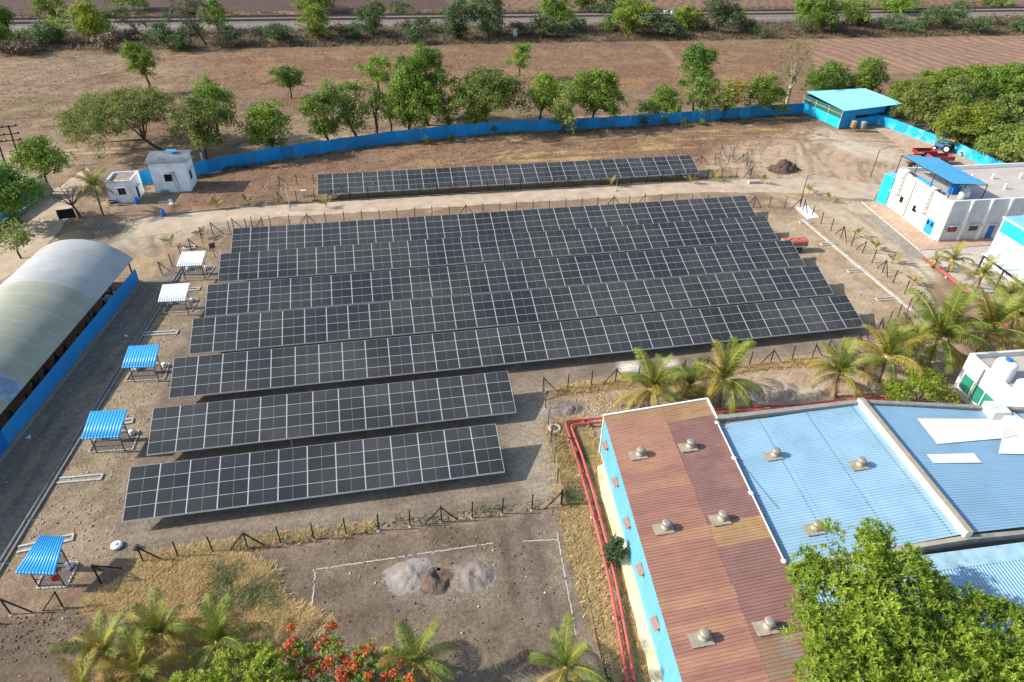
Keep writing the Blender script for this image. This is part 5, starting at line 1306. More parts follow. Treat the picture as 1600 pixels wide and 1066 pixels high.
L_stub = leafmat('field_stubble_stalk', (0.20, 0.145, 0.09), (0.38, 0.29, 0.18), 0.2, 1.5, 0.0)
L_weed = leafmat('weed_green', (0.08, 0.10, 0.03), (0.20, 0.22, 0.08), 0.2, 1.5, 0.0)
M_bark = mat('bark', srgb('5e4d3f'), .9, var=.25, scale=4)
M_barkp = mat('pale_bark', srgb('a79a88'), .9, var=.2, scale=4)
M_palmt = mat('palm_trunk', srgb('7d6a56'), .9, var=.25, scale=6, stretch=(1, 1, 3))

def leaves(c, outd, size, asp, r, flat=0.5):
    n = len(c)
    d = r.normal(size=(n, 3)); d /= np.linalg.norm(d, axis=1)[:, None]
    nn = outd * flat + d * (1 - flat) + np.array((0, 0, .25)); nn /= np.linalg.norm(nn, axis=1)[:, None] + 1e-9
    t = r.normal(size=(n, 3)); a = np.cross(nn, t); a /= np.linalg.norm(a, axis=1)[:, None] + 1e-9; b = np.cross(nn, a)
    s = size * r.uniform(.65, 1.35, n)[:, None]
    a = a * s * .5; b = b * s * .5 * asp
    V = np.stack([c - a, c - a * .1 - b, c + a, c + a * .1 + b], 1).reshape(-1, 3)     # lozenge leaf
    return V, np.arange(4 * n).reshape(-1, 4)
def crown_mesh(lobes, nclump, per, leaf, seed, spread=.3, fill=.45, asp=.75, low=-.55, mats=None):
    r = np.random.default_rng(seed)
    C = np.array([l[0] for l in lobes]); Rr = np.array([l[1] for l in lobes]); w = (Rr.prod(1)) ** .67; w /= w.sum()
    # sub-clumps sit on the big lobes so the crown is lumpy and broken
    ns = max(12, int(len(lobes) * 10)); ks = r.choice(len(lobes), ns, p=w); ds = r.normal(size=(ns, 3)); ds /= np.linalg.norm(ds, axis=1)[:, None]
    bad = ds[:, 2] < low; ds[bad, 2] *= -1
    Cs = C[ks] + ds * Rr[ks] * r.uniform(.55, .95, ns)[:, None]; Rs = Rr[ks] * r.uniform(.26, .48, ns)[:, None]
    st_ = r.random(ns)
    k = r.integers(0, ns, nclump); C, Rr = Cs, Rs
    d = r.normal(size=(nclump, 3)); d /= np.linalg.norm(d, axis=1)[:, None]
    bad = d[:, 2] < low; d[bad, 2] *= -1
    rad = 1 - fill * r.random(nclump) ** 1.8
    cc = C[k] + d * Rr[k] * rad[:, None]
    ct = r.random(nclump) * .25 + st_[k] * .4 + .15 * rad
    P = np.repeat(cc, per, 0) + r.normal(size=(nclump * per, 3)) * spread * np.array((1, 1, .8))
    D = np.repeat(d, per, 0)
    V, F = leaves(P, D, leaf, asp, r)
    tint = np.repeat(np.clip(np.repeat(ct, per) + r.uniform(-.15, .25, nclump * per), 0, 1), 4)
    return V, F, tint
def branches(mb, base, lobes, h0, r0, seed, n=7, bend=.25):
    r = random.Random(seed); b = np.array(base, float)
    top = np.array((sum(l[0][0] for l in lobes) / len(lobes), sum(l[0][1] for l in lobes) / len(lobes), h0))
    top[:2] = b[:2] * .5 + top[:2] * .5
    mid = (b + top) / 2 + np.array((r.uniform(-bend, bend), r.uniform(-bend, bend), 0))
    mb.tube([b - (0, 0, .15), b + (0, 0, .1), mid, top], [r0 * 1.35, r0 * 1.05, r0 * .9, r0 * .75], 8)
    for l in lobes[:n]:
        c = np.array(l[0], float); m = top + (c - top) * .5 + np.array((r.uniform(-.3, .3), r.uniform(-.3, .3), r.uniform(-.1, .4)))
        mb.tube([top - (0, 0, .1), m, c + (0, 0, l[1][2] * .3)], [r0 * .55, r0 * .35, r0 * .12], 5)
def tree(label, cat, name, base, Hh, Wd, leafm, seed, group=None, cb=.35, nl=8, leaf=.32, dens=1.0, shape='round', bark=M_bark, per=9, flowers=None, asp=.75, offs=(0, 0), low=-.55, r0=None):
    base = np.array((base[0], base[1], 0.0)); r = random.Random(seed)
    root = thing(name, label, cat, base, group)
    lobes = []
    zc0 = Hh * cb; ch = Hh - zc0
    for i in range(nl):
        if shape == 'umbrella':
            a = 2 * math.pi * (i / nl) + r.uniform(-.2, .2); q = (r.uniform(.3, .85) if i else 0) * Wd / 2
            rr = Wd * r.uniform(.17, .26); hz = zc0 + ch * (.82 - .82 * (q / (Wd / 2)) ** 2)
            lobes.append(((base[0] + offs[0] + q * math.cos(a), base[1] + offs[1] + q * math.sin(a), hz), (rr, rr, ch * .22)))
        else:
            t = (i + .5) / nl; a = i * 2.4 + r.uniform(-.5, .5)
            prof = math.sin(math.pi * (0.14 + .78 * t)) if shape == 'round' else (1.05 - .55 * t if shape == 'cone' else .75 + .25 * math.sin(math.pi * t))
            q = Wd / 2 * .55 * prof * r.uniform(.55, 1.1)
            rr = Wd * .5 * r.uniform(.46, .62) * (.65 + .35 * prof)
            lobes.append(((base[0] + offs[0] * t + q * math.cos(a), base[1] + offs[1] * t + q * math.sin(a), zc0 + ch * (.12 + .72 * t)), (rr, rr, rr * min(1, ch / Wd * 1.15))))
    area = sum((l[1][0] * l[1][2]) for l in lobes) * 4.2
    ncl = int(max(40, dens * area / (leaf * leaf) * 4.0 / per))
    V, F, T = crown_mesh(lobes, ncl, per, leaf, seed, spread=leaf * .95, fill=.5 if shape != 'umbrella' else .8, asp=asp, low=low)
    V[:, 2] = np.maximum(V[:, 2], .05)
    me = arr_mesh('crown', V - base, F, [leafm], T); link('crown', me, root)
    r0 = r0 or max(.06, Hh * .028)
    mb = MB(); branches(mb, base, sorted(lobes, key=lambda l: -l[1][0]), zc0 + ch * (.12 if shape != 'umbrella' else .12), r0, seed, n=9); mb.build('trunk', bark, root)
    if flowers:
        V, F, T = crown_mesh(lobes, ncl // 3, 7, leaf * .75, seed + 5, spread=leaf * .6, fill=.12, asp=.9, low=.05)
        link('blossom', arr_mesh('blossom', V - base, F, [flowers], T), root)
    return root
def ptree(u, v, top, x0, x1, leafm, label, seed, cat='tree', name='field_tree', wk=1.26, **k):
    if 'cb' in k and k.get('shape') != 'umbrella': k['cb'] *= .75
    """tree from its foot pixel, top pixel row and left/right pixel columns"""
    p = G(u, v); d = depth(u, v); mpp = d / FPX
    Hh = (v - top) * mpp / math.cos(math.atan2(CAM_H, np.hypot(p[0], p[1]))) * .97
    Wd = (x1 - x0) * mpp * wk
    offx = ((x0 + x1) / 2 - u) * mpp
    off = (offx * math.cos(YAW), -offx * math.sin(YAW))
    return tree(label, cat, name, p, Hh, Wd, leafm, seed, offs=off if k.get('shape') == 'umbrella' else (off[0] * 1.2, off[1] * 1.2), **k)
GB = 'trees along the blue boundary fence'
for i, (u, v, top, x0, x1, lm, lab, kw) in enumerate([
    (345, 222, 130, 312, 376, L_bright, 'bright green tree rising behind the pale tree right of the white huts', dict(cb=.3)),
    (323, 250, 160, 288, 374, L_pale, 'pale green tree right behind the taller white hut', dict(cb=.25, dens=.8, nl=10)),
    (432, 240, 168, 383, 459, L_bright, 'low spreading tree against the blue fence, right of the huts', dict(cb=.12, nl=9)),
    (512, 224, 147, 476, 532, L_bright, 'narrow green tree by the fence, left of the fluffy pale one', dict(cb=.08, nl=9, shape='col')),
    (556, 219, 128, 516, 574, L_pale, 'fluffy pale tree overhanging the blue fence', dict(cb=.1, nl=10, dens=.8, shape='col')),
    (588, 209, 118, 574, 608, L_bright, 'thin young tree between two bigger fence trees', dict(cb=.15, nl=6, dens=.7, shape='col')),
    (612, 207, 150, 588, 628, L_pale, 'small forked tree with open crown near the fence middle', dict(cb=.45, nl=6, dens=.6)),
    (640, 207, 122, 606, 688, L_bright, 'broad green tree standing in front of the tallest dark tree', dict(cb=.12, nl=11)),
    (668, 196, 92, 616, 709, L_dark, 'tallest dark green tree behind the middle of the blue fence', dict(cb=.2, nl=11)),
    (700, 205, 150, 683, 716, L_lime, 'small lime green tree between the dark tree and the wide pale tree', dict(cb=.1, nl=6, shape='col')),
    (758, 200, 117, 704, 824, L_pale, 'wide pale tree with flat fluffy crown behind the fence', dict(cb=.25, nl=13, dens=.85)),
    (742, 206, 138, 724, 764, L_lime, 'slender yellow-green tree drooping over the fence', dict(cb=.02, nl=8, shape='col')),
    (842, 198, 120, 824, 878, L_bright, 'tree with bare lower stems left of the roundest fence tree', dict(cb=.3, nl=8)),
    (878, 209, 138, 862, 898, L_pale, 'drooping tree hanging over the blue fence right of centre', dict(cb=.02, nl=9, shape='col')),
    (925, 196, 117, 888, 968, L_bright, 'large round green tree right of centre behind the fence', dict(cb=.2, nl=11)),
    (1016, 190, 158, 992, 1034, L_pale, 'low olive bush-like tree at the left of the small fence group', dict(cb=.05, nl=6)),
    (1042, 187, 139, 1010, 1062, L_bright, 'small round tree behind the fence right of the gap', dict(cb=.15, nl=7)),
    (1092, 187, 126, 1064, 1118, L_pale, 'open green tree beside the orange-flowered tree', dict(cb=.15, nl=8, dens=.8)),
    (1190, 180, 124, 1152, 1218, L_bright, 'dense green tree between orange-flowered and bare trees', dict(cb=.1, nl=9)),
    (1290, 156, 104, 1252, 1322, L_dark, 'dark round tree behind the pale-roofed blue shed', dict(cb=.08, nl=9)),
    (1345, 158, 92, 1318, 1372, L_bright, 'taller tree behind the right half of the blue shed', dict(cb=.08, nl=9)),
]): ptree(u, v, top, x0, x1, lm, lab, 100 + i, name='boundary_tree', group=GB, **kw)
ptree(1127, 188, 128, 1112, 1164, L_pale, 'tree with orange blossom behind the blue fence', 140, name='blossom_tree', flowers=L_orange, cb=.2, nl=8, dens=.55)
ptree(256, 238, 150, 120, 300, L_acacia, 'wide umbrella-crowned olive acacia behind the white huts', 141, name='acacia_tree', shape='umbrella', cb=.12, nl=34, leaf=.23, dens=.62, per=7, r0=.3, wk=1.05)
ptree(1228, 165, 62, 1204, 1258, L_acacia, 'nearly bare whitish tree beside the blue shed', 142, name='bare_tree', cb=.2, nl=10, dens=.10, bark=M_barkp, leaf=.25)
for i, (u, v, top, x0, x1, lm, lab, kw) in enumerate([
    (236, 146, 72, 206, 260, L_bright, 'lone tree with tall bare trunk in the left brown field', dict(cb=.4, nl=9)),
    (455, 154, 106, 430, 480, L_dark, 'small lone round tree on a thin stem in the brown field', dict(cb=.36, nl=8)),
    (592, 160, 90, 574, 618, L_bright, 'field tree showing above the fence trees, left of the tallest', dict(cb=.45, nl=7)),
    (809, 123, 70, 801, 834, L_bright, 'smallest lone tree in the middle of the brown field', dict(cb=.3, nl=6)),
    (1082, 172, 80, 1050, 1113, L_dark, 'field tree with lopsided crown behind the small fence trees', dict(cb=.35, nl=8)),
]): ptree(u, v, top, x0, x1, lm, lab, 150 + i, group='lone trees in the brown field', **kw)
for i, (u, v, top, x0, x1, lm, lab, kw) in enumerate([
    (82, 300, 222, 30, 122, L_bright, 'spreading green tree over the gate pillar at the left', dict(cb=.4, nl=10, wk=1.0)),
    (35, 352, 258, -30, 84, L_dark, 'big dark tree at the left edge over the blue fence', dict(cb=.2, nl=11, wk=1.0)),
    (33, 404, 350, -10, 66, L_pale, 'small multi-stemmed tree beside the barrel shed', dict(cb=.4, nl=7, dens=.6)),
]): ptree(u, v, top, x0, x1, lm, lab, 160 + i, group='trees by the entrance', **kw)
HB = 'trees beyond the north-east blue fence'
hedge = [(1402, 182, 128, 1372, 1440, L_bright), (1440, 168, 118, 1405, 1475, L_bright), (1478, 165, 110, 1440, 1515, L_bright), (1518, 165, 106, 1480, 1560, L_bright), (1560, 166, 105, 1525, 1600, L_bright), (1600, 170, 102, 1560, 1650, L_bright),
         (1425, 205, 138, 1392, 1462, L_pale), (1470, 215, 132, 1440, 1508, L_pale), (1512, 236, 166, 1462, 1556, L_lime), (1553, 240, 150, 1520, 1592, L_pale), (1592, 275, 196, 1556, 1640, L_pale), (1486, 228, 172, 1452, 1520, L_pale), (1640, 240, 150, 1590, 1700, L_bright), (1545, 255, 200, 1515, 1580, L_pale)]
for i, (u, v, top, x0, x1, lm) in enumerate(hedge):
    row = 'back' if i < 6 or i == 12 else 'front'
    lst = sorted([h[0] for j, h in enumerate(hedge) if (j < 6 or j == 12) == (row == 'back')])
    ptree(u, v, top, x0, x1, lm, 'green tree in the %s row beyond the patched fence, %s from the left' % (row, ordn(lst.index(u))), 170 + i, name='hedge_tree', group=HB, cb=.03, nl=10, low=-.2)
# railway belt
belt = [(8, 62, 5, -20, 32, L_dark, 0), (85, 30, -6, 60, 108, L_bright, 0), (4, 82, 34, -25, 20, L_bright, 0), (66, 70, 40, 40, 112, L_blue, 1), (150, 62, 9, 108, 183, L_lime, 0), (35, 86, 64, 12, 62, L_dry, 1), (170, 80, 57, 152, 190, L_dry, 1),
        (222, 58, 14, 178, 236, L_smoke, 2), (210, 16, -20, 180, 236, L_bright, 0), (262, 76, 40, 240, 280, L_blue, 0), (322, 70, 2, 270, 340, L_smoke, 2), (344, 50, 3, 320, 354, L_bright, 0), (282, 80, 55, 264, 300, L_blue, 1), (358, 72, 50, 340, 380, L_smoke, 1),
        (438, 67, 40, 414, 462, L_blue, 1), (498, 64, 14, 478, 518, L_bright, 0), (490, 20, -20, 462, 540, L_bright, 0), (585, 58, 8, 562, 608, L_blue, 0), (556, 60, 38, 540, 575, L_blue, 1), (622, 24, 5, 606, 642, L_blue, 1), (644, 68, 44, 630, 664, L_blue, 1),
        (715, 62, 5, 694, 740, L_blue, 0), (762, 58, -8, 728, 795, L_blue, 0), (680, 52, 37, 668, 694, L_blue, 1), (848, 60, 26, 824, 872, L_blue, 1), (872, 50, -4, 838, 894, L_bright, 0), (905, 20, -12, 893, 932, L_dark, 0), (950, 50, 27, 938, 962, L_dark, 1),
        (980, 56, 3, 954, 1008, L_lime, 0), (1030, 56, 26, 1000, 1056, L_blue, 1), (960, 14, -14, 930, 1010, L_blue, 0), (1068, 48, 14, 1048, 1090, L_lime, 0), (1125, 52, -4, 1096, 1148, L_smoke, 0), (1152, 42, 18, 1140, 1166, L_dark, 0), (1050, 58, 42, 1040, 1070, L_blue, 1),
        (1260, 40, -6, 1238, 1280, L_bright, 0), (1282, 52, -2, 1256, 1312, L_dark, 0), (1328, 42, 3, 1308, 1352, L_pale, 0), (1392, 22, -10, 1362, 1432, L_bright, 0), (1388, 48, 29, 1362, 1410, L_blue, 1), (1440, 46, 28, 1424, 1460, L_blue, 1), (1475, 46, 14, 1442, 1512, L_blue, 1),
        (1530, 52, 30, 1508, 1552, L_blue, 1), (1580, 40, 26, 1560, 1610, L_dry, 1), (1545, 8, -14, 1508, 1570, L_bright, 0), (1500, 18, 4, 1486, 1520, L_blue, 1), (940, 24, 8, 916, 962, L_blue, 1)]
_r = random.Random(91)
for _i in range(34):
    _u = int(12 + _i * 47.5 + _r.uniform(-18, 18)); _v = 66 - _u * .012 + _r.uniform(-12, 6); _h = _r.uniform(10, 19); _w = _r.uniform(24, 46)
    belt.append((_u, _v, _v - _h, _u - _w / 2, _u + _w / 2, (L_blue, L_dry, L_smoke)[_r.choice((0, 0, 1, 1, 2))], 1))
order = sorted(range(len(belt)), key=lambda i: belt[i][0])
KN = {id(L_dark): 'dark green', id(L_bright): 'green', id(L_blue): 'grey-green', id(L_lime): 'yellow-green', id(L_dry): 'dry brown', id(L_smoke): 'smoky olive', id(L_pale): 'pale'}
from collections import Counter
tot = Counter(); 
for i in order: tot[(KN[id(belt[i][5])], belt[i][6] == 1)] += 1
seen = Counter()
for i in order:
    u, v, top, x0, x1, lm, kd = belt[i]
    key = (KN[id(lm)], kd == 1); nth = ordn(seen[key]); seen[key] += 1
    lab = '%s %s by the railway, %s such from the left' % (key[0], 'bush' if key[1] else 'tree', nth)
    ptree(u, v, top, x0, x1, lm, lab, 200 + i, cat='bush' if key[1] else 'tree', name='railway_bush' if key[1] else 'railway_tree', group='trees and bushes by the railway',
          cb=.02 if kd == 1 else (.2 if kd == 2 else .05), nl=7 if kd == 1 else 9, leaf=.45 if kd != 2 else .3, dens=.9 if kd != 2 else .55, shape='umbrella' if kd == 2 else 'round', low=-.1 if kd == 1 else -.5)
for i, (u, v, h_) in enumerate(((772, 209, 12), (827, 203, 10), (955, 199, 10), (1006, 199, 16), (1038, 196, 11), (1068, 198, 12), (1096, 196, 10), (1160, 193, 8), (668, 226, 12), (705, 222, 11))):
    ptree(u, v, v - h_, u - h_ * .42, u + h_ * .42, L_blue if i % 2 else L_bright, 'small shrub at the foot of the blue fence, %s from the left' % ordn(sorted([772, 827, 955, 1006, 1038, 1068, 1096, 1160, 668, 705]).index(u)), 500 + i, cat='shrub', name='fence_shrub', group='small shrubs at the foot of the blue fence', cb=.03, nl=5, shape='cone', leaf=.2, low=-.2)
# dead tree and sapling-like shrubs
def bare_tree(label, base, Hh, seed):
    t = thing('dead_tree', label, 'tree', base); r = random.Random(seed); mb = MB(); b = np.array(base, float)
    top = b + (-.5, .1, Hh * .35); mb.tube([b, (b + top) / 2 + (.1, 0, 0), top], [.2, .16, .13], 7); mb.build('trunk', M_bark, t)
    for k in range(9):
        a = r.uniform(0, 6.28); L = Hh * r.uniform(.45, .75); e = top + (L * .75 * math.cos(a), L * .6 * math.sin(a), L * r.uniform(.4, .9)); m_ = (top + e) / 2 + (0, 0, .2)
        mb = MB(); mb.tube([top, m_, e], [.09, .06, .02], 5)
        for q in range(5):
            s_ = m_ + (e - m_) * r.random(); mb.tube([s_, s_ + (r.uniform(-1, 1), r.uniform(-1, 1), r.uniform(.1, .9))], [.03, .01], 4)
        mb.build('bough', M_bark, t)
bare_tree('leafless brown tree beside the black board', (*G(126, 340)[:2], 0), 5.2, 3)

# --- palms: every frond is a part of its own
def frond_mesh(L, th0, dth, seed, m, nleaf=34, wid=1.0, hang=.5):
    """feather frond: the midrib leaves at th0 and bends by dth over its length; thin separate leaflets hang off both sides"""
    r = random.Random(seed); mb = MB(); P = [np.zeros(3)]; n = nleaf
    for i in range(n):
        a = R(th0 - dth * ((i + .5) / n) ** 1.4); P.append(P[-1] + np.array((math.cos(a), .05 * math.sin(2.5 * i / n + seed), math.sin(a))) * L / n)
    rach = [tuple(p) for p in P[::3]]
    mb.tube(rach, [.05 * (1 - .85 * i / (len(rach) - 1)) for i in range(len(rach))], 4, mi=1)
    for i in range(5, n + 1):
        t = i / n; d = P[i] - P[i - 1]; d /= np.linalg.norm(d); upv = np.cross(d, np.array((0, 1., 0))); upv = upv if upv[2] >= 0 or abs(upv[2]) < .2 else -upv
        ll = wid * .95 * (L / 4.0) * math.sin(math.pi * (.10 + .80 * t)) ** .6
        for sg in (-1, 1):
            for h in (0, .34, .67):
                if r.random() < .06: continue
                p = P[i - 1] + (P[i] - P[i - 1]) * h
                lv = np.array((0, sg * .75, 0)) + d * .6 + upv * r.uniform(-.05, .25) + np.array((0, 0, -hang * .5 + r.uniform(-.15, .15))); lv /= np.linalg.norm(lv)
                l2 = ll * r.uniform(.75, 1.1); mid = p + lv * l2 * .5; e = mid + lv * l2 * .42 + np.array((0, 0, -hang * l2 * .45)); w = d * .021
                mb.add([p - w * .7, p + w * .7, mid + w, mid - w], [(0, 1, 2, 3)], 0); mb.add([mid - w, mid + w, e], [(0, 1, 2)], 0)
    me = mb.mesh('frond', [m, M_palmst])
    a = me.attributes.new('tint', 'FLOAT', 'POINT'); rr = np.random.default_rng(seed); a.data.foreach_set('value', np.clip(rr.normal(.5, .2, len(me.vertices)), 0, 1).astype(np.float32))
    return me
M_palmst = mat('frond_stalk', srgb('a89a4c'), .6, var=.15)
FR = {}
def frond(kind, k):
    key = (kind, k)
    if key not in FR:
        FR[key] = frond_mesh(4.0, (84, 70, 52, 32, 8)[k], (40, 75, 95, 100, 75)[k], 10 * kind + k, (L_palm, L_palmy, L_palmd)[kind], hang=(.25, .45, .7, .9, 1.0)[k])
    return FR[key]
def palm(label, foot, crownpx=None, Hc=2.5, L=4.0, n=15, seed=0, yellow=.25, group='coconut palms', lean=None, up_=1.0, tr=.16):
    r = random.Random(seed); b = np.array((foot[0], foot[1], 0.0))
    root = thing('coconut_palm', label, 'palm', b, group)
    top = b + np.array((r.uniform(-.3, .3), r.uniform(-.3, .3), Hc)) if lean is None else b + np.array((*lean, Hc))
    MB().tube([b - (0, 0, .1), b + (0, 0, .25), (b + top) / 2 + (r.uniform(-.15, .15), 0, 0), top], [tr * 1.7, tr * 1.25, tr, tr * .85], 9).build('trunk', M_palmt, root)
    mb = MB(); mb.lathe([(tr * .9, -.3), (tr * 1.5, 0), (tr * 1.3, .3), (tr * .5, .55)], top, 8); mb.build('crownshaft', M_palmst, root)
    n = n + 4
    for i in range(n):
        t = i / max(1, n - 1); a = i * 2.399 + r.uniform(-.3, .3)
        kind = 2 if t > .93 and r.random() < .6 else (1 if (t > .5 and r.random() < yellow * 1.5) or r.random() < yellow * .4 else 0)
        k = min(4, int((t * .98 / up_) * 5 + r.uniform(-.25, .25))); k = max(0, k); s = L / 4.0 * r.uniform(.85, 1.1) * (1.0, 1.05, 1.05, 1.0, .9)[k]
        o = link('frond', frond(kind, k), root, top - b + np.array((0, 0, .15)), (R(r.uniform(-8, 8)), R(r.uniform(-6, 6)), a), (s, s, s))
    return root
def cpx(u, v, h): q = G(u, v, h); return q[:2]
for i, (u, v, Hc, L, n, lab, kw) in enumerate([
    (1017, 612, 2.0, 4.2, 17, 'coconut palm left of the pair behind the brown roof', dict(yellow=.45)),
    (1132, 600, 2.9, 4.6, 18, 'coconut palm right of the pair behind the brown roof', dict(yellow=.35)),
    (1072, 606, 1.2, 2.8, 11, 'small dark palm between the two palms behind the brown roof', dict(yellow=.0)),
    (1316, 588, 2.6, 3.9, 17, 'coconut palm behind the blue roof, leftmost of the right cluster', dict(yellow=.5)),
    (1386, 562, 2.8, 4.5, 17, 'coconut palm behind the blue roof, second of the right cluster', dict(yellow=.4)),
    (1468, 530, 3.4, 5.6, 20, 'tallest coconut palm in the right cluster', dict(yellow=.3)),
    (1425, 540, 2.4, 3.6, 13, 'shorter palm just left of the tallest one in the right cluster', dict(yellow=.3)),
    (1540, 522, 3.2, 5.2, 18, 'coconut palm overhanging the tank house', dict(yellow=.4)),
    (1590, 500, 3.0, 4.4, 15, 'coconut palm at the right edge above the tank house', dict(yellow=.4)),
    (1487, 408, 1.6, 2.8, 8, 'small yellowing palm beside the far end of the single red pipe', dict(yellow=.7)),
    (1459, 410, .8, 1.6, 6, 'smallest dull palm at the far end of the single red pipe', dict(yellow=.1)),
    (1532, 436, 2.2, 3.0, 9, 'small palm with leaning trunk in the middle of the single red pipe', dict(yellow=.4, lean=(.5, .4))),
    (1574, 466, 2.0, 3.2, 10, 'small yellow-green palm beside the truss canopy', dict(yellow=.7)),
    (147, 296, 4.0, 3.2, 10, 'tall thin palm beside the lower white hut', dict(yellow=.7, up_=1.15, tr=.13)),
    (172, 1022, 1.5, 3.0, 11, 'palm at the bottom left with upright yellow fronds', dict(yellow=.85, up_=1.2)),
    (225, 1052, 1.5, 3.1, 12, 'palm at the bottom left, frontmost of the clump', dict(yellow=.55)),
    (262, 998, 1.3, 2.9, 11, 'palm at the bottom left, rearmost of the clump', dict(yellow=.35, up_=1.15)),
    (342, 1010, 1.3, 3.0, 11, 'palm at the bottom left, rightmost of the clump', dict(yellow=.2)),
    (130, 1085, 1.6, 3.2, 7, 'palm half cut off by the bottom left edge', dict(yellow=.5)),
    (655, 1045, 1.8, 3.0, 8, 'palm beside the scarlet-flowered shrub at the bottom', dict(yellow=.25, up_=1.1)),
    (885, 1048, 1.6, 3.1, 9, 'palm at the bottom beside the red pipes', dict(yellow=.35, up_=1.0)),
]): palm(lab, cpx(u, v, Hc), None, Hc, L, n, 300 + i, **kw)
# young coconut seedlings along the road and fences
seedl = [(340, 327), (388, 321), (443, 320), (540, 311), (582, 306), (630, 300), (682, 300), (722, 297), (817, 294), (867, 291), (955, 291), (1078, 287), (1115, 284), (1190, 288), (1263, 303), (1294, 316), (268, 385), (317, 372), (1338, 372), (1366, 392), (1393, 412), (1425, 446), (1456, 505), (510, 325)]
FR['s'] = frond_mesh(1.3, 65, 60, 77, L_palmy, 12, 1.3); FR['s2'] = frond_mesh(1.3, 75, 40, 78, L_weed, 12, 1.3)
for i, (u, v) in enumerate(sorted(seedl)):
    b = G(u, v); r = random.Random(400 + i); root = thing('coconut_seedling', 'young coconut seedling, %s from the left of all the roadside seedlings' % ordn(i), 'seedling', b, 'coconut seedlings')
    MB().tube([b, b + (0, 0, .45)], [.05, .035], 6).build('stem', M_palmt, root)
    for k in range(6):
        s = r.uniform(.8, 1.35); link('frond', FR['s' if r.random() < .6 else 's2'], root, (0, 0, .4), (R(r.uniform(-12, 12)), R(r.uniform(-10, 15)), k * 1.05 + r.uniform(-.3, .3)), (s, s, s))

# --- big foreground tree with whorled leaves
def whorl_tree(label, root_xy, lobes, nclus, leafL, seed, lm, name='foreground_tree', nlf=11, r0=.35, trunkh=3.5, wid=.25, cat='tree'):
    r = np.random.default_rng(seed)
    base = np.array((*root_xy, 0.0)); root = thing(name, label, cat, base)
    C = np.array([l[0] for l in lobes]); Rr = np.array([l[1] for l in lobes]); w = Rr.prod(1) ** .67; w /= w.sum()
    k = r.choice(len(lobes), nclus, p=w); d = r.normal(size=(nclus, 3)); d /= np.linalg.norm(d, axis=1)[:, None]; d[:, 2] = np.where(d[:, 2] < -.35, -d[:, 2], d[:, 2])
    ns = len(lobes) * 17; ks = r.choice(len(lobes), ns, p=w); ds = r.normal(size=(ns, 3)); ds /= np.linalg.norm(ds, axis=1)[:, None]; ds[:, 2] = np.where(ds[:, 2] < -.3, -ds[:, 2], ds[:, 2])
    Cs = C[ks] + ds * Rr[ks] * r.uniform(.4, .84, ns)[:, None]; Rs = Rr[ks] * r.uniform(.28, .46, ns)[:, None]; st_ = r.random(ns)
    k = r.integers(0, ns, nclus); C, Rr = Cs, Rs
    rad = 1 - .5 * r.random(nclus) ** 2.2; cc = C[k] + d * Rr[k] * rad[:, None]
    # thin out what lies deep inside other lobes
    ax = d * .75 + np.array((0, 0, .75)) + r.normal(size=(nclus, 3)) * .25; ax /= np.linalg.norm(ax, axis=1)[:, None]
    n = nclus * nlf; A = np.repeat(ax, nlf, 0); P = np.repeat(cc, nlf, 0)
    t = r.normal(size=(n, 3)); s1 = np.cross(A, t); s1 /= np.linalg.norm(s1, axis=1)[:, None]
    ang = r.uniform(.35, 1.35, n)[:, None]; ld = A * np.cos(ang) + s1 * np.sin(ang); ld[:, 2] -= .12; ld /= np.linalg.norm(ld, axis=1)[:, None]
    sw = np.cross(ld, A); sw /= np.linalg.norm(sw, axis=1)[:, None] + 1e-9
    LL = (leafL * r.uniform(.7, 1.2, n))[:, None]
    P = P + A * r.uniform(-.12, .12, n)[:, None]
    tip = P + ld * LL; tip[:, 2] -= .15 * leafL; mid = P + ld * LL * .5
    V = np.stack([P, mid + sw * LL * wid * .5, tip, mid - sw * LL * wid * .5], 1).reshape(-1, 3)
    tint = np.repeat(np.clip(np.repeat(r.random(nclus) * .3 + st_[k] * .35, nlf) + .4 * (1 - (ang[:, 0] - .35)) * r.uniform(.4, 1.1, n), 0, 1), 4)
    link('crown', arr_mesh('crown', V - base, np.arange(4 * n).reshape(-1, 4), [lm], tint), root)
    mb = MB(); branches(mb, base, sorted(lobes, key=lambda l: -l[1][0]), trunkh, r0, seed, n=12); mb.build('trunk', M_bark, root)
    return root
def lobes_px(lst):
    out = []
    for u, v, z, rx, rz in lst: out.append((tuple(G(u, v, z)), (rx, rx, rz)))
    return out
big = lobes_px([(1345, 880, 8.2, 2.7, 2.2), (1300, 930, 7.4, 2.6, 2.1), (1400, 905, 8.0, 2.3, 2.0), (1300, 1010, 7.0, 2.8, 2.2), (1370, 985, 7.8, 2.8, 2.2), (1330, 1065, 6.8, 3.0, 2.4), (1440, 1040, 7.2, 3.0, 2.3), (1465, 965, 7.2, 2.2, 1.8), (1510, 950, 6.8, 1.5, 1.3), (1560, 975, 6.5, 1.8, 1.5), (1530, 1040, 6.8, 2.5, 2.0), (1590, 1050, 6.6, 2.4, 2.0), (1420, 1110, 6.5, 3.2, 2.4), (1560, 1120, 6.3, 3.2, 2.4), (1265, 905, 7.0, 1.5, 1.5), (1350, 845, 8.6, 1.5, 1.3), (1290, 1085, 6.4, 2.0, 2.0), (1640, 1020, 6.2, 2.0, 1.8)])
bc = np.mean([l[0] for l in big], 0)
whorl_tree('large bright green leafy tree covering the bottom right corner', (bc[0] + .5, bc[1] - .8), big, 8800, .31, 11, L_big, nlf=13, r0=.42, trunkh=4.0)
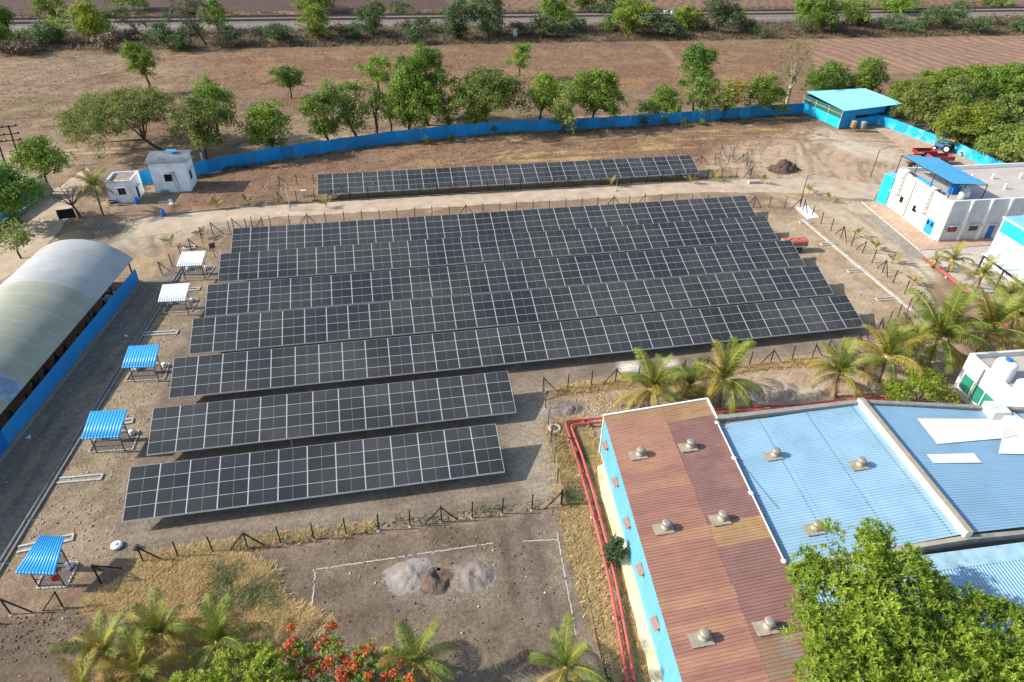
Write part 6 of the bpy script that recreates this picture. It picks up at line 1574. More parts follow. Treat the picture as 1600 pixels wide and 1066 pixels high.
lb = lobes_px([(360, 1050, 3.8, 1.3, 1.1), (410, 1045, 3.8, 1.3, 1.1), (330, 1085, 3.6, 1.5, 1.2), (400, 1095, 3.8, 1.8, 1.3), (440, 1080, 3.2, 1.2, 1.0), (285, 1075, 3.2, 1.0, 1.0), (395, 1022, 3.6, .9, .8)])
bc = np.mean([l[0] for l in lb], 0)
whorl_tree('bright green tree at the bottom edge between palms and scarlet flowers', (bc[0], bc[1]), lb, 1100, .26, 12, L_lime, r0=.18, trunkh=1.8)
# scarlet-flowered shrub
fl = lobes_px([(470, 1030, 2.6, 1.0, .9), (520, 1025, 2.7, 1.1, .9), (565, 1030, 2.6, 1.1, .9), (610, 1035, 2.4, 1.0, .8), (500, 1065, 2.4, 1.2, 1.0), (560, 1070, 2.4, 1.3, 1.0), (620, 1070, 2.2, 1.1, .9), (450, 1065, 2.3, 1.0, .9)])
bc = np.mean([l[0] for l in fl], 0)
sh = whorl_tree('scarlet-flowered shrub at the bottom centre', (bc[0], bc[1]), fl, 620, .20, 13, L_bright, name='flowering_shrub', r0=.08, trunkh=.9, wid=.42, cat='shrub')
r = np.random.default_rng(5)
hp = [(455, 981), (457, 1002), (434, 1021), (452, 1010), (510, 1003), (500, 1012), (530, 1007), (520, 978), (482, 1035), (497, 1034), (515, 1032), (533, 1027), (540, 1036), (553, 1030), (561, 1022), (566, 1018), (578, 1014), (604, 1034), (626, 1037), (616, 1053), (576, 1058), (556, 1044), (488, 1052), (531, 1051), (463, 1023), (550, 1040), (600, 1060), (535, 1062), (572, 1022), (640, 1060), (509, 1042), (545, 1055), (470, 1045)]
V_, F_, T_ = [], [], []
bs_ = np.array(sh.location); o_ = 0
for u, v in hp:
    c = G(u, v, 3.0 + r.uniform(-.2, .35)); n_ = 110; d = r.normal(size=(n_, 3)); d /= np.linalg.norm(d, axis=1)[:, None]; d[:, 2] = np.abs(d[:, 2])
    P = c + d * r.uniform(.05, .36, n_)[:, None]; V, F = leaves(P, d, .14, .9, r); V_.append(V); F_.append(F + o_); o_ += len(V); T_.append(r.random(len(V)))
link('blossom', arr_mesh('blossom', np.concatenate(V_) - bs_, np.concatenate(F_), [L_red], np.concatenate(T_)), sh)
# round shrub against the hall wall and bush by the tank house
p = G(958, 880); rs = lobes_px([(952, 862, .9, .65, .7), (968, 862, 1.0, .6, .7), (960, 850, 1.3, .6, .6), (957, 875, .7, .6, .6)])
whorl_tree('round grey-green shrub against the cyan hall wall', (p[0], p[1]), rs, 330, .16, 14, L_blue, name='round_shrub', r0=.04, trunkh=.4, wid=.5, cat='shrub')
tbq = lobes_px([(1400, 615, 2.0, 1.4, 1.1), (1440, 610, 2.3, 1.6, 1.3), (1470, 622, 1.8, 1.4, 1.1), (1430, 590, 2.6, 1.4, 1.2), (1455, 595, 2.6, 1.3, 1.1), (1485, 628, 1.4, 1.1, .9), (1405, 628, 1.4, 1.2, .9)])
bc = np.mean([l[0] for l in tbq], 0)
whorl_tree('rounded yellow-green bush behind the blue roof beside the tank house', (bc[0], bc[1]), tbq, 1500, .20, 15, L_lime, name='garden_bush', r0=.1, trunkh=.8, wid=.35, cat='bush')
# ------------------------------------------------------------------ railway
M_ball = mat('ballast', srgb('83786f'), .95, var=.25, scale=2, bump=.5, bscale=6)
M_rail = mat('rail_steel', srgb('453e3b'), .5, .4, var=.1)
M_sleep = mat('concrete_sleeper', srgb('958a80'), .9, var=.1)
eb = MB(); xs = np.linspace(-520, 620, 58)
prof = [(227, 0.0), (231, .75), (233.4, .8), (234.2, 1.15), (238.2, 1.15), (239.2, .95), (240.2, 1.15), (244.2, 1.15), (245, .8), (250, 0)]
def ry(x): return -.011 * (x - 60)
vs = [(x, y + ry(x), z - .02) for x in xs for y, z in prof]; k = len(prof)
eb.add(vs, [(i * k + j, (i + 1) * k + j, (i + 1) * k + j + 1, i * k + j + 1) for i in range(len(xs) - 1) for j in range(k - 1)])
tag(eb.build('railway_embankment', M_ball), kind='structure')
for nm, yc in (('near', 236.2), ('far', 242.2)):
    t = thing('railway_track', 'railway track, the %s one of two crossing the top of the view' % ('nearer' if nm == 'near' else 'farther'), 'railway track', (0, yc, 1.15), 'railway tracks')
    for s in (-.84, .84): MB().tube([(x, yc + s + ry(x), 1.38) for x in xs], .13, 4, sm=False).build('rail', M_rail, t)
    mb = MB()
    for x in np.arange(-160, 290, .62): mb.box((x, yc + ry(x), 1.18), (.26, 2.7, .16))
    o = mb.build('sleepers', M_sleep, t); o['kind'] = 'stuff'
def mast(label, p, Hh, m=M_galv):
    t = thing('railway_mast', label, 'mast', p, 'lattice masts by the railway'); q = np.array(p, float)
    for dx in (-.25, .25): MB().bar(q + (dx, 0, 0), q + (dx * .6, 0, Hh), .1).build('leg', m, t)
    mb = MB()
    for i in range(int(Hh)): mb.bar(q + (-.25 if i % 2 else .25, 0, i), q + (.25 if i % 2 else -.25, 0, i + 1), .06)
    mb.build('lacing', m, t); MB().bar(q + (0, 0, Hh - .8), q + (0, -2.8, Hh - .5), .08).build('arm', m, t)
for lab, u, v in (('lattice mast by the railway at the far left', 172, 30), ('lattice mast by the railway left of centre', 722, 14), ('lattice mast by the railway beside the smoky tree', 1182, 24), ('lattice mast by the railway at the right', 1262, 20)): mast(lab, (*G(u, v)[:2], .5), 8.5)
for i, (u, v) in enumerate(((1039, 27), (1050, 27), (805, 57), (825, 53))):
    q = G(u, v); t = thing('relay_post', 'small white railway relay post, ' + ('left' if i % 2 == 0 else 'right') + (' of the pair beyond' if i < 2 else ' of the pair before') + ' the tracks', 'post', (*q[:2], 0), 'white railway posts')
    MB().box(q + (0, 0, 1.0), (1.1, .8, 2.0)).build('post', M_wall, t); MB().box(q + (0, 0, 2.06), (1.3, 1.0, .12)).build('cap', M_conc, t)
# double electricity pole at the left
ep = thing('double_power_pole', 'black double power pole with cross arms and insulators at the left', 'power pole', G(20, 262)); q = G(20, 262)
hp_ = [q + (-.9, 0, 0), q + (1.1, .6, 0)]
for p in hp_: MB().bar(p, p + (.3, .3, 6.6), .2).build('pole', M_black, ep)
for z in (6.4, 5.2, 4.2):
    f_ = z / 6.6; a = hp_[0] + np.array((.3, .3, 6.6)) * f_; b_ = hp_[1] + np.array((.3, .3, 6.6)) * f_; d = (b_ - a) / np.linalg.norm(b_ - a)
    MB().bar(a - d * 1.2, b_ + d * 1.2, .14).build('cross_arm', M_black, ep)
    for s in (-1.1, .5, 1.2, 3.1): MB().lathe([(.06, 0), (.14, .05), (.06, .1), (.13, .16), (.05, .25)], a + d * s + (0, 0, .06), 8).build('insulator', M_black, ep)
def lamp(label, u, v, hh):
    q = G(u, v); t = thing('lamp_post', label, 'lamp post', q, 'thin lamp posts'); MB().tube([q, q + (0, 0, hh)], [.07, .045], 6).build('pole', M_black, t)
    MB().tube([q + (0, 0, hh - .05), q + (.5, 0, hh + .05)], .03, 5).build('arm', M_black, t); MB().box(q + (.75, 0, hh + .05), (.5, .2, .08)).build('lamp_head', M_galv, t)
lamp('thin dark lamp post standing alone in the pale yard', 1360, 277, 4.8); lamp('thin dark lamp post at the bend of the road behind the arrays', 1250, 318, 4.6)
def rod(label, u, v, z0, hh):
    q = G(u, v, z0); t = thing('lightning_rod', label, 'lightning rod', (q[0], q[1], 0), 'lightning rods among the arrays'); MB().tube([(q[0], q[1], 0), (q[0], q[1], z0 + hh)], [.04, .025], 5).build('rod', M_galv, t); MB().box((q[0], q[1], .1), (.4, .4, .2)).build('foot', M_conc, t)
rod('thin lightning rod between the second and third arrays', 457, 697, 2.3, 2.6); rod('thin lightning rod between the fourth and fifth long rows', 786, 404, 2.3, 2.6); rod('thin lightning rod in front of the far array', 963, 294, .5, 3.4)
pl_ = thing('white_post_pair', 'pair of white posts at the west end of the far array fence', 'post', (*G(453, 329)[:2], 0))
for u, v, hh in ((453, 329, 4.2), (443, 318, 2.4)): q = G(u, v); MB().bar(q, q + (0, 0, hh), .12).build('post', M_white, pl_)
q = G(475, 307); t = thing('white_meter_box', 'small white box on a stand beside the white posts', 'box', (*q[:2], 0)); MB().box(q + (0, 0, .7), (.8, .4, .6)).build('box', M_inv, t); MB().bar(q, q + (0, 0, .5), .1).build('stand', M_galv, t)
# ------------------------------------------------------------------ yard vehicles
def wheel(root, c, r_, w, rim=M_wall, ang=0.0):
    c = np.array(c, float); d = np.array((-math.sin(ang), math.cos(ang), 0)) * w / 2
    o = MB().tube([c - d, c - d * .7, c + d * .7, c + d], [r_ * .86, r_, r_, r_ * .86], 16).build('wheel', M_tyre, root); MB().tube([c - d * 1.04, c + d * 1.04], r_ * .55, 12).build('rim', rim, o)
tr_ = thing('tractor', 'blue and white tractor with canopy parked by the patched fence', 'tractor', (*G(1476, 237)[:2], 0)); q = np.array(tr_.location) ; ang = R(125); 
def lp(x, y, z): return q + (x * math.cos(ang) - y * math.sin(ang), x * math.sin(ang) + y * math.cos(ang), z)
M_tblue = mat('tractor_blue', (.07, .17, .32), .6, var=.05)
MB().bar(lp(.4, 0, 1.05), lp(2.1, 0, 1.0), .65, .6).build('bonnet', M_tblue, tr_); MB().bar(lp(2.1, 0, .95), lp(2.2, 0, .95), .6, .6).build('grille', M_wall, tr_)
MB().bar(lp(-.7, 0, .75), lp(1.9, 0, .75), .4, .35).build('chassis', M_black, tr_)
for y in (-.75, .75): wheel(tr_, lp(-.3, y, .75), .75, .4, ang=ang); wheel(tr_, lp(1.75, y * .9, .42), .42, .25, ang=ang); MB().bar(lp(-.8, y, 1.5), lp(.25, y, 1.5), .35, .1).build('mudguard', M_tblue, tr_)
MB().box(lp(-.35, 0, 1.25), (.5, .5, .4), ang).build('seat', M_black, tr_); MB().box(lp(-.2, 0, 2.35), (1.7, 1.5, .1), ang).build('canopy', mat('tan_canopy', srgb('a5967e'), .8, var=.1), tr_)
for x in (-.9, .5):
    for y in (-.6, .6): MB().bar(lp(x, y, 1.2), lp(x, y, 2.32), .06).build('canopy_post', M_black, tr_)
MB().bar(lp(.55, 0, 1.3), lp(.2, 0, 1.6), .05).build('steering_column', M_black, tr_)
def trailer(label, c, L, W, Hh, ang, m, tank_=False):
    c = np.array((*c[:2], 0.0)); t = thing('tank_trailer' if tank_ else 'tipping_trailer', label, 'trailer', c)
    def lp(x, y, z): return c + (x * math.cos(ang) - y * math.sin(ang), x * math.sin(ang) + y * math.cos(ang), z)
    if tank_:
        n_ = 14; prof = [(W / 2 * abs(math.cos(a)) ** .6 * (1 if math.cos(a) > 0 else -1), 1.25 + .62 * abs(math.sin(a)) ** .6 * (1 if math.sin(a) > 0 else -1)) for a in np.linspace(0, 2 * math.pi, n_, endpoint=False)]
        mb = MB(); vs = [lp(x, y, z) for x in (-L / 2, L / 2) for y, z in prof]
        mb.add(vs, [(i, (i + 1) % n_, n_ + (i + 1) % n_, n_ + i) for i in range(n_)] + [tuple(range(n_ - 1, -1, -1)), tuple(range(n_, 2 * n_))]); mb.build('tank', m, t)
        for x in (-L * .25, L * .1): MB().lathe([(.25, 0), (.25, .12), (.2, .15)], lp(x, 0, 1.85), 10).build('hatch', m, t)
        MB().bar(lp(-L / 2, -W / 2 - .02, 1.0), lp(L / 2, -W / 2 - .02, 1.0), .05, .12).build('stripe', M_wall, t)
    else:
        MB().box(lp(0, 0, .95), (L, W, .1), ang).build('bed', M_steel, t)
        for y in (-W / 2, W / 2): MB().bar(lp(-L / 2, y, 1.0 + Hh / 2), lp(L / 2, y, 1.0 + Hh / 2), .07, Hh).build('side_board', m, t)
        for x in (-L / 2, L / 2): MB().bar(lp(x, -W / 2 + .05, 1.0 + Hh / 2), lp(x, W / 2 - .05, 1.0 + Hh / 2), .07, Hh).build('end_board', m, t)
        MB().bar(lp(-L / 2, -W / 2 - .045, 1.0 + Hh * .55), lp(-L * .2, -W / 2 - .045, 1.0 + Hh * .55), .01, Hh * .4).build('white_panel', M_wall, t)
    MB().bar(lp(-L / 2 + .1, 0, .7), lp(L / 2 - .1, 0, .7), .5, .2).build('chassis', M_black, t)
    for y in (-W / 2 * .85, W / 2 * .85): wheel(t, lp(.15 * L, y, .48), .48, .28, M_steel, ang)
    MB().bar(lp(-L / 2, 0, .65), lp(-L / 2 - 1.1, 0, .5), .1).build('drawbar', m, t)
    return t
trailer('red tipping trailer parked on the pavers, far one', G(1441, 247), 3.6, 1.9, .55, R(-8), mat('dull_red', srgb('93262c'), .55, var=.15, scale=1.5)); trailer('red tipping trailer parked on the pavers, half behind the canopy', G(1466, 256), 4.0, 2.0, .6, R(-8), mat('faded_red', srgb('93434a'), .7, var=.2, scale=1.5))
M_tankred = mat('faded_pink_red_tank', srgb('b56a5d'), .55, var=.12, scale=1.2)
tq = trailer('faded red water tanker trailer between the ends of two long arrays', (54.9, 74.2), 3.3, 1.5, 1, R(-2), M_tankred, True)
mt_ = thing('motor_tiller', 'dark red motor tiller below the edge of the rooftop canopy', 'tiller', (*G(1423, 262)[:2], 0)); q = np.array(mt_.location)
MB().box(q + (0, 0, .7), (1.2, .6, .5)).build('engine', mat('maroon_paint', srgb('6b2a38'), .5, var=.1), mt_); MB().bar(q + (-.5, 0, .8), q + (-1.5, 0, 1.2), .07).build('handle', M_black, mt_); wheel(mt_, q + (0, -.4, .4), .4, .2); wheel(mt_, q + (0, .4, .4), .4, .2)
pg = thing('plough', 'rusty plough implement against the patched blue fence', 'plough', (*G(1505, 244)[:2], 0)); q = np.array(pg.location)
M_rust = mat('rusty_iron', srgb('6d4f3a'), .85, var=.25, scale=4)
MB().bar(q + (-.9, 0, .7), q + (.9, 0, .7), .12).build('beam', M_rust, pg); 
for x in (-.7, -.1, .5): MB().bar(q + (x, 0, .7), q + (x + .2, -.3, .05), .1, .16).build('tine', M_rust, pg)
wheel(pg, q + (1.0, -.2, .3), .35, .15, M_rust)
for i, (u, v) in enumerate(((1448, 219), (1457, 222))):
    t = thing('harrow', 'small pale harrow frame by the patched fence, %s one' % ('left', 'right')[i], 'harrow', (*G(u, v)[:2], 0)); q = np.array(t.location)
    for y in (-.5, 0, .5): MB().bar(q + (-.7, y, .5), q + (.7, y, .5), .1).build('bar', M_conc, t)
    for x in (-.6, 0, .6):
        MB().bar(q + (x, -.5, .45), q + (x, .5, .45), .08).build('cross_bar', M_conc, t); MB().bar(q + (x, 0, .4), q + (x, 0, 0), .06).build('tine', M_rust, t)
gb = thing('open_metal_skip', 'open grey metal skip by the end of the patched fence', 'skip', (*G(1408, 200)[:2], 0)); q = np.array(gb.location); ang = R(-28)
d1 = np.array((math.cos(ang), math.sin(ang), 0)); d2 = np.array((-math.sin(ang), math.cos(ang), 0))
for s, (d, e, L1, L2) in enumerate(((d1, d2, 2.1, .75), (d2, d1, .75, 2.1))):
    for sg in (-1, 1): MB().bar(q + e * L2 * sg - d * (L1 - (.04 if s else 0)) + (0, 0, .75), q + e * L2 * sg + d * (L1 - (.04 if s else 0)) + (0, 0, .75), .06, 1.4).build('side', M_galv, gb)
MB().box(q + (0, 0, .1), (4.1, 1.4, .06), ang).build('floor', M_steel, gb)
dr_ = thing('cable_reel', 'tan wooden cable reel lying beside the grey skip', 'cable reel', (*G(1420, 207)[:2], 0)); q = np.array(dr_.location)
for y in (-.45, .45): MB().tube([q + (0, y - .04, .55), q + (0, y + .04, .55)], .55, 14).build('disc', mat('reel_wood', srgb('b39467'), .8, var=.1) if y < 0 else bpy.data.materials['reel_wood'], dr_)
MB().tube([q + (0, -.4, .55), q + (0, .4, .55)], .25, 10).build('core', bpy.data.materials['reel_wood'], dr_)
pv_ = thing('plate_stack', 'grey propped metal plate next to the cable reel', 'plate', (*G(1433, 210)[:2], 0)); q = np.array(pv_.location); MB().slab([q + (-.5, -.3, .05), q + (.5, -.3, .05), q + (.5, .3, 1.0), q + (-.5, .3, 1.0)], .05).build('plate', M_galv, pv_); MB().bar(q + (0, .28, .9), q + (0, .75, 0), .05).build('prop', M_steel, pv_)
# ------------------------------------------------------------------ heaps, markings, litter
def heap(label, c, rx, ry_, hh, m, seed, name='soil_heap', crater=None, rot=0.0, pw=1.4):
    k = 44; u = np.linspace(-1.25, 1.25, k); A, B = np.meshgrid(u, u, indexing='ij')
    x, y = A * rx, B * ry_
    q = np.hypot(A, B) + (fbm(x + 50 + seed * 9, y + 50, .9, seed, 3) - .5) * .7
    z = hh * np.clip(1 - q, 0, 1) ** (1.15 if pw > 1.2 else 1.3) * 1.5 + (fbm(x + 20, y + 20, .38, seed + 3, 4) - .5) * .5 * hh * np.clip(1.15 - q, 0, 1)
    z += (fbm(x + 9, y + 5, .16, seed + 8, 2) - .5) * .10 * np.clip(1.1 - q, 0, 1)
    if crater: z = z - crater[3] * np.exp(-((x - crater[0]) ** 2 + (y - crater[1]) ** 2) / crater[2] ** 2)
    z = np.where(q > 1.12, -.05, np.maximum(z, .006))
    I = np.arange(k * k).reshape(k, k); F = np.stack([I[:-1, :-1], I[1:, :-1], I[1:, 1:], I[:-1, 1:]], -1).reshape(-1, 4)
    zf = z.ravel(); F = F[(zf[F] > 0).any(1)]
    return tag(link(name, arr_mesh(name, np.stack([x, y, z], -1).reshape(-1, 3), F, [m], smooth=True), None, (c[0], c[1], 0), (0, 0, rot)), label, 'heap')
M_lime = mat('white_lime_powder', srgb('938a82'), .95, var=.12, scale=1.5, bump=.5, bscale=10, dirt=srgb('8a7868'), dirt_amt=.8, dirt_scale=.9)
M_ash = mat('grey_sand', srgb('877b71'), .95, var=.15, scale=2, bump=.6, bscale=10, dirt=srgb('6d5f54'), dirt_amt=.7, dirt_scale=1.2)
M_soil = mat('dark_soil_heap', srgb('6a594d'), .95, var=.2, scale=2, bump=.7, bscale=8)
heap('pale lime heap spread on the dark plot', G(642, 901), 1.75, 1.35, .22, M_lime, 1, 'lime_heap', pw=1.1)
heap('brown earth heap with a dark hole beside the lime heap', G(680, 908), 1.15, 1.15, .45, M_soil, 2, crater=(.25, .25, .45, .5))
heap('grey sand heap on the dark plot, right of the brown one', G(741, 903), 1.5, 1.3, .36, M_ash, 3, 'sand_heap', crater=(.1, .2, .4, .35))
heap('dark soil heap in the pale yard behind the arrays', G(1224, 265), 2.9, 2.0, 1.3, mat('dark_clay_heap', srgb('5b4a40'), .95, var=.25, scale=2.5, bump=.8, bscale=6), 4)
heap('pale rubble heap beside the corner of the red pipes', G(892, 640), 1.7, 1.1, .35, M_ash, 5, 'rubble_heap', pw=1.2)
heap('pale sand heap between fence and blue roof on the right', G(1215, 618), 2.2, 1.0, .5, mat('pale_sand', srgb('b3a28d'), .95, var=.12, scale=2, bump=.4, bscale=10), 6, 'sand_heap')
M_chalk = mat('chalk_powder', srgb('b8b2a9'), .95, var=.1, scale=6)
def chalk(label, p, q, w=.085, seed=0):
    r = random.Random(seed); a, b_ = np.array(G(*p)[:2]), np.array(G(*q)[:2]); L = np.hypot(*(b_ - a)); d = (b_ - a) / L; n_ = np.array((-d[1], d[0])); k = int(L / .18); mb = MB()
    for i in range(k):
        if r.random() < .05: continue
        w0, w1 = w * r.uniform(.35, .62), w * r.uniform(.35, .62); o = n_ * r.uniform(-.03, .03); s0, s1 = a + d * L * i / k + o, a + d * L * (i + 1.0) / k + o
        mb.add([(*(s0 - n_ * w0), .012), (*(s1 - n_ * w1), .012), (*(s1 + n_ * w1), .012), (*(s0 + n_ * w0), .012)], [(0, 1, 2, 3)])
    return tag(mb.build('chalk_line', M_chalk), label, 'chalk line', 'chalk lines marking out the plot')
chalk('long chalk line along the far side of the dark plot', (493, 890), (775, 848), seed=1); chalk('short chalk line down the left side of the dark plot', (493, 890), (487, 950), seed=2)
chalk('short chalk line crossing to the right corner of the dark plot', (817, 846), (874, 843), seed=3); chalk('chalk line down the right side of the dark plot', (870, 832), (900, 992), seed=4)
wt = thing('white_basin', 'round white basin lid on the ground left of the nearest array', 'lid', (*G(183, 854)[:2], 0)); q = np.array(wt.location)
MB().lathe([(.34, 0), (.42, .08), (.42, .2), (.36, .26), (.14, .28)], q, 18).build('rim', M_tank, wt); MB().lathe([(.14, .28), (.12, .33), (.04, .35)], q, 10).build('knob', M_inv, wt)
st2 = thing('boulder', 'tan boulder near the left end of the south wire fence', 'boulder', (*G(213, 857)[:2], 0)); q = np.array(st2.location)
mb = MB(); mb.lathe([(.22, -.05), (.3, .1), (.24, .26), (.08, .33)], q, 8); mb.build('stone', M_soil, st2)
for i, (u, v, lab) in enumerate(((44, 684, 'white plastic litter on the dark lane by the blue shed wall'), (200, 527, 'white plastic litter beside the lane near the third shelter'))):
    r = np.random.default_rng(i); c = G(u, v); mb = MB()
    for k in range(4):
        o = c + np.array((r.uniform(-.3, .3), r.uniform(-.2, .2), .03)); pts = [o + (r.uniform(-.22, .22), r.uniform(-.2, .2), r.uniform(0, .18)) for _ in range(4)]
        mb.slab(pts, .02)
    tag(mb.build('litter', M_pot), lab, 'litter')
bq = thing('signal_board', 'small dark square board on a post behind the white-roofed shelter', 'board', (*G(336, 402)[:2], 0)); q = np.array(bq.location)
MB().bar(q, q + (0, 0, 2.0), .07).build('post', M_black, bq); MB().box(q + (0, -.05, 1.7), (.75, .04, .75), .5).build('board', M_steel, bq); MB().bar(q + (0, 0, 1.6), q + (.5, .3, 0), .05).build('prop', M_black, bq)
br_ = thing('white_basin_trough', 'white curved trough behind the farther white-roofed shelter', 'trough', (*G(297, 388)[:2], 0)); q = np.array(br_.location)
MB().tube([q + (.8 * math.cos(a), .45 * math.sin(a), .15) for a in np.linspace(.4, 5.6, 12)], .14, 6).build('rim', M_conc, br_)
ch_ = thing('plastic_chair', 'white plastic chair left outside below the taller hut', 'chair', (*G(268, 323)[:2], 0)); q = np.array(ch_.location)
MB().box(q + (0, 0, .45), (.5, .5, .06)).build('seat', M_pot, ch_); MB().box(q + (0, .24, .75), (.48, .05, .55)).build('backrest', M_pot, ch_)
for x in (-.2, .2):
    for y in (-.2, .2): MB().bar(q + (x, y, 0), q + (x, y, .43), .05).build('leg', M_pot, ch_)
sl_ = thing('concrete_slab', 'flat grey slab on the ground below the taller hut', 'slab', (*G(257, 316)[:2], 0)); q = np.array(sl_.location); MB().box(q + (0, 0, .08), (1.6, .8, .16)).build('slab', M_conc_dark, sl_)
bw = thing('block_stack', 'row of grey blocks on the kerb at the end of the far fence', 'blocks', (*G(1178, 287)[:2], 0)); q = np.array(bw.location)
for i in range(6): MB().box(q + (-.9 + .36 * i, 0, .25), (.3, .5, .5)).build('block', M_conc, bw)
# road edging along the north side
ed = thing('road_edging', 'low stone edging along the far side of the road', 'kerb', (-30, 97.6, 0))
for i in range(30):
    x = -29 + i * 2.5; y0, y1 = np.interp([x, x + 2.4], [p[0] for p in rr_], [p[1] for p in rr_]) + .35
    MB().bar((x, y0, .06), (x + 2.4, y1, .06), .14, .16).build('kerb_stone', M_conc_dark, ed)
q = G(316, 249); t = thing('marker_post', 'small white marker post with red top behind the blue fence', 'post', (*q[:2], 0)); MB().bar(q, q + (0, 0, 1.25), .3).build('post', M_wall, t); MB().bar(q + (0, 0, 1.25), q + (0, 0, 1.6), .3).build('top_band', M_red, t)
q = G(368, 264); t = thing('brush_pile', 'dark pile of cut branches against the blue fence', 'brush pile', (*q[:2], 0)); rr9 = random.Random(8)
for k in range(60):
    a = q + (rr9.uniform(-3.2, 3.2), rr9.uniform(-.6, .6), rr9.uniform(.05, .5)); an = rr9.uniform(-.7, .7); Lb = rr9.uniform(.6, 1.4); MB().tube([a - (Lb * math.cos(an), Lb * math.sin(an), .2), a + (0, 0, .15), a + (Lb * math.cos(an), Lb * math.sin(an), rr9.uniform(-.2, .3))], [.03, .025, .01], 4).build('branch', M_bark, t)
q = G(306, 277); t = thing('scrap_pile', 'small pile of scrap beside the east wall of the taller hut', 'scrap', (*q[:2], 0))
for k in range(9): MB().box(q + (rr9.uniform(-.6, .6), rr9.uniform(-.9, .9), .12 + .1 * (k % 3)), (rr9.uniform(.2, .7), rr9.uniform(.15, .5), .18), rr9.uniform(0, 3)).build('scrap_piece', (M_conc_dark, M_wood, M_galv)[k % 3], t)
# ------------------------------------------------------------------ uncountable ground cover
def scatter_grass(name, label, polys, lm, hgt_, seed, blades=6, wid=.02, spread=.12):
    r = np.random.default_rng(seed); V, T = [], []
    for poly, cnt in polys:
        c = inpoly(poly, cnt, seed); seed += 1
        c = c[fbm(c[:, 0], c[:, 1], 1.6, seed, 3) > .36]
        n_ = len(c) * blades; P = np.repeat(c, blades, 0) + r.normal(size=(n_, 2)) * spread
        h_ = hgt_ * r.uniform(.4, 1.2, n_); a = r.uniform(0, 6.28, n_); ln = h_ * r.uniform(.6, 2.2, n_); w = wid * r.uniform(.6, 1.5, n_)
        p0 = np.stack([P[:, 0] - w * np.sin(a), P[:, 1] + w * np.cos(a), np.zeros(n_)], 1); p1 = np.stack([P[:, 0] + w * np.sin(a), P[:, 1] - w * np.cos(a), np.zeros(n_)], 1)
        p2 = np.stack([P[:, 0] + ln * np.cos(a), P[:, 1] + ln * np.sin(a), h_], 1)
        V.append(np.stack([p0, p1, p2], 1).reshape(-1, 3)); T.append(np.repeat(r.random(n_), 3))
    V = np.concatenate(V); return tag(link(name, arr_mesh(name, V, np.arange(len(V)).reshape(-1, 3), [lm], np.concatenate(T))), label, 'grass', kind='stuff')
band = lambda x0, x1, y0, y1: [(x0, y0), (x1, y0), (x1, y1), (x0, y1)]
scatter_grass('dry_grass', 'straw-coloured dry grass along fences, plots and pipes', [(dry1, 7500), (band(-20, -3, 36.3, 37.0), 900), (pst, 3800), ([(15.3, 46), (17, 46), (17, 40), (15.6, 39)], 1200), ([(15, 49.8), (44, 50.2), (44, 51.2), (15, 51)], 1600), (PX((220, 960), (480, 960), (440, 1066), (150, 1066)), 3200), ([(12.2, 10), (13.6, 34), (14.4, 46), (13.4, 46), (11.6, 30)], 1500)], L_straw, .26, 5, 9, .035, .2)
scatter_grass('green_weeds', 'thin green weeds along fences and drains', [(PX((330, 880), (430, 900), (450, 950), (330, 960)), 900), (PX((906, 702), (914, 698), (918, 712), (913, 724), (905, 716)), 110), (PX((886, 768), (896, 764), (901, 782), (897, 797), (888, 790)), 120), (band(-18, 8, 36.5, 37.0), 110), (band(-20, 60, 100.3, 100.8), 700), ([(p[0], p[1] - .3) for p in fence_base[2:]] + [(p[0], p[1] - 1.4) for p in fence_base[2:][::-1]], 1100)], L_weed, .38, 31, 6, .03, .15)
scatter_grass('field_stubble', 'pale stubble and dry weeds over the brown field', [(PX((0, 85), (1250, 62), (1230, 150), (700, 190), (400, 230), (0, 200)), 16000), (nst, 4500)], L_stub, .3, 41, 3, .06, .3)
scatter_grass('railway_scrub', 'brown scrub belt along the railway', [([(-110, 207), (260, 200), (260, 230), (-110, 231)], 15000), ([(-130, 248), (270, 243), (270, 254), (-130, 258)], 5000)], L_dry, .95, 51, 7, .07, .5)
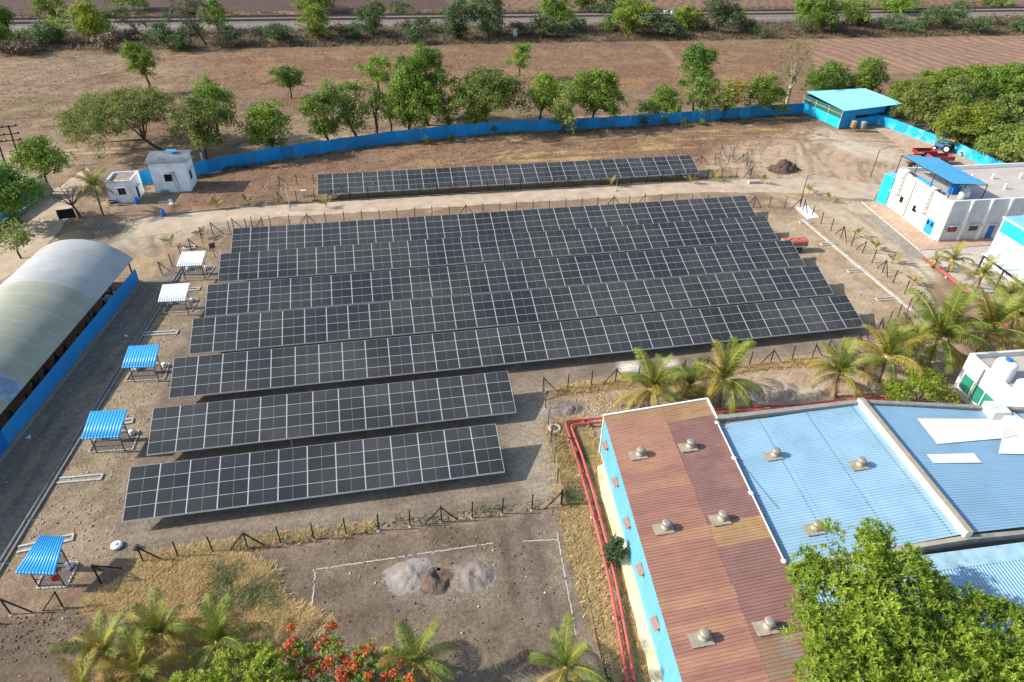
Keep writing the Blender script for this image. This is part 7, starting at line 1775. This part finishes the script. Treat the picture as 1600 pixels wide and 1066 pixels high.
def scatter_stones(name, label, polys, m, s0, s1, seed):
    r = np.random.default_rng(seed); V, F = [], []; o = 0
    base = np.array([(1, 0, 0), (0, 1, 0), (-1, 0, 0), (0, -1, 0), (0, 0, .8), (0, 0, -.3)], float); fc = np.array([(0, 1, 4), (1, 2, 4), (2, 3, 4), (3, 0, 4), (1, 0, 5), (2, 1, 5), (3, 2, 5), (0, 3, 5)])
    for poly, cnt in polys:
        c = inpoly(poly, cnt, seed); seed += 3; n_ = len(c); s = s0 + (s1 - s0) * r.random(n_) ** 3; j = r.uniform(.6, 1.4, (n_, 6, 3)); a = r.uniform(0, 6.28, n_)
        P = base[None] * j * s[:, None, None]; x = P[..., 0] * np.cos(a)[:, None] - P[..., 1] * np.sin(a)[:, None]; y = P[..., 0] * np.sin(a)[:, None] + P[..., 1] * np.cos(a)[:, None]
        P = np.stack([x + c[:, :1], y + c[:, 1:], P[..., 2] + .01], -1); V.append(P.reshape(-1, 3)); F.append((fc[None] + 6 * np.arange(n_)[:, None, None]).reshape(-1, 3) + o); o += 6 * n_
    return tag(link(name, arr_mesh(name, np.concatenate(V), np.concatenate(F), [m])), label, 'stones', kind='stuff')
M_clod = mat('soil_clod', srgb('6b594d'), .95, var=.3, scale=3); M_peb = mat('pale_stone', srgb('b3a591'), .9, var=.2, scale=3)
scatter_stones('soil_clods', 'dark soil clods over the plot and along the south fence', [(plot, 3600), (PX((190, 905), (320, 880), (330, 905), (200, 935)), 1300), (band(-19, 12, 36.0, 37.0), 1500), (PX((0, 965), (200, 940), (230, 1000), (0, 1040)), 450)], M_clod, .02, .12, 1)
scatter_stones('pale_stones', 'pale stones and rubble chips scattered on the bare ground', [(plot, 700), (bank, 1500), (lane, 500), ([(15, 42), (56, 42), (60, 54), (15, 51)], 1300), ([(53, 56), (74, 70), (75, 88), (56, 88)], 1500), (yard, 600), (band(-40, 60, 99.8, 108), 900), (PX((862, 645), (1000, 615), (1000, 645), (890, 655)), 900)], M_peb, .02, .13, 2)
r = np.random.default_rng(9); mb = MB()
for poly, cnt in ((plot, 260), (PX((880, 625), (1000, 610), (1000, 645), (900, 650)), 260), (bank, 60)):
    for x, y in inpoly(poly, cnt, 77):
        a = r.uniform(0, 6.28); L = r.uniform(.08, .3) * (1 if poly is not None else 1); mb.bar((x - L * math.cos(a), y - L * math.sin(a), .03), (x + L * math.cos(a), y + L * math.sin(a), .05), .025)
tag(mb.build('dry_stalks', mat('dry_stalk', srgb('c2a877'), .9, var=.2, scale=3)), 'pale dry stalks strewn over plot and rubble', 'stalks', kind='stuff')
